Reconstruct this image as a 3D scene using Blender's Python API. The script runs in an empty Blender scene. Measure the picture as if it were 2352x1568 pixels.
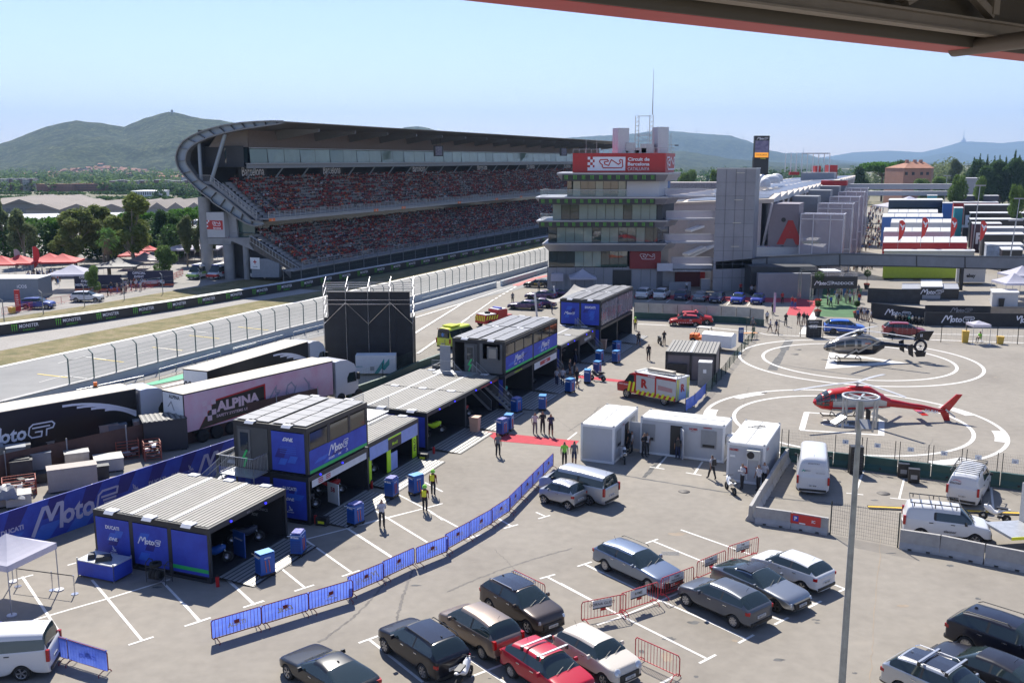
import bpy, math, random
import numpy as np
from mathutils import Matrix, Vector, noise
Vc=Vector; MTr=Matrix.Translation; MRo=Matrix.Rotation; RRn=random.Random; AT2=math.atan2; rn=range
R=math.radians
sin,cos,pi=math.sin,math.cos,math.pi
scn=bpy.context.scene
# ---------------- camera, world, sun, exposure
CAMH=20.8;PITCH=R(10.5);FPX=2249.0
cd=bpy.data.cameras.new('camera');cam=bpy.data.objects.new('camera',cd)
scn.collection.objects.link(cam);scn.camera=cam
cam.location=(0,0,CAMH);cam.rotation_euler=(pi/2-PITCH,0,0)
cd.sensor_width=36;cd.lens=36*FPX/2352;cd.clip_end=60000;cd.clip_start=.5
SUN_AZ=R(-14);SUN_EL=R(47.5)
w=bpy.data.worlds.new('World');scn.world=w;w.use_nodes=True
nt=w.node_tree;sky=nt.nodes.new('ShaderNodeTexSky');sky.sky_type='NISHITA';sky.sun_disc=False
sky.sun_elevation=SUN_EL;sky.sun_rotation=SUN_AZ;sky.air_density=1.0;sky.dust_density=.1;sky.ozone_density=2.5
bg=nt.nodes['Background'];bg.inputs[1].default_value=.086
vm=nt.nodes.new('ShaderNodeVectorMath');vm.operation='MULTIPLY';vm.inputs[1].default_value=(1.0,.925,1.1);nt.links.new(sky.outputs[0],vm.inputs[0]);nt.links.new(vm.outputs[0],bg.inputs[0])
sd=bpy.data.lights.new('sun','SUN');sd.energy=4.9;sd.angle=R(.5);sd.color=(1,.95,.86)
so=bpy.data.objects.new('sun',sd);scn.collection.objects.link(so)
sv=Vc((sin(SUN_AZ)*cos(SUN_EL),cos(SUN_AZ)*cos(SUN_EL),sin(SUN_EL)))
so.rotation_euler=sv.to_track_quat('Z','Y').to_euler()
scn.view_settings.view_transform='Standard';scn.view_settings.look='None';scn.view_settings.exposure=.86;scn.view_settings.gamma=1
try:
 cy=scn.cycles;cy.max_bounces=6;cy.volume_bounces=0;cy.transparent_max_bounces=12;cy.sample_clamp_indirect=4
 cy.caustics_reflective=False;cy.caustics_refractive=False
except Exception: pass
HAZE=8.5e-5
# ---------------- measuring helpers (photo coordinates -> places on the ground or on a vertical plane)
ROW=R(22.3);rs,rc=sin(ROW),cos(ROW)
def ray(u,v):
 x=(u-1176)/FPX;y=(v-784)/FPX
 return Vc((x,cos(PITCH)-y*sin(PITCH),-sin(PITCH)-y*cos(PITCH)))
def G(u,v,z=0):
 d=ray(u,v);return d*((z-CAMH)/d.z)+Vc((0,0,CAMH))
def GS(u,v,s):
 d=ray(u,v);return d*(s/(d.x*rs+d.y*rc))+Vc((0,0,CAMH))
def GT(u,v,t):
 d=ray(u,v);return d*(t/(d.x*rc-d.y*rs))+Vc((0,0,CAMH))
def GY(u,v,Y):
 d=ray(u,v);return d*(Y/d.y)+Vc((0,0,CAMH))
def ST(s,t,z=0): return Vc((s*rs+t*rc,s*rc-t*rs,z))
def toST(p): return (p[0]*rs+p[1]*rc, p[0]*rc-p[1]*rs)
def HZ(b,v):
 k=(v-784)/FPX;Y=b[1];return -(Y*sin(PITCH)+k*Y*cos(PITCH))/(cos(PITCH)-k*sin(PITCH))+CAMH
def zz(ox,oy,x,y,s=2.45): return ((ox+x/s)*.6125,(oy+y/s)*.6125)
def Gz(*a): return G(*zz(*a))
XU=((1,0,0),Vc((0,0,1)))
# ---------------- materials
MATS={}
def mat(name,col=(.5,.5,.5),rough=.6,metal=0,n=0.08,sc=2.,bump=0,spec=.5,kind=None,coat=0,c2=None,**k):
 if name in MATS: return MATS[name]
 m=bpy.data.materials.new(name);m.use_nodes=True;t=m.node_tree;b=t.nodes['Principled BSDF']
 b.inputs['Base Color'].default_value=(*col,1);b.inputs['Roughness'].default_value=rough;b.inputs['Metallic'].default_value=metal
 b.inputs['Specular IOR Level'].default_value=spec
 if coat: b.inputs['Coat Weight'].default_value=coat;b.inputs['Coat Roughness'].default_value=.04
 if n:
  tc=t.nodes.new('ShaderNodeTexCoord');nz=t.nodes.new('ShaderNodeTexNoise');nz.inputs['Scale'].default_value=sc;nz.inputs['Detail'].default_value=5
  nz.inputs['Roughness'].default_value=.65
  t.links.new(tc.outputs['Object'],nz.inputs['Vector'])
  rp=t.nodes.new('ShaderNodeValToRGB');e=rp.color_ramp.elements
  e[0].position=.3;e[1].position=.7
  a=c2 or tuple(min(1,c*(1+n)) for c in col)
  e[0].color=(*(c*(1-n) for c in col),1) if not c2 else (*col,1);e[1].color=(*a,1)
  t.links.new(nz.outputs['Fac'],rp.inputs['Fac']);t.links.new(rp.outputs['Color'],b.inputs['Base Color'])
  if bump:
   bp=t.nodes.new('ShaderNodeBump');bp.inputs['Strength'].default_value=bump;bp.inputs['Distance'].default_value=k.get('bd',.02)
   t.links.new(nz.outputs['Fac'],bp.inputs['Height']);t.links.new(bp.outputs['Normal'],b.inputs['Normal'])
 if k.get('trans'): b.inputs['Transmission Weight'].default_value=k['trans']
 if k.get('alpha'): b.inputs['Alpha'].default_value=k['alpha']
 if k.get('emit'): b.inputs['Emission Color'].default_value=(*col,1);b.inputs['Emission Strength'].default_value=k['emit']
 if k.get('tl'):
  tr=t.nodes.new('ShaderNodeBsdfTranslucent');ms=t.nodes.new('ShaderNodeMixShader');ms.inputs[0].default_value=k['tl']
  l=[l for l in t.links if l.to_node==b and l.to_socket.name=='Base Color'];tr.inputs[0].default_value=(*col,1)
  if l: t.links.new(l[0].from_socket,tr.inputs[0])
  t.links.new(b.outputs[0],ms.inputs[1]);t.links.new(tr.outputs[0],ms.inputs[2]);t.links.new(ms.outputs[0],t.nodes['Material Output'].inputs[0])
 MATS[name]=m;return m
def ramp(m,stops,sc,src='Object',det=8,second=None,rough=.6):
 """multi-scale noise colour"""
 t=m.node_tree;b=t.nodes['Principled BSDF'];tc=t.nodes.new('ShaderNodeTexCoord')
 nz=t.nodes.new('ShaderNodeTexNoise');nz.inputs['Scale'].default_value=sc;nz.inputs['Detail'].default_value=det;nz.inputs['Roughness'].default_value=rough
 t.links.new(tc.outputs[src],nz.inputs['Vector']);rp=t.nodes.new('ShaderNodeValToRGB');e=rp.color_ramp.elements
 while len(e)<len(stops): e.new(.5)
 for i,(p,c) in enumerate(stops): e[i].position=p;e[i].color=(*c,1)
 t.links.new(nz.outputs['Fac'],rp.inputs['Fac']);out=rp.outputs['Color']
 if second:
  sc2,amt=second;n2=t.nodes.new('ShaderNodeTexNoise');n2.inputs['Scale'].default_value=sc2;n2.inputs['Detail'].default_value=3
  t.links.new(tc.outputs[src],n2.inputs['Vector'])
  mr=t.nodes.new('ShaderNodeMapRange');mr.inputs[1].default_value=.3;mr.inputs[2].default_value=.7;mr.inputs[3].default_value=1-amt;mr.inputs[4].default_value=1+amt
  t.links.new(n2.outputs['Fac'],mr.inputs[0]);mx=t.nodes.new('ShaderNodeVectorMath');mx.operation='SCALE'
  t.links.new(out,mx.inputs[0]);t.links.new(mr.outputs[0],mx.inputs['Scale']);out=mx.outputs[0]
 t.links.new(out,b.inputs['Base Color']);return m
def glass(name,col=(.03,.04,.045),rough=.03,spec=.7,**k): return mat(name,col,rough,0,0,spec=spec,**k)
BLACK=mat('black_paint',(.018,.018,.02),.45);WHITE=mat('white_paint',(.78,.78,.77),.5,n=.04);DARK=mat('dark_frame',(.03,.032,.036),.5,n=.15)
RED=mat('red_paint',(.42,.012,.015),.4);SL_=mat('galvanised_steel',(.42,.43,.44),.45,.6,n=.12,sc=6);GREY=mat('grey_paint',(.3,.3,.31),.55)
RUB=mat('rubber',(.02,.02,.02),.8);CH_=mat('chrome',(.6,.6,.62),.2,.9,n=0);CONC=mat('concrete',(.4,.39,.37),.85,n=.16,sc=1.2)
BLUE=mat('banner_blue',(.02,.034,.33),.55,n=.35,sc=.7,c2=(.035,.08,.50));GREEN=mat('stripe_green',(.02,.4,.1),.5);LW_=mat('lettering_white',(.75,.75,.8),.5,n=0)
LIME=mat('lime_yellow',(.55,.85,.02),.5,n=.03);YEL=mat('signal_yellow',(.75,.75,.03),.4,n=.04);ORANGE=mat('orange',(.75,.16,.02),.5)
LBLUE=mat('cabinet_blue',(.012,.09,.36),.4);MGREEN=mat('claw_green',(.12,.5,.03),.5,n=0)
# ---------------- object helpers
COL=scn.collection
def tag(o,label=None,cat=None,group=None,kind=None):
 if label: o['label']=label
 if cat: o['category']=cat
 if group: o['group']=group
 if kind: o['kind']=kind
 return o
def thing(name,label,cat,loc=(0,0,0),rz=0,group=None):
 o=bpy.data.objects.new(name,None);o.empty_display_size=.3;COL.objects.link(o);o.location=loc;o.rotation_euler=(0,0,rz)
 return tag(o,label,cat,group)
def link(name,me,parent=None,loc=None,rz=None,sc=None):
 o=bpy.data.objects.new(name,me);COL.objects.link(o)
 if parent: o.parent=parent
 if loc is not None: o.location=loc
 if rz is not None: o.rotation_euler=(0,0,rz)
 if sc is not None: o.scale=sc if hasattr(sc,'__len__') else (sc,)*3
 return o
def copytree(o,loc=None,rz=None,parent=None,label=None):
 c=o.copy();COL.objects.link(c);c.parent=parent
 if loc is not None: c.location=loc
 if rz is not None: c.rotation_euler=(0,0,rz)
 if label: c['label']=label
 for ch in list(o.children): copytree(ch,parent=c)
 return c
TXT={}
def textmesh(s,bold=0,shear=0):
 k=(s,bold,shear)
 if k in TXT: return TXT[k]
 c=bpy.data.curves.new('t','FONT');c.body=s;c.size=1;c.align_x='CENTER';c.align_y='CENTER';c.offset=bold;c.shear=shear;c.resolution_u=2
 o=bpy.data.objects.new('t',c);COL.objects.link(o);dg=bpy.context.evaluated_depsgraph_get()
 me=bpy.data.meshes.new_from_object(o.evaluated_get(dg))
 V=[v.co.copy() for v in me.vertices];F=[tuple(p.vertices) for p in me.polygons]
 bpy.data.objects.remove(o);bpy.data.curves.remove(c);bpy.data.meshes.remove(me)
 xs=[v.x for v in V] or [0];ys=[v.y for v in V] or [0];cx=(min(xs)+max(xs))/2;cyy=(min(ys)+max(ys))/2
 V=[(v.x-cx,v.y-cyy) for v in V]
 TXT[k]=(V,F,max(xs)-min(xs) or 1,max(ys)-min(ys) or 1);return TXT[k]
def frame(o,x,y):
 """4x4 with origin o, x axis, y(up) axis"""
 x=Vc(x).normalized();y=Vc(y);y=(y-x*y.dot(x)).normalized();z=x.cross(y);M=Matrix((x,y,z)).transposed().to_4x4();M.translation=Vc(o);return M
class MB:
 def __init__(s,T=None): s.V=[];s.F=[];s.I=[];s.ms=[];s.T=T;s.sm=[]
 def mi(s,m):
  if m not in s.ms: s.ms.append(m)
  return s.ms.index(m)
 def add(s,V,F,m,T=None,smooth=False):
  b=len(s.V)
  for v in V:
   v=Vc(v)
   if T is not None: v=T@v
   if s.T is not None: v=s.T@v
   s.V.append(v)
  i=s.mi(m)
  for f in F: s.F.append(tuple(b+k for k in f));s.I.append(i);s.sm.append(smooth)
  return s
 def quad(s,a,b,c,d,m,T=None): return s.add([a,b,c,d],[(0,1,2,3)],m,T)
 def poly(s,P,m,T=None): return s.add(P,[tuple(rn(len(P)))],m,T)
 def box(s,c,d,m,rz=0,T=None,top=None):
  hx,hy,hz=d[0]/2,d[1]/2,d[2]/2;tx,ty=(top or (1,1));V=[]
  for z,ax,ay in ((-hz,1,1),(hz,tx,ty)):
   for x,y in ((-hx,-hy),(hx,-hy),(hx,hy),(-hx,hy)):
    x*=ax;y*=ay
    V.append((c[0]+x*cos(rz)-y*sin(rz),c[1]+x*sin(rz)+y*cos(rz),c[2]+z))
  return s.add(V,[(3,2,1,0),(4,5,6,7),(0,1,5,4),(1,2,6,5),(2,3,7,6),(3,0,4,7)],m,T)
 def bx(s,x0,x1,y0,y1,z0,z1,m,T=None): return s.box(((x0+x1)/2,(y0+y1)/2,(z0+z1)/2),(x1-x0,y1-y0,z1-z0),m,T=T)
 def bar(s,p,q,w,h,m,up=(0,0,1)):
  p=Vc(p);q=Vc(q);d=(q-p);
  if d.length<1e-6: return s
  d.normalize();up=Vc(up)
  if abs(d.dot(up))>.98: up=Vc((1,0,0))
  a=d.cross(up).normalized()*w/2;b=a.cross(d).normalized()*h/2
  V=[p-a-b,p+a-b,p+a+b,p-a+b,q-a-b,q+a-b,q+a+b,q-a+b]
  return s.add(V,[(0,1,2,3),(7,6,5,4),(0,4,5,1),(1,5,6,2),(2,6,7,3),(3,7,4,0)],m)
 def tube(s,p,q,r,m,n=6,r2=None,cap=True):
  p=Vc(p);q=Vc(q);d=q-p
  if d.length<1e-6: return s
  d.normalize();a=d.orthogonal().normalized();b=d.cross(a);r2=r if r2 is None else r2
  V=[p+(a*cos(2*pi*i/n)+b*sin(2*pi*i/n))*r for i in rn(n)]+[q+(a*cos(2*pi*i/n)+b*sin(2*pi*i/n))*r2 for i in rn(n)]
  F=[(i,(i+1)%n,n+(i+1)%n,n+i) for i in rn(n)]
  s.add(V,F,m,smooth=n>6)
  if cap: s.add(V,[tuple(rn(n))[::-1],tuple(rn(n,2*n))],m)
  return s
 def pipe(s,P,r,m,n=5):
  for a,b in zip(P,P[1:]): s.tube(a,b,r,m,n)
  return s
 def cyl(s,c,r,h,m,n=16,r2=None): return s.tube(c,(c[0],c[1],c[2]+h),r,m,n,r2)
 def lathe(s,prof,m,n=16,T=None,smooth=True):
  V=[];F=[]
  for (r,z) in prof:
   for i in rn(n): V.append((r*cos(2*pi*i/n),r*sin(2*pi*i/n),z))
  for k in rn(len(prof)-1):
   for i in rn(n): F.append((k*n+i,k*n+(i+1)%n,(k+1)*n+(i+1)%n,(k+1)*n+i))
  return s.add(V,F,m,T,smooth)
 def prism(s,P,vec,m,T=None,cap=True):
  n=len(P);P=[Vc(p) for p in P];vec=Vc(vec);V=P+[p+vec for p in P]
  F=[(i,(i+1)%n,n+(i+1)%n,n+i) for i in rn(n)]
  if cap: F+=[tuple(rn(n))[::-1],tuple(rn(n,2*n))]
  return s.add(V,F,m,T)
 def text(s,str_,T,h,m,bold=.02,shear=0,w=None,mirror=False):
  V,F,W,H=textmesh(str_,bold,shear);k=h/H;kx=(w/W) if w else k
  if mirror: kx=-kx
  return s.add([(x*kx,y*k,0) for x,y in V],F,m,T)
 def build(s,name,parent=None,loc=None,rz=None,sc=None,fix=False):
  me=bpy.data.meshes.new(name);me.from_pydata([tuple(v) for v in s.V],[],s.F)
  for m in s.ms: me.materials.append(m)
  me.polygons.foreach_set('material_index',s.I);me.polygons.foreach_set('use_smooth',s.sm);me.update()
  return link(name,me,parent,loc,rz,sc)
def npmesh(name,V,F,mats,MI=None,smooth=False):
 me=bpy.data.meshes.new(name);V=np.asarray(V,np.float32);F=np.asarray(F,np.int32)
 me.vertices.add(len(V));me.vertices.foreach_set('co',V.ravel());k=F.shape[1]
 me.loops.add(F.size);me.loops.foreach_set('vertex_index',F.ravel());me.polygons.add(len(F))
 me.polygons.foreach_set('loop_start',np.arange(0,F.size,k,dtype=np.int32))
 try: me.polygons.foreach_set('loop_total',np.full(len(F),k,np.int32))
 except Exception: pass
 for m in mats: me.materials.append(m)
 if MI is not None: me.polygons.foreach_set('material_index',np.asarray(MI,np.int32))
 if smooth: me.polygons.foreach_set('use_smooth',np.ones(len(F),bool))
 me.update(calc_edges=True);return me
UP=Vc((0,0,1))
def moto(b,T,h,m,kind='GP',mirror=False):
 """the 'Moto' wordmark with its outlined two-letter ending;T plane x right y up"""
 if mirror: T=T@Matrix.Diagonal((-1,1,1,1))
 S=Matrix.Diagonal((h,h,h,1));T=T@S
 k=.17
 P=[(-2.25,-.5),(-1.72,.5),(-1.55,.5),(-1.42,-.05),(-1.05,.5),(-.86,.5),(-.98,-.5)]
 for i in rn(len(P)-1):
  a=Vc((*P[i],0));c=Vc((*P[i+1],0));d=(c-a).normalized();nn=Vc((-d.y,d.x,0))*k*.5
  b.add([a-nn-d*.05,c-nn+d*.05,c+nn+d*.05,a+nn-d*.05],[(0,1,2,3)],m,T@MTr((0,0,.002*i)))
 V,F,W,H=textmesh('oto',.03,.15);q=.8/H;b.add([(x*q*.9-.12,y*q-.06,0) for x,y in V],F,m,T)
 e=MB()
 def st(pts,wd=.09,z=0):
  for i in rn(len(pts)-1):
   a=Vc((*pts[i],0));c=Vc((*pts[i+1],0));d=(c-a).normalized();nn=Vc((-d.y,d.x,0))*wd*.5
   b.add([a-nn-d*.03,c-nn+d*.03,c+nn+d*.03,a+nn-d*.03],[(0,1,2,3)],m,T@MTr((0,0,.002*(i%5)+z)))
 x0=.75
 if kind=='E': 
  st([(x0+1.05,.42),(x0+.35,.42),(x0+.14,.28),(x0+.02,-.22),(x0+.15,-.42),(x0+.75,-.42),(x0+.95,-.15),(x0+.4,-.15)])
  st([(x0+.28,.16),(x0+1.05,.16),(x0+1.12,.42)],z=.01);st([(x0+.36,0),(x0+.98,0)],z=.01)
 else:
  st([(x0+1.0,.42),(x0+.35,.42),(x0+.12,.25),(x0+.02,-.2),(x0+.2,-.42),(x0+.8,-.42),(x0+.86,-.1),(x0+.45,-.1)])
  st([(x0+.95,.42),(x0+1.5,.42),(x0+1.66,.25),(x0+1.55,.02),(x0+1.15,-.02),(x0+1.1,-.42)],z=.01);st([(x0+.3,.18),(x0+1.35,.18)],z=.012)
 return b
TRACKP=[((x-710)/75,(525-y)/75) for x,y in ((612,522),(603,505),(612,490),(675,488),(686,503),(648,510),(652,530),(688,542),(712,490),(778,532),(796,518),(786,500),(792,488),(812,492),(817,550),(805,563),(642,563),(628,550),(632,538),(612,522))]
def stroke(b,T,P,wd,m,sx=1):
 for i,(p,q) in enumerate(zip(P,P[1:])):
  a=Vc((p[0]*sx,p[1],0));c=Vc((q[0]*sx,q[1],0));d=(c-a).normalized();n=Vc((-d.y,d.x,0))*wd*.5
  b.add([a-n-d*wd*.4,c-n+d*wd*.4,c+n+d*wd*.4,a+n-d*wd*.4],[(0,1,2,3)],m,T@MTr((0,0,.0012*i)))
def circuit(b,T,h,m,wd=.09,sx=1.): stroke(b,T@Matrix.Diagonal((h,h,1,1)),TRACKP,wd,m,sx)
def checks(b,T,x,y,c,cols,rows,m,cut=True):
 for i in rn(cols):
  for j in rn(rows):
   if (i+j)%2==0 and (not cut or i<=cols-1-j*0.6): b.quad((x+i*c,y-j*c-c,0),(x+i*c+c,y-j*c-c,0),(x+i*c+c,y-j*c,0),(x+i*c,y-j*c,0),m,T)
def claw(b,T,h,m,flip=1):
 for k,(dx,l) in enumerate(((-.3,.9),(0,1),(.3,.95))):
  P=[(dx-.09,.5),(dx+.09,.5),(dx+.03,.2),(dx+.07,-.1),(dx+.02*k,-.5*l),(dx-.04,-.1),(dx-.04,.2)]
  b.add([(x*h*.95*flip,y*h,0) for x,y in P],[tuple(rn(7))],m,T)
# ---------------- ground, track, paint
def sheet(name,pts,z,m,kind='structure',th=0):
 b=MB();P=[Vc((p[0],p[1],z)) for p in pts];b.poly(P,m);return tag(b.build(name),kind=kind)
ZI=[0]
def strip(b,pts,w,z,m):
 ZI[0]+=1;z+=(ZI[0]%40)*.00012
 P=[Vc((p[0],p[1],0)) for p in pts]
 L=[]
 for i,p in enumerate(P):
  a=P[max(0,i-1)];c=P[min(len(P)-1,i+1)];d=(c-a);d.z=0;d.normalize();n=Vc((-d.y,d.x,0))*w/2;L.append((p-n,p+n))
 for (a,a2),(c,c2) in zip(L,L[1:]): b.quad(*[Vc((q.x,q.y,z)) for q in (a,c,c2,a2)],m)
asph=ramp(mat('lot_asphalt',rough=.9,n=0),[(.25,(.165,.145,.12)),(.42,(.215,.192,.16)),(.58,(.245,.22,.184)),(.8,(.29,.252,.2))],.09,second=(1.6,.07),det=12,rough=.72)
t_=asph.node_tree;n_=t_.nodes.new('ShaderNodeTexNoise');n_.inputs['Scale'].default_value=18;b_=t_.nodes.new('ShaderNodeBump');b_.inputs['Strength'].default_value=.25;b_.inputs['Distance'].default_value=.01
tc_=t_.nodes.new('ShaderNodeTexCoord');t_.links.new(tc_.outputs['Object'],n_.inputs['Vector']);t_.links.new(n_.outputs[0],b_.inputs['Height']);t_.links.new(b_.outputs[0],t_.nodes['Principled BSDF'].inputs['Normal'])
trk=ramp(mat('track_asphalt',rough=.9,n=0),[(.3,(.19,.19,.185)),(.5,(.225,.223,.216)),(.7,(.25,.247,.238))],.12,second=(.9,.05),det=8)
grs=ramp(mat('dry_grass',rough=.95,n=0),[(.3,(.085,.085,.025)),(.5,(.16,.135,.05)),(.62,(.21,.165,.085)),(.75,(.12,.11,.035))],.5,second=(6,.25))
grv=ramp(mat('gravel_trap_stones',rough=.95,n=0),[(.3,(.21,.19,.17)),(.5,(.30,.28,.255)),(.7,(.40,.375,.35))],5,second=(.2,.08),det=6,rough=.8)
fld=ramp(mat('far_land',rough=.95,n=0),[(.3,(.05,.07,.03)),(.45,(.10,.105,.05)),(.55,(.17,.145,.09)),(.7,(.06,.08,.035))],.012,second=(.1,.3))
pnt=mat('road_paint',(.62,.6,.56),.7,n=.12,sc=3);ypnt=mat('yellow_road_paint',(.6,.45,.08),.7,n=.15)
def gz(Y,X=0):
 k=min(1,max(0,(Y-420)/1100));q=-.06-26*k*k*(3-2*k);l=min(1,max(0,(-X/max(Y,1)-.12)/.12));j=min(1,max(0,(Y-255)/180));return min(q,-.06-13*l*j*j*(3-2*j))
ys_=[-300,0,200,255,290,325,360,395,420]+[420+55*i for i in rn(1,21)]+[2500,5000,9000,15800];xs_=[-14500,-4000,-1500,-700]+[-600+30*i for i in rn(21)]+[500,1500,4000,14500]
V_=[(x,y,gz(y,x)) for y in ys_ for x in xs_];nx_=len(xs_);F_=[(j*nx_+i,j*nx_+i+1,(j+1)*nx_+i+1,(j+1)*nx_+i) for j in rn(len(ys_)-1) for i in rn(nx_-1)]
tag(link('ground',npmesh('ground',V_,F_,[fld],smooth=True)),kind='structure')
S_=lambda s,t:ST(s,t)
sheet('paddock_asphalt',[S_(-60,-64),S_(90,-68),S_(160,-59),S_(260,-50),S_(470,-46),S_(470,110),S_(300,140),S_(-60,140)],0.0,asph)
far=[S_(-60,-112),S_(60,-104),S_(84,-100.8),S_(108,-96.5),S_(134,-93.4),S_(232,-88),S_(470,-84)]
sheet('service_area_asphalt',[S_(-60,-108),S_(84,-101.5),S_(134,-94.5),S_(470,-90),S_(470,-130),S_(330,-200),S_(150,-240),S_(-60,-240)],0.0,ramp(mat('service_asphalt',rough=.9,n=0),[(.3,(.19,.18,.165)),(.5,(.24,.225,.205)),(.7,(.28,.26,.235))],.1,second=(.8,.06)))
trackL=[G(-300,905),G(0,843),G(200,800),G(400,757),G(600,711),G(740,683),G(1000,625),G(1257,567)];e=ST(470,-80.5);trackL.append(e)
wallb=[G(-300,822),G(0,772),G(200,744),G(400,713),G(690,664),G(850,633),G(1258,556),ST(470,-83.5)]
for p in wallb: pass
sheet('track_asphalt_surface',[Vc(p) for p in trackL]+[ST(470,-46),ST(160,-58),ST(90,-66),ST(40,-70),ST(-30,-76)][:],.02,trk)
b=MB();n_=len(trackL)
grs_o=[G(-300,868),G(0,806),G(200,766),G(400,728),G(600,690),G(740,668),G(860,637),G(1257,552),ST(470,-83)]
P=trackL+grs_o[::-1];sheet('grass_verge',P,.03,grs)
P=grs_o[:6]+wallb[:5][::-1];sheet('gravel_trap',P,.035,grv)
P=[G(-300,800),G(0,752),G(200,722),G(400,690),G(690,652),G(690,664),G(400,713),G(0,772),G(-300,822)]
bank=[G(-300,772),G(0,732),G(200,702),G(350,676),G(560,642),G(700,636),G(720,655)]
sheet('grass_bank',bank+[G(690,664),G(400,713),G(200,744),G(0,772),G(-300,822)],.03,grs)
b=MB();strip(b,trackL,.7,.045,pnt)
for (a,c) in (((148,808+30),(250,859-45)),):pass
def mk(b,u1,v1,u2,v2,w,m,z=.045): strip(b,[G(u1,v1),G(u2,v2)],w,z,m)
for (x,y) in ((345,497),(860,355),(1400,252),(1740,143),(2190,65)):
 x1,y1=zz(0,1200,x,y);x2,y2=zz(0,1200,x+275,y+33*(1 if x<1000 else .9));mk(b,x1,y1,x2,y2,.22,ypnt)
for (x,y) in ((590,513),(765,337),(1460,258),(1700,92)):
 x1,y1=zz(0,1200,x,y);x2,y2=zz(0,1200,x+210,y+27);mk(b,x1,y1,x2,y2,.18,pnt)
 x3,y3=zz(0,1200,x-230,y+62);mk(b,x1,y1,x3,y3,.12,pnt)
L=lambda pts,w=.22:strip(b,[Gz(800,1100,x,y) for x,y in pts],w,.045,pnt)
L([(1835,155),(2352,-15)],.25);L([(1835,232),(2300,90),(2380,62)]);L([(1840,378),(2300,90)]);L([(1560,770),(1420,890)],.25);L([(1880,555),(2352,225)])
L2=lambda pts,w=.22,m=pnt:strip(b,[Gz(1500,1000,x,y) for x,y in pts],w,.046,m)
L2([(120,620),(590,330),(900,225),(1150,150)]);L2([(120,475),(590,330)]);L2([(120,400),(780,180),(1350,20)],.25);L2([(560,517),(840,320)]);L2([(155,800),(385,640)])
for k in rn(7):
 x=840+k*34;y=318-k*20;L2([(x,y),(x+22,y-13)],.35)
L2([(1150,93),(1290,98)],.3)
L2([(1060,175),(1240,110),(1360,82)],1.2,mat('red_lane_paint',(.45,.06,.05),.7));
tag(b.build('track_markings'),kind='structure')
b=MB();gg=mat('green_runoff_paint',(.03,.32,.16),.7)
P=[Gz(0,1200,x,y) for x,y in ((1330,590),(1670,500),(2600,255),(2600,310),(1670,545),(1400,600))];b.poly([Vc((p.x,p.y,.05)) for p in P],gg)
P=[Gz(0,1200,x,y) for x,y in ((1480,610),(1670,565),(2600,330),(2600,350),(1670,585),(1500,622))];b.poly([Vc((p.x,p.y,.05)) for p in P],pnt)
tag(b.build('green_runoff'),kind='structure')
b=MB();w_=.13
def ln(*a,w=.13,m=pnt): strip(b,[G(a[i],a[i+1]) for i in rn(0,len(a),2)],w,.006,m)
def tl(ox,oy,pts,w=.13): strip(b,[Gz(ox,oy,x,y) for x,y in pts],w,.006,pnt)
for P in ([(205,885),(550,1405)],[(75,930),(305,868)],[(845,915),(1305,1470)],[(1180,1513),(1412,1437)],[(1480,920),(1835,1290)],[(1738,1330),(1935,1263)],
  [(250,1300),(700,1168),(1000,1083),(1560,910)],[(2090,915),(2340,1140)],[(2235,1168),(2420,1105)],[(620,780),(700,757)]): tl(0,1800,P)
for P in ([(375,1150),(620,1390)],[(520,1412),(713,1352)],[(845,1035),(1085,1230)],[(990,1263),(1170,1205)],[(1090,790),(1280,925),(1520,1095)],[(1425,1127),(1590,1072)],[(1100,785),(1470,690),(2352,458)],
  [(1395,632),(1880,945)],[(1840,590),(2210,815)],[(1650,475),(1840,590)],[(1950,380),(2240,530),(2352,610)],[(2190,265),(2352,350)],[(-20,1380),(120,1545)],[(-20,1585),(220,1505)]): tl(700,1700,P)
for P in ([(0,145),(420,420)],[(380,55),(740,275)],[(770,0),(1020,135)],[(0,140),(570,0)],[(1130,195),(1165,220)],[(1110,245),(1240,203)],[(1370,45),(1510,125)],[(1445,148),(1575,112)],[(1740,0),(1820,35)],[(1760,60),(1870,28)],
  [(110,1200),(290,1135)],[(210,1170),(700,1560)],[(1120,1345),(1460,1568)],[(1140,1510),(1440,1395)],[(1775,610),(1915,570)],[(1845,595),(2352,865)],[(2120,497),(2252,455)],[(2190,480),(2352,560)]): tl(1300,1920,P)
for P in ([(160,497),(292,455)],[(232,478),(900,800),(1310,980),(1700,1160)],[(0,650),(540,940),(1340,1340)],[(340,1035),(520,975),(900,820),(1100,735)],[(1640,1200),(1780,1125)],[(1280,1385),(1432,1307)],[(785,285),(900,245)],[(850,262),(1320,455)],[(1110,160),(1760,390)],
  [(1910,945),(2030,990)],[(1970,1030),(2100,965)],[(2280,815),(2352,850)],[(920,1575),(1040,1510)]): tl(2100,1920,P)
for P in ([(550,640),(700,700)],[(650,728),(745,690)],[(360,815),(430,840)],[(370,875),(490,815)]): tl(2880,1920,P)
for P in ([(980,515),(890,620)],[(825,613),(960,632)],[(1310,562),(1232,680)],[(1157,665),(1300,690)],[(155,295),(55,375)]): tl(2100,1500,P,.14)
for P in ([(880,645),(800,860)],[(720,852),(875,868)],[(1250,725),(1205,905)],[(1120,897),(1285,915)],[(2050,800),(2070,1000)]): tl(2880,1500,P,.13)
for k in rn(11): 
 x=200+175*k;
for (a,c) in (((355,295),(310,320)),((535,290),(485,330)),((710,310),(665,335)),((1075,315),(1040,355)),((1260,325),(1230,360))): tl(2300,1000,[a,c],.14)
tl(2300,1000,[(220,525),(900,560),(1300,600),(1420,625),(1800,640),(2352,660)],.3);tl(2300,1000,[(1860,420),(1740,620)],.9)
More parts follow.
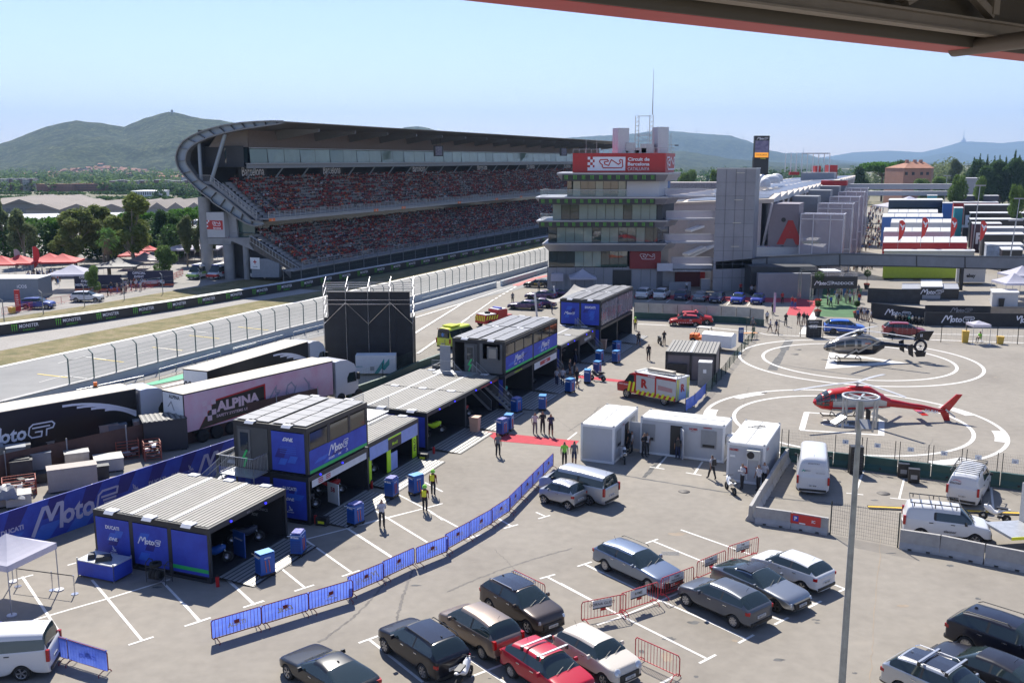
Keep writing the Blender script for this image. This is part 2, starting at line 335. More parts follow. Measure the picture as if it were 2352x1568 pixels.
tl(2880,900,[(0,870),(500,890),(1480,915),(2352,945)],.35);tl(2880,900,[(960,705),(1300,735),(1700,800)],.3);tl(2880,900,[(1480,860),(2352,885)],.25);tl(2880,900,[(1700,860),(2300,870)],.1)
def ring(c,r,w,z=.008,m=pnt,a0=0,a1=2*pi,n=90,sq=1):
 for k in rn(n):
  a=a0+(a1-a0)*k/n;a2=a0+(a1-a0)*(k+1)/n
  q=[Vc((c[0]+rr*cos(x),c[1]+rr*sin(x),z)) for rr,x in ((r-w/2,a),(r+w/2,a),(r+w/2,a2),(r-w/2,a2))];b.quad(*q,m)
H1=((G(1710,820)+G(2234,845))/2+(G(1972,775)+G(1972,884))/2)/2
r1=((G(2234,845)-G(1710,820)).length+(G(1972,775)-G(1972,884)).length)/4
ring(H1,r1-.15,.32);ring(H1,r1*.785,.32)
H2=((G(1613,950)+G(2300,1000))/2+(G(1960,893)+G(1960,1062))/2)/2
r2=((G(2300,1000)-G(1613,950)).length+(G(1960,893)-G(1960,1062)).length)/4
ring(H2,r2-.15,.3);ring(H2,r2*.785,.3)
for k,a in enumerate((.2,1.15,2.0,2.75,3.3,4.9,5.75)): ring(H2,r2-.55,1.0,.012,pnt,a,a+.3,10)
q=lambda ox,oy,pts,w:strip(b,[Gz(ox,oy,x,y) for x,y in pts],w,.008,pnt)
q(2880,1500,[(355,112),(310,272)],.45);q(2880,1500,[(340,112),(1065,160)],.3);q(2880,1500,[(1045,155),(1040,325)],.45);q(2880,1500,[(295,275),(1060,322)],.3)
q(2880,1500,[(505,182),(880,205)],.3);q(2880,1500,[(495,222),(870,245)],.3);q(2880,1500,[(690,195),(685,235)],.9)
for T_ in ([(565,1040),(1280,1130),(640,1145),(525,1180)],):
 P=[Gz(2880,900,x,y) for x,y in ((565,1030),(870,1068),(1280,1130),(525,1182))];
 o=[Vc((p.x,p.y,.007)) for p in P];b.poly(o,pnt)
 P=[Gz(2880,900,x,y) for x,y in ((640,1072),(900,1088),(1100,1118),(880,1133),(630,1148))];b.poly([Vc((p.x,p.y,.012)) for p in P],asph)
tag(b.build('road_markings'),kind='structure')
b=MB();tar=mat('tar_seam',(.1,.098,.095),.9,n=.4,sc=1.5);sand=mat('sand_stain',(.27,.22,.165),.95,n=.15,sc=1)
def rag(pts,w,m,z=.003,seed=1):
 rr=RRn(seed);P=[]
 for a,c in zip(pts,pts[1:]):
  for k in rn(8): P.append(a.lerp(c,k/8)+Vc((rr.uniform(-.05,.05),rr.uniform(-.05,.05),0)))
 P.append(pts[-1]);
 for x,y in zip(P,P[1:]): strip(b,[x,y],w*rr.uniform(.6,1.3),z,m)
rag([Gz(2100,1500,x,y) for x,y in ((520,680),(1000,760),(1500,840),(1780,860))],.18,tar)
rag([Gz(2880,1500,x,y) for x,y in ((0,890),(500,940),(900,990),(1400,1010))],.15,tar,seed=3)
rag([Gz(2300,1000,x,y) for x,y in ((1620,670),(1460,950))],.8,tar,seed=4)
rag([Gz(2300,1000,x,y) for x,y in ((1520,900),(2352,1015))],.25,tar,seed=5)
rag([Gz(2100,1500,x,y) for x,y in ((960,510),(770,710))],.3,tar,seed=6)
rag([Gz(2880,1920,x,y) for x,y in ((1040,250),(1000,700),(960,1200),(940,1568))],.04,sand,seed=8)
def blob(c,rx,ry,m,seed):
 rr=RRn(seed);b.poly([Vc((c[0]+rx*cos(a*.4488)*rr.uniform(.6,1.2),c[1]+ry*sin(a*.4488)*rr.uniform(.6,1.2),.0025+.0002*seed)) for a in rn(14)],m)
for i,(x,y,rx,ry) in enumerate(((1080,200,.6,.3),(1000,1160,.3,.2),(990,1330,.25,.5))): blob(Gz(2100,1920,x,y),rx,ry,sand if i!=1 else tar,i+1)
for i,(x,y) in enumerate(((455,990),(450,1015),(420,985))): blob(Gz(2880,1920,x,y),.13,.08,tar,i+5)
rs_=RRn(31)
for i in rn(46): blob(G(rs_.uniform(300,2300),rs_.uniform(760,1560)),rs_.uniform(.05,.35),rs_.uniform(.04,.2),rs_.choice([tar,tar,sand]),i%9)
for i in rn(12):
 a=G(rs_.uniform(500,2200),rs_.uniform(800,1500));d=Vc((rs_.uniform(-1,1),1,0)).normalized();n=Vc((-d.y,d.x,0))*rs_.uniform(-.8,.8);rag([a+d*k*1.2+n*(k*k*.06) for k in rn(8)],.03 if i%2 else .12,mat('tyre_mark',(.15,.137,.122),.9,n=.2),.0022+i*.0001,i)
tag(b.build('asphalt_repairs'),kind='structure')
b=MB()
c_=lambda x,y,r:b.lathe([(0,.006),(r,.006),(r,0)],mat('cast_iron_cover',(.12,.11,.1),.7,.3,n=.3,sc=4),20,MTr(G(x,y)))
for i,(x,y,r) in enumerate(((*zz(2100,1500,1140,838),.38),(*zz(2300,1000,1665,803),.45),(*zz(2300,1000,1695,760),.4),(*zz(2300,1000,1370,1150),.45),(*zz(2880,1500,1060,855),.42))):
 b=MB();c_(x,y,r);tag(b.build('manhole_cover'),['round iron manhole cover in front of the white site cabins','iron manhole cover inside the upper helipad ring, nearer one','iron manhole cover inside the upper helipad ring, farther one','iron manhole cover between the two helipads','rusty manhole cover between the two parked white vans'][i],'manhole cover')
b=MB()
P0=Gz(2100,1920,940,390);P1=Gz(2100,1920,1095,395)
d=(P1-P0).normalized();nn=Vc((-d.y,d.x,0))
for k in rn(2):
 o=P0+d*(k*.0)+nn*0
b.bar(P0+nn*.22+UP*.004,P1+nn*.22+UP*.004,.5,.008,mat('grate_iron',(.3,.29,.28),.6,.4))
L=(P1-P0).length
for k in rn(12):
 for j in rn(4): b.box(P0+d*(L*(k+.5)/12)+nn*(.04+.12*j)+UP*.01,(.1,.07,.004),BLACK,AT2(d.y,d.x))
tag(b.build('drain_grate'),'rectangular iron drain grate beside the silver blue estate car','drain grate')
b=MB();b.poly([G(*zz(2300,1000,x,y),.012) for x,y in ((1640,315),(1880,325),(1800,458),(1590,440))],mat('red_carpet',(.42,.045,.06),.95,n=.1));
tag(b.build('carpet'),'red carpet patch left of the paddock entrance','carpet')
b=MB();b.poly([G(*zz(2300,1000,x,y),.014) for x,y in ((190,262),(560,262),(1650,290),(1890,305),(1880,330),(1420,325),(900,312),(190,285))],MATS['red_carpet']);
tag(b.build('carpet'),'long red carpet behind the row of parked cars at the tower','carpet')
b=MB();b.poly([G(*zz(2300,1000,x,y),.012) for x,y in ((1930,200),(2290,200),(2215,468),(1880,455))],mat('green_carpet',(.055,.13,.05),.95,n=.2,sc=.6));
tag(b.build('carpet'),'green carpet leading through the paddock entrance gate','carpet')
for i,(pts,lab) in enumerate((([(740,1508),(1200,1560),(1330,1600),(560,1600)],'red carpet strip beside the peach waste bin at the garages'),([(1640,995),(2050,1040),(2040,1062),(1640,1020)],'red carpet strip in front of the fire truck'))):
 b=MB();b.poly([G(*zz(1500,1000,x,y),.012) for x,y in pts] if i else [G(*q_,.012) for q_ in ((1110,990),(1330,1012),(1316,1027),(1140,1012))],MATS['red_carpet']);tag(b.build('carpet'),lab,'carpet')
# ---------------- hills
forest=ramp(mat('hill_forest',rough=1,n=0,spec=.1),[(.34,(.006,.012,.006)),(.48,(.022,.036,.016)),(.56,(.045,.06,.026)),(.7,(.09,.10,.05))],.03,second=(.12,.6),det=12,rough=.75)
def hill(name,pts,Y0,depth,z0,seed,m=forest,res=4,rough=1.0,pw=1.15):
 us=np.arange(pts[0][0],pts[-1][0]+res,res);vs=np.interp(us,[p[0] for p in pts],[p[1] for p in pts])
 nr=46;V=[];nu=len(us)
 for j in rn(nr+14):
  if j<=nr: k=j/nr;Y=Y0-depth*(1-k)
  else: k=1-(j-nr)/14*.9;Y=Y0+depth*(j-nr)/14*.8
  for i,u in enumerate(us):
   r=GY(u,vs[i],Y0);X=r.x*Y/Y0*(1 if j<=nr else Y0/Y);h=r.z-z0
   g=k**pw if j<=nr else k
   nzv=noise.fractal(Vc((X/(depth*.42)+seed,Y/(depth*.42),seed*3.1)),1,2.1,6)
   n2=noise.fractal(Vc((X/45,Y/45,seed)),1,2,2)
   f=4*k*(1-k) if j<=nr else .3
   z=z0+h*g+h*.42*nzv*f*rough+2.4*n2*min(1,k*3)*(Y0/3000)**.5
   V.append((X,Y,z))
 n=nr+14;F=[(j*nu+i,j*nu+i+1,(j+1)*nu+i+1,(j+1)*nu+i) for j in rn(n-1) for i in rn(nu-1)]
 me=npmesh(name,V,F,[m],smooth=True);return tag(link(name,me),kind='structure')
hill('hill',[(-260,360),(-80,345),(0,331),(75,303),(110,290),(175,277),(240,284),(285,293),(330,272),(370,262),(388,257),(400,258),(440,268),(530,280),(620,297),(700,320),(780,350)],3000,1450,-28,2.3,res=3,pw=1.7)
from mathutils.bvhtree import BVHTree
hb_=bpy.data.objects['hill'].data;BV=BVHTree.FromPolygons([v.co.copy() for v in hb_.vertices],[tuple(p.vertices) for p in hb_.polygons])
def onhill(u,v):
 d=ray(u,v).normalized();return BV.ray_cast(Vc((0,0,CAMH)),d)[0]
hill('hill',[(820,340),(900,305),(925,294),(960,290),(985,295),(1030,312),(1120,345)],4200,900,-28,5.1)
hill('hill',[(1150,350),(1250,325),(1310,316),(1380,312),(1440,309),(1500,301),(1530,300),(1600,306),(1680,312),(1720,325),(1770,346),(1800,352),(1840,357),(1900,366),(1960,376),(2040,384)],7500,2200,-28,7.7)
hill('hill',[(1380,372),(1500,350),(1560,346),(1620,355),(1680,366),(1760,372),(1830,376),(1900,384),(1980,394)],4200,1300,-28,9.2)
hill('hill',[(1700,356),(1780,352),(1845,351),(1880,362),(1930,368),(2010,376)],9000,1800,-28,11.7,rough=.6)
hill('hill',[(1820,380),(1880,364),(1960,350),(2040,346),(2120,350),(2170,338),(2210,325),(2245,326),(2300,329),(2352,324),(2450,320),(2600,345)],13500,2500,-28,3.9,rough=.5)
hill('hill',[(1960,385),(2060,372),(2170,352),(2200,348),(2260,364),(2330,372),(2420,378)],11000,1800,-28,14.9,rough=.5)
mast=mat('far_mast',(.35,.36,.38),.6)
p=GY(2213,326,13450);b=MB();b.box((0,0,20),(50,30,40),mast);b.box((0,0,50),(20,20,40),mast);b.cyl((0,0,70),5,110,mast,6,1)
tag(b.build('ridge_building',loc=p-UP*15),'tiny spired building with mast on the farthest ridge','building')
p=GY(395,258,2990);b=MB();b.cyl((0,0,0),3.5,10,CONC,8);tag(b.build('summit_tower',loc=p-UP*3),'small round tower on the summit of the left hill','tower')
p=GY(124,292,2990);b=MB();b.cyl((0,0,0),.6,17,mast,5,.3);tag(b.build('antenna_mast',loc=p-UP*2),'thin antenna mast on the slope of the left hill','antenna mast')
p=GY(1845,352,8990);b=MB();b.cyl((0,0,0),4,55,mast,5,1);tag(b.build('antenna_mast',loc=p-UP*5),'thin mast on the pointed hill right of the screen tower','antenna mast')
for i,u in enumerate((1536,1600,1672,1707)):
 p=GY(u,(302,306,312,320)[i],7450);b=MB();b.cyl((0,0,0),2.2,38,mast,5,.8);tag(b.build('antenna_mast',loc=p-UP*4),'thin mast on the long blue ridge, number %d from the tower'%(i+1) if 0 else ['leftmost','second','third','rightmost'][i]+' thin mast on the long blue ridge behind the screen tower','antenna mast','masts on the long ridge')
# ---------------- trees
def leafmat(name,a,b_,c): a,b_,c=[tuple(x*2.1 for x in q) for q in (a,b_,c)];return ramp(mat(name,b_,rough=.75,n=0,spec=.2,tl=.35),[(.3,a),(.5,b_),(.72,c)],.7,second=(3,.3),det=4)
PINE=leafmat('stone_pine_foliage',(.02,.05,.008),(.045,.105,.015),(.09,.17,.03))
OLIVE=leafmat('eucalyptus_foliage',(.04,.058,.014),(.08,.10,.028),(.14,.15,.05))
DKG=leafmat('dark_foliage',(.012,.028,.008),(.028,.055,.016),(.055,.09,.03))
MID=leafmat('broadleaf_foliage',(.03,.055,.015),(.06,.095,.025),(.11,.15,.045))
GRY=leafmat('grey_green_foliage',(.045,.06,.025),(.08,.10,.045),(.14,.16,.08))
BARK=mat('bark',(.11,.085,.06),.9,n=.3,sc=5,bump=.3)
def leaves(blobs,n,sz,rng,flat=.6,el=1.0):
 """leaf clumps scattered through ellipsoid blobs -> (V,F)"""
 B=np.array(blobs);vol=B[:,3]*B[:,4]*B[:,5];vol=vol**.67;idx=rng.choice(len(B),n,p=vol/vol.sum())
 d=rng.normal(size=(n,3));d/=np.linalg.norm(d,axis=1)[:,None];r=rng.uniform(.35,1,n)**.5*rng.uniform(.85,1.12,n)
 c=B[idx,:3]+d*B[idx,3:6]*r[:,None]
 a=rng.normal(size=(n,3));a[:,2]*=flat;a/=np.linalg.norm(a,axis=1)[:,None]
 t=rng.normal(size=(n,3));t=np.cross(a,t);t/=np.linalg.norm(t,axis=1)[:,None]
 s=rng.uniform(.55,1.3,n)[:,None]*sz
 V=np.stack([c-a*s*el,c+t*s*.5,c+a*s*el,c-t*s*.5],1).reshape(-1,3);F=np.arange(4*n).reshape(n,4);return V,F
TREES={}
def treeproto(kind,seed,h,r,leafm,n,sz):
 rng=np.random.default_rng(seed);rr=RRn(seed);b=MB();bl=[]
 if kind=='pine':
  th=h*.62;top=Vc((rr.uniform(-.5,.5),rr.uniform(-.5,.5),th));b.tube((0,0,-.3),top,.32,BARK,8,.2)
  for i in rn(11):
   a=rr.uniform(0,2*pi);q=rr.uniform(.2,.85)*r;p=Vc((cos(a)*q,sin(a)*q,h*.80+rr.uniform(-.06,.08)*h*(1-q/r)-q/r*h*.06));b.tube(top*rr.uniform(.75,1),p,.12,BARK,5,.04)
   bl.append((*p,r*rr.uniform(.26,.42),r*rr.uniform(.26,.42),h*rr.uniform(.08,.13)))
 elif kind=='round':
  th=h*.35;b.tube((0,0,-.3),(0,0,th),.26,BARK,8,.2)
  for i in rn(15):
   a=rr.uniform(0,2*pi);q=rr.uniform(0,.72)*r;z=rr.uniform(.30,.88)*h;q*=1-abs(z/h-.55)*1.2;p=Vc((cos(a)*q,sin(a)*q,z));b.tube((0,0,th*rr.uniform(.6,1)),p,.1,BARK,5,.03)
   k=rr.uniform(.24,.42);bl.append((*p,r*k,r*k,r*k*rr.uniform(.7,1.1)))
 elif kind=='euc':
  th=h*.3;b.tube((0,0,-.3),(.3,0,th),.34,mat('pale_bark',(.22,.19,.15),.8,n=.25,sc=3),8,.25)
  for i in rn(22):
   a=rr.uniform(0,2*pi);z=rr.uniform(.34,.95)*h;q=rr.uniform(.15,.95)*r*(1-max(0,z/h-.6)*1.6);p=Vc((cos(a)*q,sin(a)*q,z));m=Vc((.3,0,th))+ (p-Vc((.3,0,th)))*.5+Vc((0,0,h*.05))
   b.pipe([(.3,0,th*rr.uniform(.7,1)),m,p],.07,MATS['pale_bark'],5)
   k=rr.uniform(.17,.33);bl.append((*p,r*k,r*k,r*k*rr.uniform(.8,1.5)))
 elif kind=='cypress':
  b.tube((0,0,-.3),(0,0,h*.3),.2,BARK,6)
  for i in rn(12): 
   z=h*(.1+.85*i/12);k=r*(1-(i/12)**1.6)*.9+.15;bl.append((rr.uniform(-.1,.1),rr.uniform(-.1,.1),z,k,k,h*.075))
 tr=b.V and b
 V,F=leaves(bl,n,sz,rng,el=1.0 if kind!='euc' else 1.5)
 if kind=='euc': V[:,2]-=0
 tb=b.build('trunk');tme=tb.data;bpy.data.objects.remove(tb)
 return (tme,npmesh('crown',V,F,[leafm]))
def tree(proto,loc,sc,rz,label,cat='tree',group=None,name='broadleaf_tree'):
 o=thing(name,label,cat,loc,rz,group);o.scale=sc if hasattr(sc,'__len__') else (sc,)*3
 link('trunk',proto[0],o);link('crown',proto[1],o);return o
TP={'pine':treeproto('pine',1,10,6,PINE,9000,.30),'pine2':treeproto('pine',5,10,6,PINE,9000,.30),'round':treeproto('round',2,8,3.6,MID,7000,.24),'round2':treeproto('round',7,8,3.8,DKG,7000,.25),
 'euc':treeproto('euc',3,12,5,OLIVE,11000,.24),'euc2':treeproto('euc',9,12,5,OLIVE,11000,.24),'grey':treeproto('euc',12,10,4,GRY,9000,.22),'cyp':treeproto('cypress',4,12,1.5,DKG,4500,.22)}
def treeat(k,u,vb,vt,wpx,label,group=None,Y=None,name='broadleaf_tree',z0=0):
 """tree standing at photo column u with foot row vb and top row vt, crown wpx wide"""
 p=G(u,vb,z0) if Y is None else Vc((GY(u,300,Y).x,Y,gz(Y,GY(u,300,Y).x)+.05));h=HZ(p,vt)-p.z;r=wpx/2/FPX*math.hypot(p.x,p.y)
 H={'pine':10,'pine2':10,'round':8,'round2':8,'euc':12,'euc2':12,'grey':10,'cyp':12}[k];RR={'pine':6.8,'pine2':6.8,'round':3.7,'round2':3.8,'euc':5.2,'euc2':5.2,'grey':4,'cyp':1.5}[k]
 rr=RRn(int(u*7+vb));return tree(TP[k],p,(r/RR,r/RR,h/(H*.98)),rr.uniform(0,6.28),label,group=group,name=name)
T_=treeat
T_('grey',12,600,460,56,'slender grey green tree at the left edge, over the red tents',name='slender_tree')
T_('grey',60,612,492,80,'leaning grey green tree left of the big olive coloured trees',name='grey_tree')
T_('euc',175,612,488,120,'broad olive coloured eucalyptus in front of the dark pines, left one',name='eucalyptus_tree')
T_('euc2',312,628,458,150,'tallest olive coloured eucalyptus, right of the palm',name='eucalyptus_tree')
T_('euc2',240,604,480,110,'olive coloured eucalyptus half behind the palm',name='eucalyptus_tree')
T_('round',380,645,565,62,'bushy green tree beside the parked ambulances',name='bushy_tree')
T_('round',365,652,618,34,'low light green bush at the foot of the bushy tree by the red barriers',name='bush')
T_('round',218,680,612,46,'small green tree at the foot of the palm, behind the red barriers',name='small_tree')
for i,(u,vt,w,k,Y) in enumerate(((120,488,84,'pine',205),(58,495,60,'pine2',215),(215,482,70,'pine2',225),(300,478,90,'pine',230),(400,472,70,'pine',240),(430,470,90,'pine2',235),(470,466,80,'pine',250),(505,462,60,'pine2',260),(20,490,60,'pine',220),(350,486,60,'round2',215),(385,500,60,'round2',212))):
 T_(k,u,0,vt,w,'dark green umbrella pine in the dense band behind the fan area' if k[0]=='p' else 'dark round tree in the dense band behind the fan area','pines behind the fan area',Y=Y,name='stone_pine' if k[0]=='p' else 'broadleaf_tree')
for i,(u,vt,w) in enumerate(((412,506,55),(445,503,50),(470,510,44))): T_('grey',u,0,vt,w,['leftmost','middle','rightmost'][i]+' light green tree behind the grey arched pavilion','light green trees behind the pavilion',Y=195+3*i)
def palm(p,h,label):
 o=thing('palm_tree',label,'palm tree',p);b=MB();b.tube((0,0,-.2),(0,0,h*.55),.34,BARK,10,.3);b.tube((0,0,h*.5),(0,0,h*.8),.75,mat('dead_fronds',(.16,.10,.05),.9,n=.4,sc=4),10,.5);b.build('trunk',o)
 b=MB();rr=RRn(5);pm=leafmat('palm_fronds',(.03,.06,.015),(.06,.12,.03),(.12,.19,.06))
 for k in rn(46):
  a=rr.uniform(0,2*pi);el=rr.uniform(-.9,1.3);L=rr.uniform(1.4,1.9);c=Vc((0,0,h*.82));d=Vc((cos(a)*cos(el),sin(a)*cos(el),sin(el)));tip=c+d*L;b.tube(c,tip,.02,pm,3)
  s=d.cross(UP).normalized()
  for j in rn(11):
   f=(j-5)/5;e=tip+(d*cos(f*1.5)+s*sin(f*1.5))*.85+Vc((0,0,-.35*abs(f)-.3));q=s*.05*(1 if f>=0 else -1)+d*.03
   b.poly([tip-q,tip+q,e],pm)
 b.build('crown',o);return o
pp=G(252,640);palm(pp,HZ(pp,530)-0+0.3,'tall fan palm with a skirt of dead fronds by the red tents')
for i,(k,u,vt,w,Y,lab,nm) in enumerate((
('pine',2035,362,105,520,'large dark umbrella pine left of the pink house','stone_pine'),('round2',1978,385,50,480,'dark round tree left of the large umbrella pine','broadleaf_tree'),('round2',2075,372,50,490,'dark tree between the umbrella pine and the pink house','broadleaf_tree'),
('cyp',2068,365,18,500,'dark cypress rising beside the umbrella pine','cypress'),('round',2262,408,40,300,'light green tree in front of the grey building, left of a pair','broadleaf_tree'),('round',2215,405,48,300,'light green tree beside the lamp mast, right of the pink house','broadleaf_tree'),
('round',2130,412,56,430,'light green bushy tree hiding the pink house corner, left one','broadleaf_tree'),('round',2170,408,60,440,'light green bushy tree in front of the pink house, right one','broadleaf_tree'),
('round2',2250,370,66,560,'dark bushy tree right of the pink house','broadleaf_tree'),('grey',2200,372,44,600,'pale tree directly right of the pink house','broadleaf_tree'),
('cyp',2274,352,15,470,'slim dark cypress, leftmost of the tall group on the right','cypress'),('cyp',2257,350,16,472,'broken topped cypress left of the tall group','cypress'),('cyp',2244,358,18,474,'short dark cypress at the left end of the group','cypress'),
('cyp',2290,355,16,476,'second dark cypress in the row on the right','cypress'),('cyp',2303,352,14,478,'third dark cypress in the row on the right','cypress'),('cyp',2318,356,16,480,'fourth dark cypress in the row on the right','cypress'),('cyp',2337,340,16,470,'tallest dark cypress at the right edge','cypress'),('cyp',2347,352,16,471,'dark cypress at the extreme right edge','cypress'),
('round2',2270,385,70,450,'wide dark tree below the cypresses, left one','broadleaf_tree'),('round2',2310,372,80,455,'wide dark tree below the cypresses, middle one','broadleaf_tree'),('round2',2350,368,80,450,'wide dark tree at the right edge','broadleaf_tree'),
('round',2352,428,40,240,'green bush at the right edge over the parked cars','bush'),('round2',1735,395,40,600,'green tree behind the screen tower foot','broadleaf_tree'),('round',1590,392,44,420,'green tree behind the control tower, right one','broadleaf_tree'),('round',1575,398,40,400,'green tree behind the control tower, left one','broadleaf_tree'),('round',1650,392,36,430,'green tree beside the glazed lift shaft top','broadleaf_tree'),('round',1925,408,50,520,'green tree just beyond the paddock buildings roof','broadleaf_tree'))):
 T_(k,u,0,vt,w,lab,Y=Y,name=nm)
def belt(name,spans,seed,m,sz=.9,n=14000,label=None):
 rng=np.random.default_rng(seed);bl=[]
 for (u0,u1,Y,vt,rad) in spans:
  u=u0
  while u<u1:
   x=GY(u,vt,Y);g0=gz(Y,x.x);h=max(3,x.z-g0)*rng.uniform(.7,1.05);bl.append((x.x,Y+rng.uniform(-20,20),g0+h*.55,rad*rng.uniform(.7,1.2),rad,h*.5));u+=rad*FPX/Y*rng.uniform(.8,1.3)
 V,F=leaves(bl,n,sz,rng);o=link(name,npmesh(name,V,F,[m]));return tag(o,kind='stuff',label=label)
belt('tree_belt',[(1960,2240,700,378,7),(2080,2352,650,378,7),(2080,2200,690,365,6),(2200,2400,640,372,7)],3,GRY,1.0,16000,'band of pale trees behind the pink house')
belt('tree_belt',[(-40,520,1000,440,7),(-40,520,850,455,5),(250,560,1250,420,8),(380,480,900,430,6)],4,DKG,1.5,14000,'scattered dark trees on the plain before the town')
belt('tree_belt',[(-60,700,1750,400,9),(-60,700,1900,392,9),(-60,700,2100,385,10),(0,500,1500,412,7)],6,MID,3,14000,'scattered trees around the far town')
belt('tree_belt',[(-60,520,215,498,4),(250,520,225,505,4)],8,DKG,.5,16000,'undergrowth between the umbrella pines')
belt('tree_belt',[(1540,2000,900,388,8),(1500,2000,1400,384,10)],9,DKG,2,9000,'dark scrub beyond the paddock buildings')
# ---------------- far town
rr=RRn(11)
HW=[mat('house_wall_%s'%c,k,.8,n=.06) for c,k in (('white',(.5,.47,.42)),('cream',(.42,.34,.25)),('pink',(.36,.22,.16)))];TILE=mat('roof_tiles',(.30,.13,.075),.85,n=.2,sc=.5)
hp=[]
for wm in HW:
 b=MB();b.box((0,0,3),(10,8,6),wm);b.build('x');o=bpy.data.objects['x'];m1=o.data;bpy.data.objects.remove(o)
 b=MB();b.add([(-5.5,-4.5,6),(5.5,-4.5,6),(5.5,4.5,6),(-5.5,4.5,6),(-5.5,0,8.2),(5.5,0,8.2)],[(0,1,5,4),(2,3,4,5),(0,4,3),(1,2,5),(3,2,1,0)],TILE);o=b.build('x');m2=o.data;bpy.data.objects.remove(o)
 hp.append((m1,m2))
k=0
while k<230:
 u=rr.uniform(60,700);t=rr.random();v=413-34*t*max(0,1-abs(u-235)/190)-rr.uniform(0,13)*(1-t)-3
 q=onhill(u,v+4)
 if q is None: k+=1;continue
 o=thing('house','small tiled house in the far village at the foot of the hill','house',q-UP*1.5,rr.uniform(-1,1),'houses of the far village');o.scale=(rr.uniform(.8,1.5),1,rr.uniform(.8,1.3));h=rr.choice(hp)
 link('wall',h[0],o);link('roof',h[1],o);k+=1
def facade(m,cw,fh):
 k='%s_with_windows_%d_%d'%(m.name,round(cw*2),round(fh*2))
 if k in MATS: return MATS[k]
 f=m.copy();f.name=k;t=f.node_tree;bs=t.nodes['Principled BSDF'];br_=t.nodes.new('ShaderNodeTexBrick');tc=t.nodes.new('ShaderNodeTexCoord');sp=t.nodes.new('ShaderNodeSeparateXYZ');cb=t.nodes.new('ShaderNodeCombineXYZ')
 t.links.new(tc.outputs['Object'],sp.inputs[0]);t.links.new(sp.outputs['X'],cb.inputs['X']);t.links.new(sp.outputs['Z'],cb.inputs['Y']);t.links.new(cb.outputs[0],br_.inputs['Vector'])
 br_.offset=0;br_.inputs['Scale'].default_value=1;br_.inputs['Brick Width'].default_value=cw;br_.inputs['Row Height'].default_value=fh;br_.inputs['Mortar Size'].default_value=min(cw,fh)*.26;br_.inputs['Mortar Smooth'].default_value=0
 br_.inputs['Color1'].default_value=(.04,.04,.05,1);br_.inputs['Color2'].default_value=(.09,.085,.085,1)
 l=[l for l in t.links if l.to_node==bs and l.to_socket.name=='Base Color']
 if l: t.links.new(l[0].from_socket,br_.inputs['Mortar'])
 t.links.new(br_.outputs['Color'],bs.inputs['Base Color']);MATS[k]=f;return f
def block(u0,u1,v0,v1,Y,m,label,floors=5,cols=8,roof=None,depth=14,name='apartment_block',cat='apartment block',win=True):
 a=GY(u0,v1,Y);c=GY(u1,v1,Y);t=GY(u0,v0,Y);W=c.x-a.x;H=t.z-a.z
 o=thing(name,label,cat,((a.x+c.x)/2,Y,a.z-8));b=MB();b.box((0,depth/2,(H+8)/2),(W,depth,H+8),facade(m,W/cols,H/floors) if win else m);b.build('wall',o)
 b=MB();b.box((0,depth/2,H+8.4),(W+1,depth+1,.8),roof or CONC);b.build('roof',o)
 return o
br=mat('brick_brown',(.30,.145,.10),.85,n=.1);wh=HW[0];cr=HW[1]
for i,(u0,u1,v0,m) in enumerate(((-30,18,412,wh),(18,30,411,br),(30,40,413,wh),(40,53,411,br),(53,66,413,wh),(66,78,411,br),(78,82,414,wh))):
 block(u0,u1,v0,436,1500+(i%2)*6,m,['far left white apartment wing at the picture edge','first brown stair tower of the far left flats','first narrow white wing of the far left flats','second brown stair tower of the far left flats','second white wing of the far left flats','third brown stair tower of the far left flats','narrow white end wing of the far left flats'][i],6,4)
block(84,168,424,434,1480,br,'long low brown brick block in the middle of the far town',3,26,TILE);block(168,250,423,434,1490,br,'second long low brown brick block in the far town',3,24,TILE)
for i in rn(12):
 u=252+i*17;block(u,u+14+rr.uniform(0,3),417-rr.uniform(0,3),433,1520+10*(i%3),[br,cr,br,wh][i%4],'tall brown and white block in the far town, %s from the left in its row'%['first','second','third','fourth','fifth','sixth','seventh','eighth','ninth','tenth','eleventh','last'][i],7,4)
block(302,363,441,453,900,WHITE,'long low white building with round windows on the plain',1,12,WHITE,30,'white_hall','hall')
for i in rn(3): block(400+i*14,410+i*14,441,448,950,WHITE,['left','middle','right'][i]+' small white shed beside the stand, on the plain',1,2,mat('tile_orange',(.4,.16,.08)),12,'shed','shed',False)
shr=mat('shed_roof_grey',(.22,.19,.165),.9,n=.15,sc=.05);shw=mat('shed_wall_grey',(.27,.26,.25),.8,n=.1,sc=.1);shl=mat('shed_roof_pale',(.36,.37,.39),.7,n=.1,sc=.03)
def shed(u0,u1,vr,vb,Y,label,depth=90,hh=9,rm=shr,n=4):
 a=GY(u0,vb,Y);c=GY(u1,vb,Y);W=c.x-a.x;o=thing('warehouse',label,'warehouse',((a.x+c.x)/2,Y,gz(Y,(a.x+c.x)/2)));b=MB();b.box((0,depth/2,hh/2),(W,depth,hh),shw);b.build('wall',o)
 b=MB()
 for i in rn(n):
  x0=-W/2+W*i/n;x1=x0+W/n;xm=(x0+x1)/2;b.add([(x0,-1,hh),(xm,-1,hh+3),(x1,-1,hh),(x0,depth,hh),(xm,depth,hh+3),(x1,depth,hh)],[(0,1,4,3),(1,2,5,4),(0,2,1),(3,4,5)],rm)
 b.build('roof',o);b=MB();[b.box((-W/2+W*(i+.5)/(n*5),-.1,hh*.55),(W/n/5*.7,.2,hh*.4),mat('shed_doors',(.16,.16,.17))) for i in rn(n*5)];b.build('door',o)
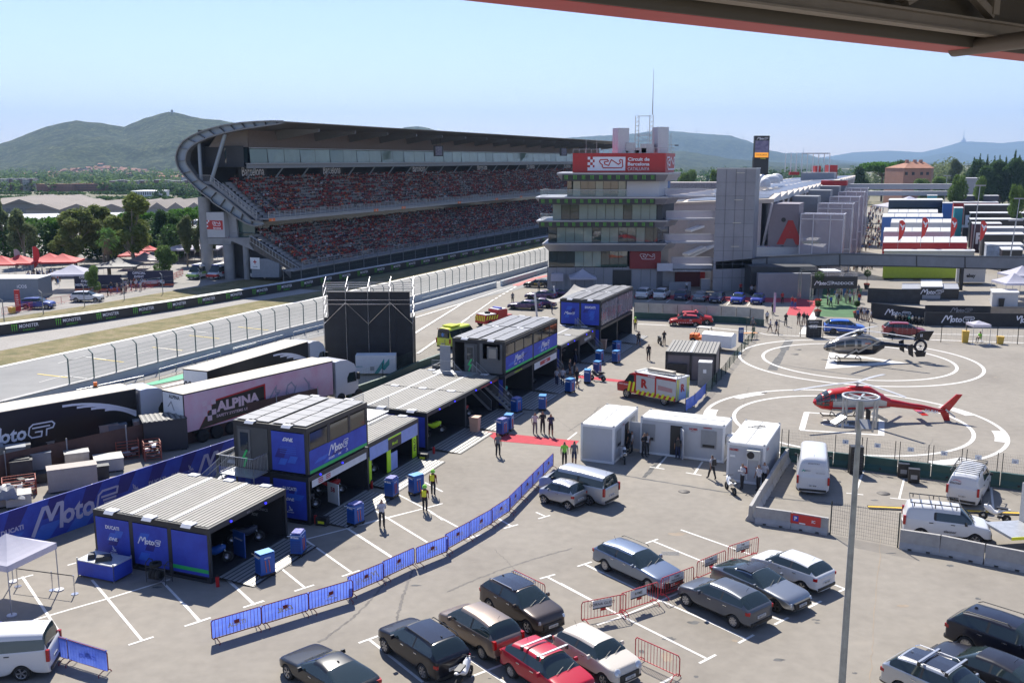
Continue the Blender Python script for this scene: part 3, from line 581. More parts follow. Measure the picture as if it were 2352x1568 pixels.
shed(-60,85,470,490,560,'grey warehouse at the far left edge',80,9,shr,2);shed(60,300,470,500,500,'brown roofed warehouse in the middle of the plain',70,9,shr,3);shed(300,470,470,492,470,'long gabled grey warehouse left of the grandstand',60,11,shr,4);shed(455,540,470,492,480,'grey warehouse seen under the grandstand arch',60,10,shr,2)
def flat(pts,z,h,m,name,label,cat):
 b=MB();P=[G(u,v,z) for u,v in pts];b.prism([Vc((p.x,p.y,z-h)) for p in P],(0,0,h),m);return tag(b.build(name),label,cat)
flat([(-120,525),(200,520),(310,507),(560,506),(560,490),(390,486),(-120,494)],-5,9,shl,'warehouse','huge flat pale roofed factory behind the pines','warehouse')
hz=bpy.data.materials.new('haze_air');hz.use_nodes=True;t=hz.node_tree;t.nodes.remove(t.nodes['Principled BSDF']);pv=t.nodes.new('ShaderNodeVolumePrincipled')
pv.inputs['Color'].default_value=(.45,.68,1,1);pv.inputs['Density'].default_value=HAZE;pv.inputs['Anisotropy'].default_value=0
t.links.new(pv.outputs[0],t.nodes['Material Output'].inputs['Volume'])
b=MB();b.box((0,7750,400),(31000,17500,803),WHITE);o=b.build('haze');o.data.materials.clear();o.data.materials.append(hz);tag(o,kind='stuff')
# ---------------- paddock garage blocks
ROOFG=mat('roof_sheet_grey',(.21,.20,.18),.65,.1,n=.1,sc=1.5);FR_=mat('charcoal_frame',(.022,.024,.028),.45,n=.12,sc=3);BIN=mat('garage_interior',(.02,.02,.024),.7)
BLU2=mat('banner_light_blue',(.035,.12,.55),.5,n=.1);BLU3=mat('banner_deep_blue',(.02,.018,.20),.5,n=.1);SOL=mat('solar_panel',(.12,.125,.14),.45,.1,n=.25,sc=2,c2=(.17,.17,.18))
def FX(o,x=(1,0,0),y=(0,0,1)): return frame(o,x,y)
def banner(b,T,w,h,seed=0,m=BLUE):
 b.quad((0,0,0),(w,0,0),(w,h,0),(0,h,0),m,T);rr=RRn(seed)
 for k in rn(3):
  x=rr.uniform(.05,.6)*w;y=rr.uniform(.1,.7)*h;ww=rr.uniform(.25,.4)*w;hh=rr.uniform(.15,.25)*h;P=[(x,y,.004+k*.002),(min(w,x+ww*.7),y,.004+k*.002),(min(w,x+ww),min(h,y+hh),.004+k*.002),(min(w,x+ww*.3),min(h,y+hh),.004+k*.002)]
  b.poly(P,(BLU2,BLU3)[k%2],T)
def bull(b,T,h,m): # small tyre-man style mark reduced to a seated figure glyph and a word
 stroke(b,T@Matrix.Diagonal((h,h,1,1)),[(-.15,.5),(-.1,.1),(.12,.0),(.35,.08)],.09,m);stroke(b,T@Matrix.Diagonal((h,h,1,1))@MTr((0,0,.01)),[(.02,.35),(.12,0),(.4,-.1),(-.3,-.12)],.1,m)
 b.text('MICHELIN',T@MTr((0,-h*.42,.0)),h*.2,m)
def block2(name,label,s0,s1,t0,t1,H,nm,solar=False,low=None,deep=1,holes=None):
 o=thing(name,label,'garage',ST(s0,t1),-ROW);W=t1-t0;L=s1-s0;storeys=2 if H>4 else 1
 f=MB();x0=-W
 f.bx(x0,0,0,L,.02,.16,FR_)
 for st in rn(storeys):
  zb=st*2.9;zt=zb+2.9
  f.bx(x0,0,0,.14,zt-.3,zt,FR_);f.bx(x0,0,L-.14,L,zt-.3,zt,FR_);f.bx(x0,x0+.14,.14,L-.14,zt-.3,zt,FR_);f.bx(-.14,0,.14,L-.14,zt-.3,zt,FR_)
  for i in rn(nm+1):
   x=x0+W*i/nm;xa=min(max(x-.12,x0),-.24);f.bx(xa,xa+.24,.003,.16,zb+.16,zt-.3,FR_);f.bx(xa,xa+.24,L-.16,L-.003,zb+.16,zt-.3,FR_)
  for j in rn(1,deep):
   y=L*j/deep;f.bx(-.16,-.003,y-.13,y+.13,zb+.16,zt-.3,FR_);f.bx(x0,x0+.14,y-.13,y+.13,zb+.16,zt-.3,FR_)
 f.build('frame',o)
 r=MB();r.bx(x0+.02,-.02,.02,L-.02,H-.02,H+.01,FR_)
 if not solar:
  for i in rn(nm):
   xa=x0+W*i/nm+.12;xb=x0+W*(i+1)/nm-.12;k=9
   for j in rn(k):
    for d in rn(deep): r.bx(xa+(xb-xa)*j/k+.03,xa+(xb-xa)*(j+1)/k-.03,L*d/deep+.1,L*(d+1)/deep-.1,H+.012,H+.05,ROOFG)
   if i: r.bx(x0+W*i/nm-.09,x0+W*i/nm+.09,.1,L-.1,H+.012,H+.07,mat('roof_flashing',(.55,.55,.55),.4,.3))
 r.build('roof',o)
 if solar:
  for i in rn(nm):
   xa=x0+W*i/nm+.12;xb=x0+W*(i+1)/nm-.1
   for d in rn(deep):
    p=MB();k=6
    for j in rn(k):
     for q in rn(2):
      p.bx(xa+(xb-xa)*q/2+.03,xa+(xb-xa)*(q+1)/2-.03,L*d/deep+.15+(L/deep-.3)*j/k,L*d/deep+.1+(L/deep-.3)*(j+1)/k,H+.06,H+.10,SOL)
    p.build('solar_panel',o)
   c=MB();rr=RRn(i);c.pipe([((xa+xb)/2+rr.uniform(-.08,.08),L*j/16+.2,H+.12) for j in rn(16)],.015,BLACK,3);c.build('roof_cable',o)
 for i in rn(nm):
  for e in ((0,1) if deep==1 else (0,.5,1)):
   y=e*L;k=MB();k.box((x0+W*(i+.5)/nm,y+(.12 if e==0 else (-.12 if e==1 else 0)),H+.075),(.62,.42,.05),mat('roof_bracket_white',(.66,.66,.68),.4));
   if e==0: k.quad((x0+W*(i+.5)/nm-.31,-.1,H+.09),(x0+W*(i+.5)/nm-.31,-.24,H-.04),(x0+W*(i+.5)/nm+.31,-.24,H-.04),(x0+W*(i+.5)/nm+.31,-.1,H+.09),MATS['roof_bracket_white'])
   k.build('roof_bracket',o)
 wl=MB();wl.bx(x0+.03,x0+.09,.16,L-.16,.16,H-.3,FR_);wl.bx(x0+.24,-.24,L-.12,L-.05,.16,H-.3,FR_);wl.build('wall',o)
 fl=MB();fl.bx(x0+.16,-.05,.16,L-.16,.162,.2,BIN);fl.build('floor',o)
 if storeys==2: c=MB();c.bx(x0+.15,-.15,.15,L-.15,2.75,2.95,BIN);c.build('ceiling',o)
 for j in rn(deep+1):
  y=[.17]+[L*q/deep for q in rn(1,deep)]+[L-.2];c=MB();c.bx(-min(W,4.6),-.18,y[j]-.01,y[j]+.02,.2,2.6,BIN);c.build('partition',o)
 return o,W,L
def panel(o,x0,x1,z0,z1,seed=0,side='f',L=0,y=-.004,fn=None,m=BLUE,name='banner_panel',fancy=True):
 b=MB()
 if side=='f': T=FX((x0,y,z0))
 elif side=='r': T=FX((.006+0,x0,z0),(0,1,0));
 w=x1-x0;h=z1-z0
 if fancy: banner(b,T,w,h,seed,m)
 else: b.quad((0,0,0),(w,0,0),(w,h,0),(0,h,0),m,T)
 if fn: fn(b,T@MTr((w/2,h/2,.015)),w,h)
 return b.build(name,o)
def f_moto(b,T,w,h): moto(b,T@MTr((0,.1*h,0)),.36,LW_,'E')
def f_spons(b,T,w,h):
 b.text('DUCATI',T@MTr((0,h*.28,0)),.2,LW_,.04);b.text('DHL',T@MTr((0,0,0)),.18,LW_,.05,.5,w=.6);bull(b,T@MTr((0,-h*.27,0)),.4,LW_)
def f_stripe(b,T,w,h): b.quad((-w/2,-h*.42,0),(w/2,-h*.42,0),(w/2,-h*.33,0),(-w/2,-h*.33,0),GREEN,T)
def f_dhl(b,T,w,h):
 b.text('DHL',T@MTr((0,h*.32,0)),.22,LW_,.05,.5,w=.75)
 for k in rn(4): b.quad((-.55,h*.12-k*.12,0),(.55,h*.12-k*.12,0),(.55,h*.12-k*.12+.03,0),(-.55,h*.12-k*.12+.03,0),BLU2,T)
def f_duc(b,T,w,h):
 b.text('DUCATI',T@MTr((0,h*.32,0)),.26,LW_,.05)
 for k in rn(8): b.quad((-.55,h*.16-k*.17,0),(.55,h*.16-k*.17,0),(.55,h*.16-k*.17+.03,0),(-.55,h*.16-k*.17+.03,0),BLU2,T)
def f_upper(b,T,w,h):
 b.add([(-w/2,-h*.5,0),(w/2,-h*.5,0),(w/2,-h*.36,0),(-w/2,-h*.36,0)],[(0,1,2,3)],GREEN,T);moto(b,T@MTr((0,h*.12,0)),.52,LW_,'E')
 b.text('DUCATI',T@MTr((-.9,-h*.22,0)),.13,LW_,.04);b.text('DHL',T@MTr((0,-h*.22,0)),.12,LW_,.04,.4);bull(b,T@MTr((.8,-h*.2,0)),.22,LW_)
RAMPM=mat('ramp_grey',(.33,.325,.31),.5,.3,n=.12)
def ramp_(o,y0,y1,w=2.2):
 b=MB();b.add([(.02,y0,.17),(.02,y1,.17),(w,y1,.03),(w,y0,.03)],[(0,3,2,1)],BLACK)
 n=int((y1-y0)/.001/250);n=8
 for k in rn(n):
  xa=.04+(w-.06)*k/n;xb=.04+(w-.06)*(k+.72)/n;za=.17-.14*xa/w+.012;zb=.17-.14*xb/w+.012
  b.add([(xa,y0+.02,za),(xa,y1-.02,za),(xb,y1-.02,zb),(xb,y0+.02,zb)],[(0,3,2,1)],RAMPM)
 b.build('ramp',o)
def header(o,y0,y1,z0,z1,m,fn=None,x=.03):
 b=MB();T=frame((x,y0,z0),(0,1,0),(0,0,1));b.quad((0,0,0),(y1-y0,0,0),(y1-y0,z1-z0,0),(0,z1-z0,0),m,T)
 if fn: fn(b,T@MTr(((y1-y0)/2,(z1-z0)/2,.012)),y1-y0,z1-z0)
 b.build('header_banner',o)
def rail(b,pts,h=1.05,n=8,m=SL_,r=.022,mid=True):
 pts=[Vc(p) for p in pts]
 for a,c in zip(pts,pts[1:]):
  L=(c-a).length;k=max(1,int(L/.13)) if n else 1;b.tube(a+UP*h,c+UP*h,r,m,5);b.tube(a+UP*.1,c+UP*.1,r*.8,m,4)
  for i in rn(k+1):
   q=a.lerp(c,i/k);b.tube(q+UP*.1,q+UP*h,r*(.9 if i in (0,k) else .45),m,4)
def stairs(o,a,c,w,n,m=SL_,name='staircase'):
 """flight from a (bottom) to c (top), width vector w"""
 a=Vc(a);c=Vc(c);w=Vc(w);b=MB()
 for i in rn(n):
  p=a.lerp(c,(i+.5)/n);d=(c-a)/n;d.z=0;b.add([p-d/2,p+d/2,p+d/2+w,p-d/2+w],[(0,1,2,3)],m)
 b.bar(a,c,.05,.2,m);b.bar(a+w,c+w,.05,.2,m);rail(b,[a,c],.95);rail(b,[a+w,c+w],.95);return b.build(name,o)
def beacons(o,ys,z,m=None):
 for y in ys: b=MB();b.tube((0.005,y,z),(.07,y,z),.06,mat('blue_button_lamp',(.03,.03,.9),.3,n=0,emit=1.2),8);b.build('marker_lamp',o)
o,W,L=block2('garage_block','single storey three bay garage nearest the camera, with ribbed roof and blue panels',36.7,43.2,-38.7,-31.25,2.9,3)
for i,fn in enumerate((f_spons,f_moto,f_stripe)): panel(o,-W+W*i/3+.14,-W+W*(i+1)/3-.12,.35,2.55,i,fn=fn,fancy=i<2,name='banner_panel')
ramp_(o,.5,6.1);beacons(o,(1.7,4.6),2.72)
b=MB();b.text('BOX 1',frame((.012,3.2,2.72),(0,1,0),(0,0,1)),.1,GREY);b.text('LCR E-TEAM',frame((-4.4,3.3,1.6),(0,1,0),(0,0,1)),.22,GREY);b.build('lettering',o)
b=MB();b.quad((-4.4,.3,.2),(-.3,6.2,.2),(-.3,6.2,2.5),(-4.4,6.2,2.5),BIN) if 0 else b.text('ELECTRONICS',frame((-1.6,6.0,1.7),(1,0,0),(0,0,1)),.16,GREY);b.text('RDE',frame((-1.8,6.0,1.35),(1,0,0),(0,0,1)),.16,GREY,.03,.4);b.build('lettering',o)
o,W,L=block2('garage_block','two storey garage with solar roof panels, nearest of the tall blocks',45.3,52.0,-36.3,-31.2,5.8,2,True)
panel(o,-W/2+.12,-.18,3.1,5.45,4,fn=f_dhl);panel(o,-W/2+.12,-.18,.3,2.6,5,fn=f_spons);panel(o,-W+.16,-W/2-.12,.3,2.6,8)
def doorfront(o,xa,xb,z0,z1):
 b=MB();b.bx(xa,xb,-.02,.03,z0,z1,mat('door_grey',(.06,.065,.07),.5));b.build('door_wall',o)
 b=MB();b.bx(xa+.1,xa+.95,-.05,-.022,z0,z1-.15,mat('door_mid_grey',(.11,.115,.12),.5));b.bx(xa+.25,xa+.8,-.07,-.052,z0+1.05,z1-.35,glass('dark_glass'));
 stroke(b,frame((xa+.55,-.075,z0+.55),(1,0,0),(0,0,1)),[(.12,.5),(-.15,.05),(.1,.05),(-.1,-.45)],.13,mat('bolt_green',(.05,.55,.15),.5));d=b.build('door',o)
 h=MB();h.bx(xa+.86,xa+.9,-.12,-.053,z0+.95,z0+1.1,SL_);h.build('handle',d)
doorfront(o,-W+.26,-W/2-.13,3.0,5.5)
for a,c,z0 in ((.25,2.2,4.45),(2.35,4.45,4.45),(4.6,6.4,4.45)):
 b=MB();b.quad((.0,a,z0),(.0,c,z0),(.0,c,5.42),(.0,a,5.42),glass('smoked_glass',(.02,.022,.024),.06));b.build('window',o)
for a,c in ((2.1,2.4),(4.4,4.65),(.16,.28),(6.38,6.5)): b=MB();b.bx(-.03,.02,a,c,4.4,5.5,FR_);b.build('window_post',o)
panel(o,.18,L-.18,3.05,4.42,7,'r',fn=f_upper,name='long_banner')
header(o,.3,L-.3,2.2,2.62,mat('header_white',(.6,.6,.62),.5),lambda b,T,w,h:[b.quad((x,-.13+j*.11,0),(x+.5,-.13+j*.11,0),(x+.5,-.07+j*.11,0),(x,-.07+j*.11,0),RED,T) for x in (-2.4,-1.6) for j in rn(3)])
ramp_(o,.5,6.2);beacons(o,(1.2,3.6),2.75)
b=MB();b.bx(-W,-W+2.35,-1.35,-.03,2.9,2.96,SL_);b.build('landing',o);b=MB()
for x in (-W+.05,-W+2.3): b.tube((x,-1.3,0),(x,-1.3,2.9),.04,SL_,5)
rail(b,[(-W,-.05,2.96),(-W,-1.35,2.96)],1.1);rail(b,[(-W,-1.35,2.96),(-W+2.35,-1.35,2.96),(-W+2.35,-.05,2.96)],1.1);b.build('railing',o)
stairs(o,(-W-3.3,-1.35,.1),(-W,-1.35,2.93),(0,1.2,0),12)
o,W,L=block2('garage_block','low ribbed roof store room tucked left of the nearest tall block',47.0,52.0,-39.1,-36.45,2.6,1);panel(o,-W+.2,-.2,.3,2.2,11)
o,W,L=block2('garage_block','single storey garage with lilac cloth and lime green boards',52.3,59.4,-36.3,-31.5,2.9,2)
header(o,.3,L-.2,1.75,2.62,mat('lilac_cloth',(.30,.36,.66),.7),lambda b,T,w,h:[b.quad((-.9,-.42,.0),(.9,-.42,0),(.9,.3,0),(-.9,.3,0),BLACK,T),b.quad((-.9,.3,.0),(.9,.3,0),(.9,.42,0),(-.9,.42,0),LIME,T),b.text('MotoE',T@MTr((0,-.1,.01)),.2,LIME)])
for (y,w_,m) in ((.35,.3,LIME),(2.7,.5,LIME),(3.2,.9,MATS['lilac_cloth']),(6.3,.55,LIME)):
 b=MB();b.bx(-.12,-.06,y,y+w_,.2,1.7+(.25 if m is LIME else -.3),m);
 if w_>.5 and m is LIME: b.text('FELO',frame((-.05,y+.27,1.1),(0,0,1),(0,-1,0)),.3,BLACK,.03)
 b.build('team_board',o)
b=MB();b.bx(-.9,-.84,.5,1.9,.2,1.5,mat('green_board',(.3,.55,.02),.5));b.build('team_board',o);ramp_(o,.2,6.9);beacons(o,(),2.7)
o=thing('roof_terrace','small railed steel terrace on the roof between two garages','terrace',ST(59.4,-36.3),-ROW);b=MB();b.bx(0,2.1,-2.2,.6,2.96,3.02,SL_);b.build('deck',o);b=MB();rail(b,[(0,.6,3),(0,-2.2,3)],1.1);rail(b,[(0,-2.2,3),(2.1,-2.2,3),(2.1,.6,3)],1.1);b.build('railing',o)
o,W,L=block2('garage_block','wide single storey double garage with ribbed roof in the middle of the row',60.9,74.1,-39.1,-31.6,2.9,3,deep=2)
panel(o,-W/3+.13,-.18,.3,2.55,13,fn=lambda b,T,w,h:(b.text('MICHELIN',T@MTr((0,h*.25,0)),.14,LW_),[b.quad((-.5,h*.1-k*.12,0),(.5,h*.1-k*.12,0),(.5,h*.1-k*.12+.03,0),(-.5,h*.1-k*.12+.03,0),BLU2,T) for k in rn(7)]));panel(o,-2*W/3+.13,-W/3-.13,.3,2.55,14);panel(o,-W+.18,-2*W/3-.13,.3,2.55,15)
ramp_(o,.4,6.3,2.5);ramp_(o,6.9,12.9,2.5);beacons(o,(2,4.6,8.5,11.5),2.72)
b=MB();b.text('RIDERS',frame((-1.7,6.4,1.9),(1,0,0),(0,0,1)),.22,GREY,.03);b.text('APRILIA',frame((-1.5,12.9,1.9),(1,0,0),(0,0,1)),.12,GREY);b.quad((.012,9.5,2.63),(.012,12.8,2.63),(.012,12.8,2.7),(.012,9.5,2.7),RED);b.build('lettering',o)
o,W,L=block2('garage_block','longest two storey garage with solar panels, open grey shutters and blue banners',74.5,87.6,-36.1,-31.2,5.8,2,True,deep=2)
b=MB();b.bx(-W/2+.13,-.25,-.02,.04,3.0,4.2,MATS['door_mid_grey']);b.bx(-W/2+.13,-W/2+.4,-.02,.04,4.2,5.5,MATS['door_mid_grey']);b.bx(-.45,-.25,-.02,.04,4.2,5.5,MATS['door_mid_grey']);b.build('shutter_wall',o)
b=MB();b.bx(-1.45,-.5,-.45,-.4,4.25,5.35,MATS['door_mid_grey']);b.bx(-1.3,-.62,-.47,-.452,4.4,5.2,mat('beige_blind',(.3,.28,.24),.8));b.build('window_shutter',o)
b=MB();b.bx(-W-.9,-W+.1,-.6,-.55,3.0,5.2,mat('open_door_pale',(.3,.31,.33),.4));b.build('open_door',o)
doorfront(o,-W+1.15,-W/2-.1,3.0,5.45)
for d in rn(2):
 y0=L/2*d
 for k in rn(3): b=MB();b.quad((.0,y0+.2+k*2.1,4.5),(.0,y0+2.1+k*2.1,4.5),(.0,y0+2.1+k*2.1,5.42),(.0,y0+.2+k*2.1,5.42),MATS['smoked_glass']);b.build('window',o)
 for k in rn(4): b=MB();b.bx(-.03,.02,y0+.1+k*2.1,y0+.2+k*2.1,4.4,5.5,FR_);b.build('window_post',o)
 panel(o,y0+.18,y0+L/2-.14,3.1,4.45,17+d,'r',fn=f_upper,name='long_banner')
header(o,L/2+.3,L-.3,2.0,2.6,MATS['header_white'],lambda b,T,w,h:(b.quad((-1.5,-.15,0),(1.2,-.15,0),(1.2,.2,0),(-1.5,.2,0),RED,T),b.text('AUDI',T@MTr((0,0,.01)),.22,LW_,.03)))
b=MB();b.text('HP POSE RACING TEAM',frame((.012,3.0,2.74),(0,1,0),(0,0,1)),.12,LIME);b.build('lettering',o)
ramp_(o,.4,6.2,2.6);ramp_(o,6.9,12.8,2.6)
stairs(o,(.9,-.95,.1),(-2.6,-.95,2.95),(0,.85,0),12);panel(o,-1.9,-.2,.3,2.5,21);stairs(o,(-W/2-.1,-1.1,.1) if 0 else (.2,-1.4,2.95-2.85),(.2-.01,-1.35,.12),(0,.1,0),1) if 0 else None
b=MB();b.bx(-W-1.2,-W/2,-1.5,-.05,2.92,2.98,SL_);rail(b,[(-W-1.2,-1.5,2.98),(-W+.9,-1.5,2.98)],1.1);b.build('landing',o)
stairs(o,(-.6,-1.5,.1),(-W+.9,-1.5,2.95),(0,-.0001,0),10,name='stair_flight')
o,W,L=block2('garage_block','low ribbed store room left of the longest tall block',76.0,87.6,-38.8,-36.25,2.7,1)
o,W,L=block2('garage_block','single storey double garage between the two far tall blocks',89.0,100.2,-36.3,-31.3,2.9,2,deep=2);panel(o,-W/2+.13,-.18,.3,2.55,23)
header(o,L/2+.2,L-.2,1.9,2.62,mat('header_black',(.02,.02,.03),.4),lambda b,T,w,h:b.text('FELSE-POWER',T,.28,LW_,.03));ramp_(o,.4,5.2,2.4);ramp_(o,6,10.6,2.4);b=MB();b.text('DYNAVOLT',frame((-1.8,5.3,1.8),(1,0,0),(0,0,1)),.18,GREY,.03);b.text('GP',frame((-1.6,5.3,1.4),(1,0,0),(0,0,1)),.3,GREY,.03);b.build('lettering',o)
stairs(o,(.3,-.95,.1),(-2.6,-.95,2.9),(0,.8,0),11);beacons(o,(2,4,8,10),2.72)
o,W,L=block2('garage_block','farthest two storey garage with transparent curtains upstairs',100.7,113.7,-35.6,-30.9,5.8,2,True,deep=2)
panel(o,-W+.16,-W/2-.12,3.1,5.45,25,fn=lambda b,T,w,h:moto(b,T,.3,LW_,'E'));panel(o,-W/2+.12,-.18,3.1,5.45,26,fn=f_duc);panel(o,-W/2+.12,-.18,.3,2.6,27);panel(o,-W+.16,-W/2-.12,.3,2.6,28)
cur=mat('clear_curtain',(.25,.24,.3),.15,n=.5,sc=.8,c2=(.45,.42,.5),alpha=.55)
for a,c in ((.2,L/2-.15),(L/2+.15,L-.2)):
 b=MB();n=14
 for k in rn(n): y=a+(c-a)*k/n;y2=a+(c-a)*(k+1)/n;b.quad((.03+.04*(k%2),y,3.1),(.03+.04*((k+1)%2),y2,3.1),(.03+.04*((k+1)%2),y2,5.45),(.03+.04*(k%2),y,5.45),cur)
 b.build('curtain',o)
for k,y in enumerate((1.5,4,8,10.5)):
 b=MB();b.box((-1.2,y,3.4),(.7,1.2,.75),RED);b.box((-1.2,y,3.85),(.9,1.5,.08),RED);b.build('red_table',o)
ramp_(o,.5,5.8,2.2);ramp_(o,7,12.4,2.2)
stairs(o,(.3,-.95,.1),(-2.6,-.95,2.9),(0,.8,0),11)
o=thing('shade_sail','pale grey shade sail stretched from the farthest tall garage','shade sail',(0,0,0));b=MB();sl=mat('sail_cloth',(.42,.40,.37),.8,tl=.3)
A_,B_,C_,D_=G(*zz(1500,1000,1340,290),4.6),G(*zz(1500,1000,1600,160),5.6),G(*zz(1500,1000,1790,175),5.8),G(*zz(1500,1000,1500,300),5.8)
n=8
for i in rn(n):
 for j in rn(n):
  f=lambda u,v:(A_*(1-u)+D_*u)*(1-v)+(B_*(1-u)+C_*u)*v-UP*1.3*4*v*(1-v)*(1-u)*.6-UP*u*(1-u)*1.6
  b.add([f(i/n,j/n),f((i+1)/n,j/n),f((i+1)/n,(j+1)/n),f(i/n,(j+1)/n)],[(0,1,2,3)],sl,smooth=True)
b.build('cloth',o)
for (x,y,x2,y2) in ((1258,460,1222,245),(1430,300,1420,180)):
 a=Gz(1500,1000,x,y);b=MB();b.tube(a,Vc((a.x-.3,a.y,HZ(a,zz(0,1000,0,y2)[1]))),.14,mat('white_post',(.6,.6,.6),.5),10);b.build('pole',o)
# ---------------- grandstand
SA,SE=141.0,352.0
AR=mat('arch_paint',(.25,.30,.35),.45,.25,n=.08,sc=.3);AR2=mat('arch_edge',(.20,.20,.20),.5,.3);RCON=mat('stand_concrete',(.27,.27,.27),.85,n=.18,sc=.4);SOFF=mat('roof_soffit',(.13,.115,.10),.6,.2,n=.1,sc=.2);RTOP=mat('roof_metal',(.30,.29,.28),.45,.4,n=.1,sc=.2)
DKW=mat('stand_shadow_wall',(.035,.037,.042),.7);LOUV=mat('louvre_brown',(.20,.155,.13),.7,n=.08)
z5=lambda ox,oy,x,y:zz(ox,oy,x,y,4.9)
out=[z5(640,440,*p) for p in ((2110,75),(1900,70),(1600,82),(1300,105),(950,160),(650,240),(420,340),(260,440),(175,560),(130,680),(125,780),(150,880),(215,1000),(330,1130),(450,1250),(590,1380),(760,1500))]+[z5(700,720,*p) for p in ((520,200),(700,310),(880,430),(1050,535),(1180,600),(1310,622),(1420,595))]
inn=[z5(640,440,*p) for p in ((2090,100),(2000,125),(1700,165),(1350,215),(1000,290),(750,360),(520,460),(380,560),(320,660),(300,790),(330,880),(420,1000),(550,1170))]+[z5(700,720,*p) for p in ((600,0),(740,110),(900,250),(1060,380),(1220,520),(1400,545))]
OP=[GS(u,v,SA) for u,v in out];IP=[GS(u,v,SA) for u,v in inn]
def resamp(P,n):
 L=[0]
 for a,c in zip(P,P[1:]): L.append(L[-1]+(c-a).length)
 o=[]
 for k in rn(n):
  d=L[-1]*k/(n-1);i=max(j for j in rn(len(L)) if L[j]<=d+1e-9);i=min(i,len(P)-2);o.append(P[i].lerp(P[i+1],(d-L[i])/(L[i+1]-L[i])))
 return o
NO=60;OR=resamp(OP,NO);IR=resamp(IP,NO);sd_=Vc((rs,rc,0))
gst=thing('grandstand','huge covered two tier grandstand packed with spectators across the track','grandstand',ST(SA,-105))
def gl(b,name): 
 o=b.build(name);o.parent=gst;o.matrix_parent_inverse=MTr(-gst.location);return o
gst_loc=gst.location.copy()
b=MB()
for i in rn(NO-1): b.add([OR[i],OR[i+1],IR[i+1],IR[i]],[(0,1,2,3)],AR,smooth=False)
b2=MB()
for P,sg in ((OR,1),(IR,-1)):
 for i in rn(NO-1):
  a,c=P[i],P[i+1];b.add([a-sd_*.55,c-sd_*.55,c+sd_*.8,a+sd_*.8],[(0,1,2,3)],AR2,smooth=True)
  d=(c-a).normalized();nn=sd_.cross(d)*.12*sg
  b.add([a-sd_*.55-nn,c-sd_*.55-nn,c-sd_*.55+nn,a-sd_*.55+nn],[(0,1,2,3)],AR2)
gl(b,'end_arch')
for i in rn(2,NO-1,3):
 b=MB();b.bar(OR[i]-sd_*.25,IR[i]-sd_*.25,.5,.06,AR2,up=sd_.cross((OR[i]-IR[i]).normalized()));gl(b,'arch_stiffener')
b=MB();k0=0
upper=[i for i in rn(NO) if OR[i].z>14 and (i<NO*.62)]
for i,j in zip(upper,upper[1:]):
 a,c=OR[i],OR[j];off=sd_*(SE-SA);b.add([a,c,c+off,a+off],[(0,3,2,1)],RTOP,smooth=True)
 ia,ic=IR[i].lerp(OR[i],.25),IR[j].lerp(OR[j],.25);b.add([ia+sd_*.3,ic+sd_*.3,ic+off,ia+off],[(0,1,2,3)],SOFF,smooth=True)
a,c=OR[0],IR[0].lerp(OR[0],.25);off=sd_*(SE-SA);b.add([a,c,c+off,a+off],[(0,1,2,3)],RTOP);gl(b,'roof')
SL=lambda s,t,z:ST(s,t,z)
for k in rn(17):   # cantilever ribs
 s=152+k*12.4;b=MB();b.prism([SL(s,-99.6,26.2),SL(s,-99.6,25.7),SL(s,-108.5,24.3),SL(s,-109,26.3)],sd_*.35,mat('rib_grey',(.13,.125,.12),.6));gl(b,'roof_rib')
b=MB()
for k in rn(14): z=22.95+k*.2;b.add([SL(145,-109.5-k*.01,z),SL(SE,-109.5-k*.01,z),SL(SE,-109.58-k*.01,z+.19),SL(145,-109.58-k*.01,z+.19)],[(0,1,2,3)],LOUV)
b.bx(0,0,0,0,0,0,LOUV);b.add([SL(145,-109.75,22.9),SL(SE,-109.75,22.9),SL(SE,-109.75,26.2),SL(145,-109.75,26.2)],[(0,1,2,3)],LOUV);gl(b,'louvre_wall')
gg_=glass('stand_glass',(.10,.16,.13),.08,.8)
ns=40
for k in rn(ns):
 s=145.3+(SE-146)*k/ns;s2=145.3+(SE-146)*(k+1)/ns;b=MB();b.add([SL(s+.06,-109.6+.35*(k%2)*.3,20.25),SL(s2-.06,-109.6,20.25),SL(s2-.06,-109.75,22.85),SL(s+.06,-109.75,22.85)],[(0,1,2,3)],mat('stand_glass_pale',(.17,.24,.205),.12,spec=.8,n=.25,sc=.15) if k%5 else gg_);gl(b,'window')
b=MB();b.bar(SL(145,-109.3,22.88),SL(SE,-109.3,22.88),.5,.16,mat('beam_pale',(.36,.38,.40),.5));b.bar(SL(144,-109.2,20.15),SL(SE,-109.2,20.15),.9,.16,MATS['beam_pale']);b.bar(SL(144,-109.4,19.7),SL(SE,-109.4,19.7),.3,.8,mat('beam_grey',(.2,.21,.22),.5));gl(b,'box_fascia')
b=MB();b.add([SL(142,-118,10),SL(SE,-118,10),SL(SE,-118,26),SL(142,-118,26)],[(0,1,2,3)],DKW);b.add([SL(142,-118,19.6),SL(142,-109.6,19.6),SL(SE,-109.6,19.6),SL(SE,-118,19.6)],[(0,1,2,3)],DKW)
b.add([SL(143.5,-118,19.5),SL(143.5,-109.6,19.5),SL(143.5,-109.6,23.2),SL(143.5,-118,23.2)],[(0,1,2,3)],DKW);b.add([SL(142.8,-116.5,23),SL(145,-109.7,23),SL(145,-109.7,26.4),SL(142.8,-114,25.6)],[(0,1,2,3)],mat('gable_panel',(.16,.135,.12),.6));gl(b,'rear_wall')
b=MB();b.add([SL(143.4,-113.6,20.3),SL(144.9,-109.8,20.3),SL(144.9,-109.8,22.8),SL(143.4,-113.6,22.8)],[(0,1,2,3)],glass('stand_dark_glass',(.03,.05,.055)));gl(b,'window')
for k,u in enumerate((583,762,961,1107,1190,1223)):
 pass
sb=[]
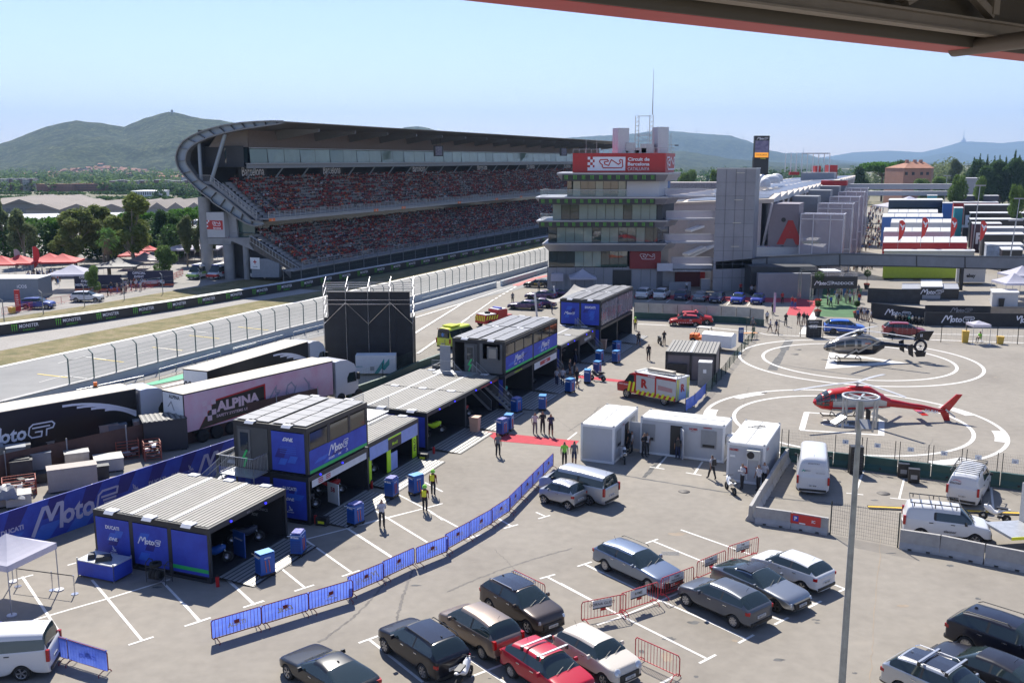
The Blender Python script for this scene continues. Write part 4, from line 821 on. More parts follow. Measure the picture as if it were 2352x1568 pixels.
for k,u in enumerate((582,763,963,1108,1219,1303)):
 p=GT(u,402,-113.4);s=toST(p)[0];sb.append(s);b=MB();b.add([SL(s-4.2,-113.5,16.6),SL(s+4.2,-113.5,16.6),SL(s+4.2,-113.5,19.6),SL(s-4.2,-113.5,19.6)],[(0,1,2,3)],BLACK)
 b.text('Barcelona',frame(SL(s,-113.42,18.75),sd_,UP),1.75,LW_,.012,w=6.6);gl(b,'name_board')
for k in rn(24):
 s=148+k*8.6;b=MB();b.tube(SL(s,-112.6,17.4),SL(s+1.0,-111.2,19.7),.17,AR,6);gl(b,'strut')
for (a,c,r) in ((z5(640,440,520,480),z5(640,440,560,1170),.33),(z5(640,440,1000,310),z5(640,440,745,1180),.33)):
 b=MB();b.tube(GS(*a,SA+.6),GS(*c,SA+.6),r,AR,10);gl(b,'strut')
def tier(name,s0,s1,t0,z0,dt,dz,n,m=RCON):
 b=MB();
 for k in rn(n):
  t=t0-dt*k;z=z0+dz*k;b.add([SL(s0,t,z),SL(s1,t,z),SL(s1,t-dt,z),SL(s0,t-dt,z),SL(s0,t,z-dz),SL(s1,t,z-dz)],[(0,1,2,3),(4,5,1,0)],m)
 b.add([SL(s0,t0,z0-dz),SL(s0,t0-dt*n,z0+dz*(n-1)),SL(s0,t0-dt*n,z0+dz*(n-1)-1.6),SL(s0,t0-.2,z0-dz-.9)],[(0,1,2,3)],m)
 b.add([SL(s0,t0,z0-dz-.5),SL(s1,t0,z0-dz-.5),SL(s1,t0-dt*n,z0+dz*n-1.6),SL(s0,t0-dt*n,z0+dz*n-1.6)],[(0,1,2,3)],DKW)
 return gl(b,name)
U=(142,SE,-105.0,11.3,.69,.51,12);Lw=(142,SE,-97.9,2.9,.76,.42,13)
tier('upper_tier',*U);tier('lower_tier',*Lw)
b=MB();b.bar(SL(141,-104.0,10.75),SL(SE,-104.0,10.75),2.1,.22,RCON);b.add([SL(141,-102.95,10.35),SL(SE,-102.95,10.35),SL(SE,-102.95,10.95),SL(141,-102.95,10.95)],[(0,1,2,3)],mat('balcony_pale',(.34,.335,.32),.7));gl(b,'balcony')
def longrail(t,z,h,st,name='railing',m=SL_,nb=2):
 b=MB()
 for j in rn(nb): b.bar(SL(141,t,z+h*(j+1)/nb),SL(SE,t,z+h*(j+1)/nb),.06,.05,m)
 s=141
 while s<SE: b.bar(SL(s,t,z),SL(s,t,z+h),.06,.06,m);s+=st
 gl(b,name)
longrail(-103.1,10.9,1.1,1.6,nb=4);longrail(-96.6,2.6,1.15,2.0,nb=3,m=mat('rail_grey',(.33,.34,.35),.5,.3))
b=MB();b.bar(SL(138,-97.1,2.45),SL(SE,-97.1,2.45),1.7,.25,RCON);b.add([SL(138,-96.9,0),SL(SE,-96.9,0),SL(SE,-96.9,2.35),SL(138,-96.9,2.35)],[(0,1,2,3)],mat('green_black_mesh',(.03,.035,.033),.8));gl(b,'front_walkway')
b=MB();b.add([SL(143,-107.8,7.0),SL(SE,-107.8,7.0),SL(SE,-107.6,11),SL(143,-107.6,11)],[(0,1,2,3)],glass('concourse_glass',(.02,.03,.03),.1));b.add([SL(143,-107.6,7.0),SL(143,-112,7.0),SL(143,-112,11.5),SL(143,-107.6,11.5)],[(0,1,2,3)],mat('concourse_glass_green',(.08,.14,.13),.1,spec=.7));b.add([SL(142,-107.8,8.1),SL(SE,-107.8,8.1),SL(SE,-112,8.1),SL(142,-112,8.1)],[(3,2,1,0)],RCON);gl(b,'concourse')
for k,u in enumerate((625,864,927,1055,1141,1197)):
 p=GT(u,(505,473,467,450,437,430)[k],-102.9);b=MB();c=ST(toST(p)[0],-102.9,10.62);b.add([(-.9,-.25,0),(.9,-.25,0),(.9,.25,0),(-.9,.25,0)],[(0,1,2,3)],ORANGE,frame(c,sd_,UP));b.text(str(k+1),frame(c+Vc((rc,-rs,0))*.02,sd_,UP),.36,LW_,.04);gl(b,'section_sign')
for u,v in ((1007,347),(1294,349)):
 p=GT(u,v,-103);o=thing('hanging_screen','small dark screen hanging from the grandstand roof, %s one'%('left' if u<1100 else 'right'),'screen',p,0,'screens hanging from the roof');b=MB();b.box((0,0,0),(2.2,1.2,2.4),BLACK,-ROW+.4);b.build('body',o);b=MB();b.quad((-.6,-.9,-1),(.9,-.9,-1),(.9,-.9,1),(-.6,-.9,1),mat('screen_face',(.05,.06,.16),.3,n=.6,sc=2,c2=(.25,.25,.3)));b.build('screen',o);b=MB();b.tube((-.5,0,1.2),(-.5,0,3),.05,BLACK,4);b.tube((.5,0,1.2),(.5,0,3),.05,BLACK,4);b.build('hanger',o)
for (ua,va,ub,vb,r) in ((*z5(700,720,300,90),*z5(700,720,385,1310),1.05),(*z5(700,720,745,960),*z5(700,720,790,1390),.95),(*z5(700,720,1090,960),*z5(700,720,1110,1450),.55)):
 s_=SA+.6;a=GS(ua,va,s_);c=GS(ub,vb,s_);c.z=0;a.x=c.x;a.y=c.y;b=MB();b.tube(c,a,r,RCON,12);gl(b,'column')
q=[GS(*z5(700,720,*p),SA) for p in ((335,835),(705,835),(675,372),(310,375))]
b=MB();b.prism(q,sd_*1.5,mat('panel_white',(.42,.43,.45),.5,n=.04));gl(b,'sign_box')
T=frame((q[0]+q[2])/2-sd_*.03,Vc((rc,-rs,0)),UP);w_=(q[1]-q[0]).length*.86;o_=MB();hh=w_*.42
o_.quad((-w_/2,-hh/2,0),(w_/2,-hh/2,0),(w_/2,hh/2,0),(-w_/2,hh/2,0),RED,T);circuit(o_,T@MTr((w_*.14,hh*.13,.02)),w_*.16,LW_,.14);checks(o_,T@MTr((0,0,.02)),-w_/2,hh/2,w_*.08,4,5,LW_);o_.text('Barcelona',T@MTr((w_*.18,-hh*.33,.02)),hh*.2,LW_,.03);gl(o_,'circuit_sign')
b=MB();P=[GS(*z5(700,720,*p),SA+1.2) for p in ((745,380),(905,470),(940,830),(780,840))];b.prism(P,sd_*.4,mat('panel_grey',(.30,.31,.33),.5));gl(b,'end_panel')
P=[GS(*z5(700,720,*p),SA) for p in ((350,845),(800,845),(1150,840),(1230,960),(1240,1080),(820,900),(810,965),(360,960))];b=MB();b.prism(P,sd_*1.2,RCON);gl(b,'end_beam')
P=[GS(*z5(700,720,*p),SA) for p in ((1150,840),(2060,1400),(2030,1480),(1960,1480),(1240,1080),(1150,960))];b=MB();b.prism(P,sd_*1.2,mat('stair_side_brown',(.12,.105,.09),.8,n=.3));gl(b,'stair_side')
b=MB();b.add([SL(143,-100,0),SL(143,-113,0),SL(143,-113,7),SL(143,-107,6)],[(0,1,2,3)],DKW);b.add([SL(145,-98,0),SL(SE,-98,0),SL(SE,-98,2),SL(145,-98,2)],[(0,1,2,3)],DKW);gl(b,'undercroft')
P=[GS(*z5(700,720,*p),SA-.2) for p in ((1195,1225),(1490,1230),(1700,1320),(1700,1568),(1195,1568))];b=MB();b.prism([Vc((p.x,p.y,max(p.z,0))) for p in P],sd_*.8,mat('store_wall',(.22,.24,.27),.6));gl(b,'store_room')
q=GS(*z5(700,720,1255,1310),SA-.3);T=frame(q,Vc((rc,-rs,0)),UP);b=MB();b.quad((-1,-1,0),(1,-1,0),(1,1,0),(-1,1,0),WHITE,T);b.quad((-.1,-.1,.01),(.1,-.1,.01),(.1,.6,.01),(-.1,.6,.01),RED,T);b.quad((-.35,.15,.02),(.35,.15,.02),(.35,.35,.02),(-.35,.35,.02),RED,T);b.text('Creu Roja',T@MTr((0,-.6,.02)),.22,BLACK);gl(b,'first_aid_sign')
a=GS(*z5(700,720,1160,800),SA-.15);c=GS(*z5(700,720,2055,1385),SA-.15)
b=MB();rail(b,[a-UP*1.1,c-UP*1.1],1.1,n=0,r=.05);
for k in rn(16): q=a.lerp(c,k/15)-UP*1.1;b.tube(q,q+UP*1.1,.04,SL_,4)
gl(b,'stair_railing')
a=GS(*z5(640,440,740,1185),SA+.2);c=GS(*z5(700,720,1290,480),SA+.2);b=MB();n=16
for k in rn(n):
 p=a.lerp(c,k/n);q=a.lerp(c,(k+1)/n);b.prism([p,Vc((q.x,q.y,p.z)),q,q-UP*.5,p-UP*.5],sd_*1.5,RCON)
gl(b,'end_staircase');b=MB();b.tube(a+UP*1.1,c+UP*1.1,.05,SL_,5);b.tube(a+UP*.6,c+UP*.6,.03,SL_,4)
for k in rn(13): q=a.lerp(c,k/12);b.tube(q,q+UP*1.1,.045,SL_,4)
e=GS(*z5(640,440,480,1180),SA+.2);b.tube(a+UP*1.1,e+UP*1.1,.05,SL_,5);[b.tube(a+UP*j*.2,e+UP*j*.2,.02,SL_,4) for j in rn(5)];gl(b,'stair_railing')
b=MB();b.prism([e,a,a-UP*.5,e-UP*.5],sd_*2,RCON);gl(b,'landing')
rg=RRn(21)
seatm={c:None for c in 'rw'}
for c,m in (('r',mat('seat_red',(.17,.012,.012),.5)),('w',mat('seat_white',(.30,.30,.29),.5))):
 b=MB()
 for i in rn(5): b.bx(i*.5+.04,i*.5+.46,-.2,.2,.38,.44,m);b.add([(i*.5+.04,-.2,.44),(i*.5+.46,-.2,.44),(i*.5+.44,-.27,.78),(i*.5+.06,-.27,.78)],[(0,1,2,3)],m)
 o=b.build('seat_row');seatm[c]=o.data;bpy.data.objects.remove(o)
def aisle(s): 
 k=(s-146)%14.2;return k<1.5
seats=[]
for T_id,(s0,s1,t0,z0,dt,dz,n) in enumerate((U,Lw)):
 for k in rn(n):
  s=s0+1.5
  while s<s1-3:
   if aisle(s) or aisle(s+2.4): s+=.5;continue
   blk=int((s-146)/14.2*2+k*.35)+T_id;seats.append((s,t0-dt*k-.42,z0+dz*k,'rw'[(blk+(k//2))%2 if rg.random()<.7 else rg.randrange(2)]));s+=2.5
seats.sort(key=lambda q:q[0])
big={'r':([],[]),'w':([],[])}
rzs=AT2(rc,rs)
for i,(s,t,z,c) in enumerate(seats):
 if i<100: o=link('seat_row',seatm[c],gst,SL(s,t,z)-gst_loc,rzs)
 else:
  me=seatm[c];V=np.empty(len(me.vertices)*3,np.float32);me.vertices.foreach_get('co',V);V=V.reshape(-1,3)
  p=SL(s,t,z);ca,sa=rs,rc;W_=np.stack([V[:,0]*ca-V[:,1]*sa+p.x,V[:,0]*sa+V[:,1]*ca+p.y,V[:,2]+p.z],1);big[c][0].append(W_)
Fq=np.array([tuple(p.vertices) for p in seatm['r'].polygons]);nvv=len(seatm['r'].vertices)
VV=[];FF=[];MI=[];off=0
for ci,c in enumerate('rw'):
 for W_ in big[c][0]: VV.append(W_);FF.append(Fq+off);MI+= [ci]*len(Fq);off+=nvv
me=npmesh('seats',np.concatenate(VV)-np.array(gst_loc),np.concatenate(FF),[MATS['seat_red'],MATS['seat_white']],MI);o=link('seats',me,gst);tag(o,kind='stuff')
def specmesh(shirt,legs,skin,hair,rr):
 b=MB();lean=rr.uniform(-.05,.1)
 def ring(z,rx,ry,cy,n=8): return [(rx*cos(2*pi*i/n),cy+ry*sin(2*pi*i/n),z) for i in rn(n)]
 R_=[(.42,.17,.12,-.05),(.55,.16,.11,-.06),(.78,.20,.12,-.05+lean),(.92,.20,.10,-.04+lean),(.97,.07,.06,-.03+lean)]
 V=[];F=[]
 for r_ in R_: V+=ring(*r_)
 for k in rn(len(R_)-1): F+=[(k*8+i,k*8+(i+1)%8,(k+1)*8+(i+1)%8,(k+1)*8+i) for i in rn(8)]
 b.add(V,F,shirt,smooth=True)
 R_=[(.97,.06,.06,-.03+lean),(1.03,.085,.095,0+lean),(1.11,.09,.105,0+lean),(1.18,.06,.07,-.01+lean)]
 V=[];F=[]
 for r_ in R_: V+=ring(*r_)
 for k in rn(3): F+=[(k*8+i,k*8+(i+1)%8,(k+1)*8+(i+1)%8,(k+1)*8+i) for i in rn(8)]
 b.add(V[:16]+V[16:24],F[:16],skin,smooth=True);V2=[(x*1.08,y*1.08-.01,z+.01) for x,y,z in V[16:]];b.add(V2+[(0,lean,1.22)],[(i,(i+1)%8,8+(i+1)%8,8+i) for i in rn(8)]+[(8+i,8+(i+1)%8,16) for i in rn(8)],hair)
 for sx in (-1,1):
  b.tube((sx*.09,-.02,.46),(sx*.12,.42,.47),.085,legs,6,.065);b.tube((sx*.12,.42,.47),(sx*.12,.44,.05),.06,rr.choice([legs,skin]),6,.045);b.box((sx*.12,.5,.03),(.09,.24,.07),hair)
  b.tube((sx*.21,lean-.03,.9),(sx*.26,.1,.66),.05,shirt,5,.04);b.tube((sx*.26,.1,.66),(sx*.1,.33,.6),.038,skin,5,.03)
 return b
skA=mat('skin_tan',(.25,.135,.09),.6,n=.05);skB=mat('skin_brown',(.15,.08,.05),.6,n=.05);HB=mat('hair_dark',(.03,.022,.018),.7);HL=mat('hair_brown',(.12,.07,.04),.7)
cols={'shirt_white':(.45,.45,.48),'shirt_black':(.018,.018,.022),'shirt_red':(.40,.025,.025),'shirt_navy':(.02,.03,.08),'shirt_grey':(.14,.14,.15),'shirt_dark_red':(.17,.02,.02),'shirt_blue':(.05,.14,.35),'shirt_orange':(.6,.14,.03),'shirt_lime':(.3,.7,.08),'shirt_beige':(.38,.32,.25)}
CM={k:mat(k,v,.8,n=.1,sc=6) for k,v in cols.items()}
SP=[];pr=RRn(4)
wts=['shirt_white']*3+['shirt_black']*11+['shirt_red']*6+['shirt_navy']+['shirt_grey']*3+['shirt_dark_red']*2+['shirt_orange','shirt_beige']
for k in rn(18):
 b=specmesh(CM[wts[k*11%len(wts)]],CM[pr.choice(['shirt_navy','shirt_black','shirt_grey','shirt_beige'])],pr.choice([skA,skA,skB]),pr.choice([HB,HB,HL,CM['shirt_red'],CM['shirt_white']]),pr);o=b.build('body');SP.append(o.data);bpy.data.objects.remove(o)
plc=[]
for (s0,s1,t0,z0,dt,dz,n) in (U,Lw):
 for k in rn(n):
  s=s0+1.6
  while s<s1-1:
   dens=.80+.15*math.sin(s*.21+k*.5)+.12*math.sin(s*.05+k)
   if not aisle(s) and rg.random()<dens+(.12 if s>180 else -.05): plc.append((s+rg.uniform(-.08,.08),t0-dt*k-.45,z0+dz*k))
   s+=.52
plc.sort(key=lambda q:q[0]);VV=[];FF=[];MI=[];off=0;allm=[]
cache=[]
for me in SP:
 V=np.empty(len(me.vertices)*3,np.float32);me.vertices.foreach_get('co',V);V=V.reshape(-1,3);F=[];I=[]
 for p in me.polygons:
  vs=list(p.vertices)
  if len(vs)==3: vs=vs+[vs[-1]]
  if len(vs)==6: F+= [vs[:4],[vs[0],vs[3],vs[4],vs[5]]];I+=[p.material_index]*2
  elif len(vs)==5: F+=[vs[:4],[vs[0],vs[3],vs[4],vs[4]]];I+=[p.material_index]*2
  else: F.append(vs);I.append(p.material_index)
 ms=[m for m in me.materials]
 for m in ms:
  if m not in allm: allm.append(m)
 keep=[i for i,f in enumerate(F) if len(set(f))==4];F=np.array(F)[keep];I=np.array([allm.index(ms[j]) for j in I])[keep];cache.append((V,F,I))
for i,(s,t,z) in enumerate(plc):
 k=rg.randrange(len(SP));p=SL(s,t,z);a=AT2(-rc,-rs)-0+rg.uniform(-.3,.3);h=rg.uniform(.93,1.06);a=-ROW+pi/2+pi+rg.uniform(-.35,.35)
 if i<300:
  o=link('spectator',SP[k],None,p,a,h);tag(o,'spectator sitting among the crowd at the near end of the grandstand tiers','spectator','spectators seated in the grandstand');continue
 V,F,I=cache[k];c,s_=cos(a)*h,sin(a)*h;VV.append(np.stack([V[:,0]*c-V[:,1]*s_+p.x,V[:,0]*s_+V[:,1]*c+p.y,V[:,2]*h+p.z],1));FF.append(F+off);MI.append(I);off+=len(V)
o=link('crowd',npmesh('crowd',np.concatenate(VV),np.concatenate(FF),allm,np.concatenate(MI)));tag(o,kind='stuff',label='crowd filling the rest of the grandstand')
# ---------------- control tower
YT=159.0;zt=lambda x,y:zz(2000,400,x,y)
def TX(x): return GY(zt(x,0)[0],368,YT).x
def TZ(y): return HZ((0,YT,0),zt(0,y)[1])
TOW=thing('control_tower','stacked glass control tower with a red circuit sign box on top','control tower',(TX(700),YT,0))
TL=TOW.location.copy()
def tl_(b,name,par=None): 
 o=b.build(name);o.parent=TOW;o.matrix_parent_inverse=MTr(-TL);return o
MET=mat('tower_metal_panel',(.34,.34,.36),.35,.5,n=.05,sc=.3);MET2=mat('tower_base_panel',(.24,.245,.27),.5,.2,n=.08,sc=.4);TG=glass('tower_glass',(.035,.05,.05),.02,1.0);TGP=mat('tower_glass_pale',(.20,.27,.25),.06,spec=.9,n=.12,sc=.3)
sideL=8.5;SDV=Vc((rs,rc,0))
def tprism(x0,x1,ya,yb,m,back=9,fy=0,taper=0,name=None,b=None,side=sideL):
 """storey: x in zoom columns, y rows;fy = metres in front of facade;taper = metres narrower at the bottom"""
 bb=b or MB();a=TX(x0);c=TX(x1);zt_=TZ(ya);zb=TZ(yb)
 top=[Vc((a,YT-fy,0)),Vc((c,YT-fy,0)),Vc((c,YT-fy,0))+SDV*side,Vc((a+1.5,YT+back,0))]
 bot=[Vc((a+taper,YT-fy+taper*.7,0)),Vc((c-taper*.6,YT-fy+taper*.7,0)),Vc((c-taper*.6,YT-fy,0))+SDV*(side-.5),Vc((a+1.5+taper,YT+back,0))]
 V=[v+UP*zb for v in bot]+[v+UP*zt_ for v in top];bb.add(V,[(3,2,1,0),(4,5,6,7)]+[(i,(i+1)%4,4+(i+1)%4,4+i) for i in rn(4)],m)
 if name and not b: return tl_(bb,name)
 return bb
tprism(135,1160,1470,1760,MET2,name='base_wall')
for k in rn(12): x=135+88*k;b=MB();b.box((TX(x),YT-.02,TZ(1560)),(.05,.05,TZ(1470)-TZ(1650)),mat('panel_joint',(.08,.085,.09)));tl_(b,'panel_joint')
b=MB();b.box((TX(835),YT-.03,1.6),(3.0,.1,3.2),BLACK);tl_(b,'doorway')
for (x0,x1,ya,yb,xe) in ((145,888,1312,1478,888),(140,1160,1104,1250,1160),(180,1145,898,1044,1200)):
 tprism(x0+3,xe,ya,yb,mat('tower_core',(.05,.055,.06),.6),fy=-.4,name='core')
 n=int((x1-x0)/82);rr=RRn(x0)
 for k in rn(n+1):
  a=TX(x0+k*82+2);c=TX(min(x1,x0+(k+1)*82)-2);
  if c-a<.2: continue
  b=MB();b.quad((a,YT,TZ(yb)),(c,YT,TZ(yb)),(c,YT,TZ(ya)),(a,YT,TZ(ya)),TGP if rr.random()<.55 else TG);tl_(b,'window')
 b=MB();c=TX(x1);p=Vc((c,YT,0));q=p+SDV*sideL*.8;b.add([p+UP*TZ(yb),q+UP*TZ(yb),q+UP*TZ(ya),p+UP*TZ(ya)],[(0,1,2,3)],TG);tl_(b,'side_window')
b=MB();b.bx(TX(905),TX(1195),YT-.25,YT+3,TZ(1488),TZ(1320),mat('dark_red_panel',(.20,.008,.012),.5));circuit(b,frame((TX(1068),YT-.28,TZ(1375)),*XU),.85,LW_,.07);tl_(b,'red_panel')
def slab(x0,x1,ya,ym,yb,bx0,bx1,claws,metal=False):
 b=MB();xs=(x0,x1);tprism(x0,x1,ya,ym,MET,back=9,fy=2.0,b=b);tprism(x0+2,x1-2,ym,yb,MET,back=8.9,fy=1.95,taper=(.9 if not metal else 1.2),b=b);tl_(b,'floor_slab')
 if claws:
  b=MB();z0,z1=TZ(yb)+.05,TZ(ym)-.02;b.bx(TX(bx0),TX(bx1),YT-2.15,YT-1.2,z0,z1,BLACK)
  for k in rn(claws):
   x=TX(bx0+35+(bx1-bx0-65)*k/(claws-1));claw(b,frame((x,YT-2.19,(z0+z1)/2),*XU),(z1-z0)*.72,MGREEN)
  tl_(b,'sponsor_band')
slab(210,1232,606,622,684,262,1112,11);slab(18,1232,826,840,896,50,1110,15);slab(25,1232,1040,1050,1106,50,1110,15);slab(80,1230,1248,1258,1322,0,0,0,True)
b=tprism(322,860,684,828,TG,fy=-2.5);tl_(b,'rear_glazing')
for k in rn(7):
 b=MB();a=TX(370+k*70);c=TX(436+k*70);b.quad((a,YT+.4,TZ(826)),(c,YT+.4,TZ(826)),(c,YT+.4,TZ(686)),(a,YT+.4,TZ(686)),TG if k%3 else TGP);tl_(b,'window')
tprism(860,1160,676,826,mat('white_cladding',(.50,.51,.54),.5,n=.03),fy=.3,name='cladding',side=6)
def glassrail(x0,x1,ya,yb,fy,dx=0):
 b=MB();gm=mat('rail_glass',(.35,.45,.43),.05,alpha=.35,n=0);b.quad((TX(x0),YT-fy,TZ(yb)),(TX(x1),YT-fy,TZ(yb)),(TX(x1),YT-fy,TZ(ya)),(TX(x0),YT-fy,TZ(ya)),gm);b.bar((TX(x0),YT-fy,TZ(ya)),(TX(x1),YT-fy,TZ(ya)),.06,.06,SL_)
 a=Vc((TX(x0),YT-fy,0));c=a+Vc((1.5,7,0));b.add([a+UP*TZ(yb),c+UP*TZ(yb),c+UP*TZ(ya),a+UP*TZ(ya)],[(0,1,2,3)],gm);b.bar(a+UP*TZ(ya),c+UP*TZ(ya),.06,.06,SL_);tl_(b,'glass_railing')
glassrail(62,858,762,824,1.7);glassrail(66,180,978,1036,1.5)
b=MB();tprism(360,1213,428,606,RED,fy=.4,b=b,side=6.5);tl_(b,'sign_box')
b=MB();z0,z1=TZ(588),TZ(462);xa,xb=TX(497),TX(843);T=frame((0,YT-.46,0),*XU);c=(xb-xa)/14.6
b.quad((xa+c*2.7,z0,0),(xb,z0,0),(xb,z1,0),(xa+c*2.7,z1,0),LW_,T);b.quad((xa,z0,0),(xa+c*2.7,z0,0),(xa+c*2.7,z0+.5,0),(xa,z0+.5,0),LW_,T)
for (i,j) in ((0,0),(2,0),(1,1),(0,2),(2,2),(1,3),(0,4),(3,0)): 
 y1=z1-(z1-z0)*j*.2;b.quad((xa+i*c,y1-(z1-z0)*.2,.01),(xa+i*c+c,y1-(z1-z0)*.2,.01),(xa+i*c+c,y1,.01),(xa+i*c,y1,.01),LW_,T)
circuit(b,frame((TX(712),YT-.50,TZ(524)),*XU),(TX(817)-TX(603))/2.85,RED,.12)
for s,y,h in (('Circuit de',483,40),('Barcelona',527,36)): 
 b.text(s,frame(((TX(865)+TX(1064))/2,YT-.48,TZ(y)),*XU),.56,LW_,.03,w=TX(1064)-TX(865))
b.text('CATALUNYA',frame(((TX(865)+TX(1064))/2,YT-.48,TZ(572)),*XU),.5,LW_,0,w=TX(1064)-TX(865));tl_(b,'circuit_sign')
b=MB();p=Vc((TX(1213),YT-.4,0))+SDV*3.3;nrm=Vc((rc,-rs,0));circuit(b,frame(p+nrm*.06+UP*TZ(520),SDV,UP),1.9,LW_,.12,1.0);tl_(b,'side_logo')
for x0,x1,y0 in ((764,872,193),(1134,1236,184)): b=MB();b.box(((TX(x0)+TX(x1))/2,YT+3,(TZ(y0)+TZ(425))/2),(TX(x1)-TX(x0),2.6,TZ(y0)-TZ(425)),mat('white_duct',(.55,.56,.58),.5,n=.04),.25);tl_(b,'roof_duct')
b=MB();
for x in (968,1100):
 for dx in (-.28,.28): b.tube((TX(x)+dx,YT+3,TZ(425)),(TX(x)+dx,YT+3,TZ(78 if x<1000 else 70)),.07,SL_,4)
 for k in rn(16): z=TZ(425)+(TZ(85)-TZ(425))*k/16;b.tube((TX(x)-.28,YT+3,z),(TX(x)+.28,YT+3,z+.4*(k%2)),.035,SL_,4)
for y in (80,250,262,315): b.tube((TX(968),YT+3,TZ(y)),(TX(1100),YT+3,TZ(y)),.06,SL_,4)
b.tube((TX(968),YT+3,TZ(262)),(TX(1100),YT+3,TZ(315)),.04,SL_,4);tl_(b,'antenna_frame')
b=MB();p=GY(*zt(1095,75),YT+3);q=Vc((p.x,YT+3,HZ((0,YT+3,0),158)));b.tube(p,q,.09,SL_,5,.025);tl_(b,'lightning_rod')
for x,y in ((590,290),(492,300),(752,250),(1062,205),(1258,255),(1272,250),(1284,236)): b=MB();b.tube((TX(x),YT+2,TZ(425)),(TX(x),YT+2,TZ(y)),.045,SL_,4,.03);tl_(b,'antenna')
for x,w,y in ((905,55,330),(1060,70,340),(850,45,405),(1000,60,380),(960,30,400)): b=MB();b.box((TX(x),YT+2.5,(TZ(y)+TZ(425))/2),(w*.028,1.6,TZ(y)-TZ(425)),SL_);tl_(b,'roof_unit')
b=MB();P=[(TX(362),YT,TZ(428)),(TX(1300),YT,TZ(428))]
b.tube((TX(365),YT+.2,TZ(392)),(TX(760),YT+.2,TZ(392)),.04,SL_,4);b.tube((TX(870),YT+.2,TZ(378)),(TX(1300),YT+.6,TZ(378)),.04,SL_,4)
for x in list(rn(365,765,56))+list(rn(870,1300,60)): b.tube((TX(x),YT+.2,TZ(428)),(TX(x),YT+.2,TZ(390 if x<800 else 376)),.035,SL_,4)
tl_(b,'roof_railing');b=MB();b.tube((TX(1250),YT+3,TZ(350)),(TX(1335),YT+3,TZ(350)),.05,SL_,4);b.box((TX(1340),YT+3,TZ(354)),(.6,.4,.15),BLACK);tl_(b,'flood_lamp')
b=MB();b.add([Vc((TX(1205),YT+8,0)),Vc((TX(1340),YT+8,0)),Vc((TX(1340),YT+8,TZ(615))),Vc((TX(1205),YT+8,TZ(615)))],[(0,1,2,3)],mat('return_wall',(.30,.30,.31),.6));tl_(b,'return_wall')
b=MB();b.bx(TX(1255),TX(1338),YT+7.85,YT+7.95,TZ(760),TZ(655),mat('poster_blue',(.08,.2,.5),.6,n=.5,sc=.4,c2=(.4,.45,.5)));tl_(b,'poster')
b=MB();b.bx(TX(1248),TX(1335),YT+7.85,YT+7.95,TZ(960),TZ(835),mat('poster_grey',(.2,.2,.2),.6,n=.5,sc=.5,c2=(.35,.33,.3)));tl_(b,'poster')
b=MB();b.bx(TX(1248),TX(1330),YT+7.85,YT+7.95,TZ(1160),TZ(1040),mat('poster_dark',(.06,.06,.065),.6,n=.3,sc=.5));tl_(b,'poster')
YE=157.0
def EX(x): return GY(zt(x,0)[0],368,YE).x
def EZ(y): return HZ((0,YE,0),zt(0,y)[1])
perf=mat('perforated_skin',(.27,.275,.30),.5,.2,n=.12,sc=.25,alpha=.93)
E0=thing('lift_tower','tall lift tower wrapped in grey perforated metal','lift tower',(EX(1880),YE,0));EL=E0.location.copy()
def el(b,n): o=b.build(n);o.parent=E0;o.matrix_parent_inverse=MTr(-EL);return o
xa,xb=EX(1690),EX(2050);ztop=EZ(568);dv=SDV*4.6
b=MB();P=[Vc((xa,YE,0)),Vc((xb,YE,0)),Vc((xb,YE,0))+dv,Vc((xa,YE,0))+dv];V=P+[p+UP*ztop for p in P];b.add(V,[(0,1,5,4),(1,2,6,5),(2,3,7,6),(3,0,4,7)],perf);el(b,'metal_skin')
b=MB();
for k in rn(1,4): x=xa+(xb-xa)*k/4;b.box((x,YE-.02,ztop/2),(.05,.04,ztop),mat('skin_joint',(.12,.125,.14)))
for k in rn(1,9): b.box(((xa+xb)/2,YE-.02,ztop*k/9),(xb-xa,.04,.05),MATS['skin_joint'])
for z in (ztop,): b.bar(P[0]+UP*z,P[1]+UP*z,.15,.2,SL_);b.bar(P[1]+UP*z,P[2]+UP*z,.15,.2,SL_)
el(b,'skin_frame')
b=MB();b.add([p+UP*(ztop-.4) for p in P],[(0,1,2,3)],GREY)
for k in rn(8):
 z=k*2.4+1;
 for q in (.3,.7): b.box((xa+(xb-xa)*q,YE+1.8,z),(.12,.12,2.4),BLACK)
 b.box(((xa+xb)/2,YE+1.8,z),((xb-xa)*.8,3.2,.12),mat('lift_floor',(.08,.08,.09)))
el(b,'stair_core')
for k,(y,x) in enumerate(((608,1910),(857,1900),(1067,1893),(1284,1885))): b=MB();b.box((EX(x),YE-.06,EZ(y)),(1.3,.05,.04),mat('strip_lamp',(.6,.57,.45),.5,n=0,emit=.15));el(b,'strip_lamp')
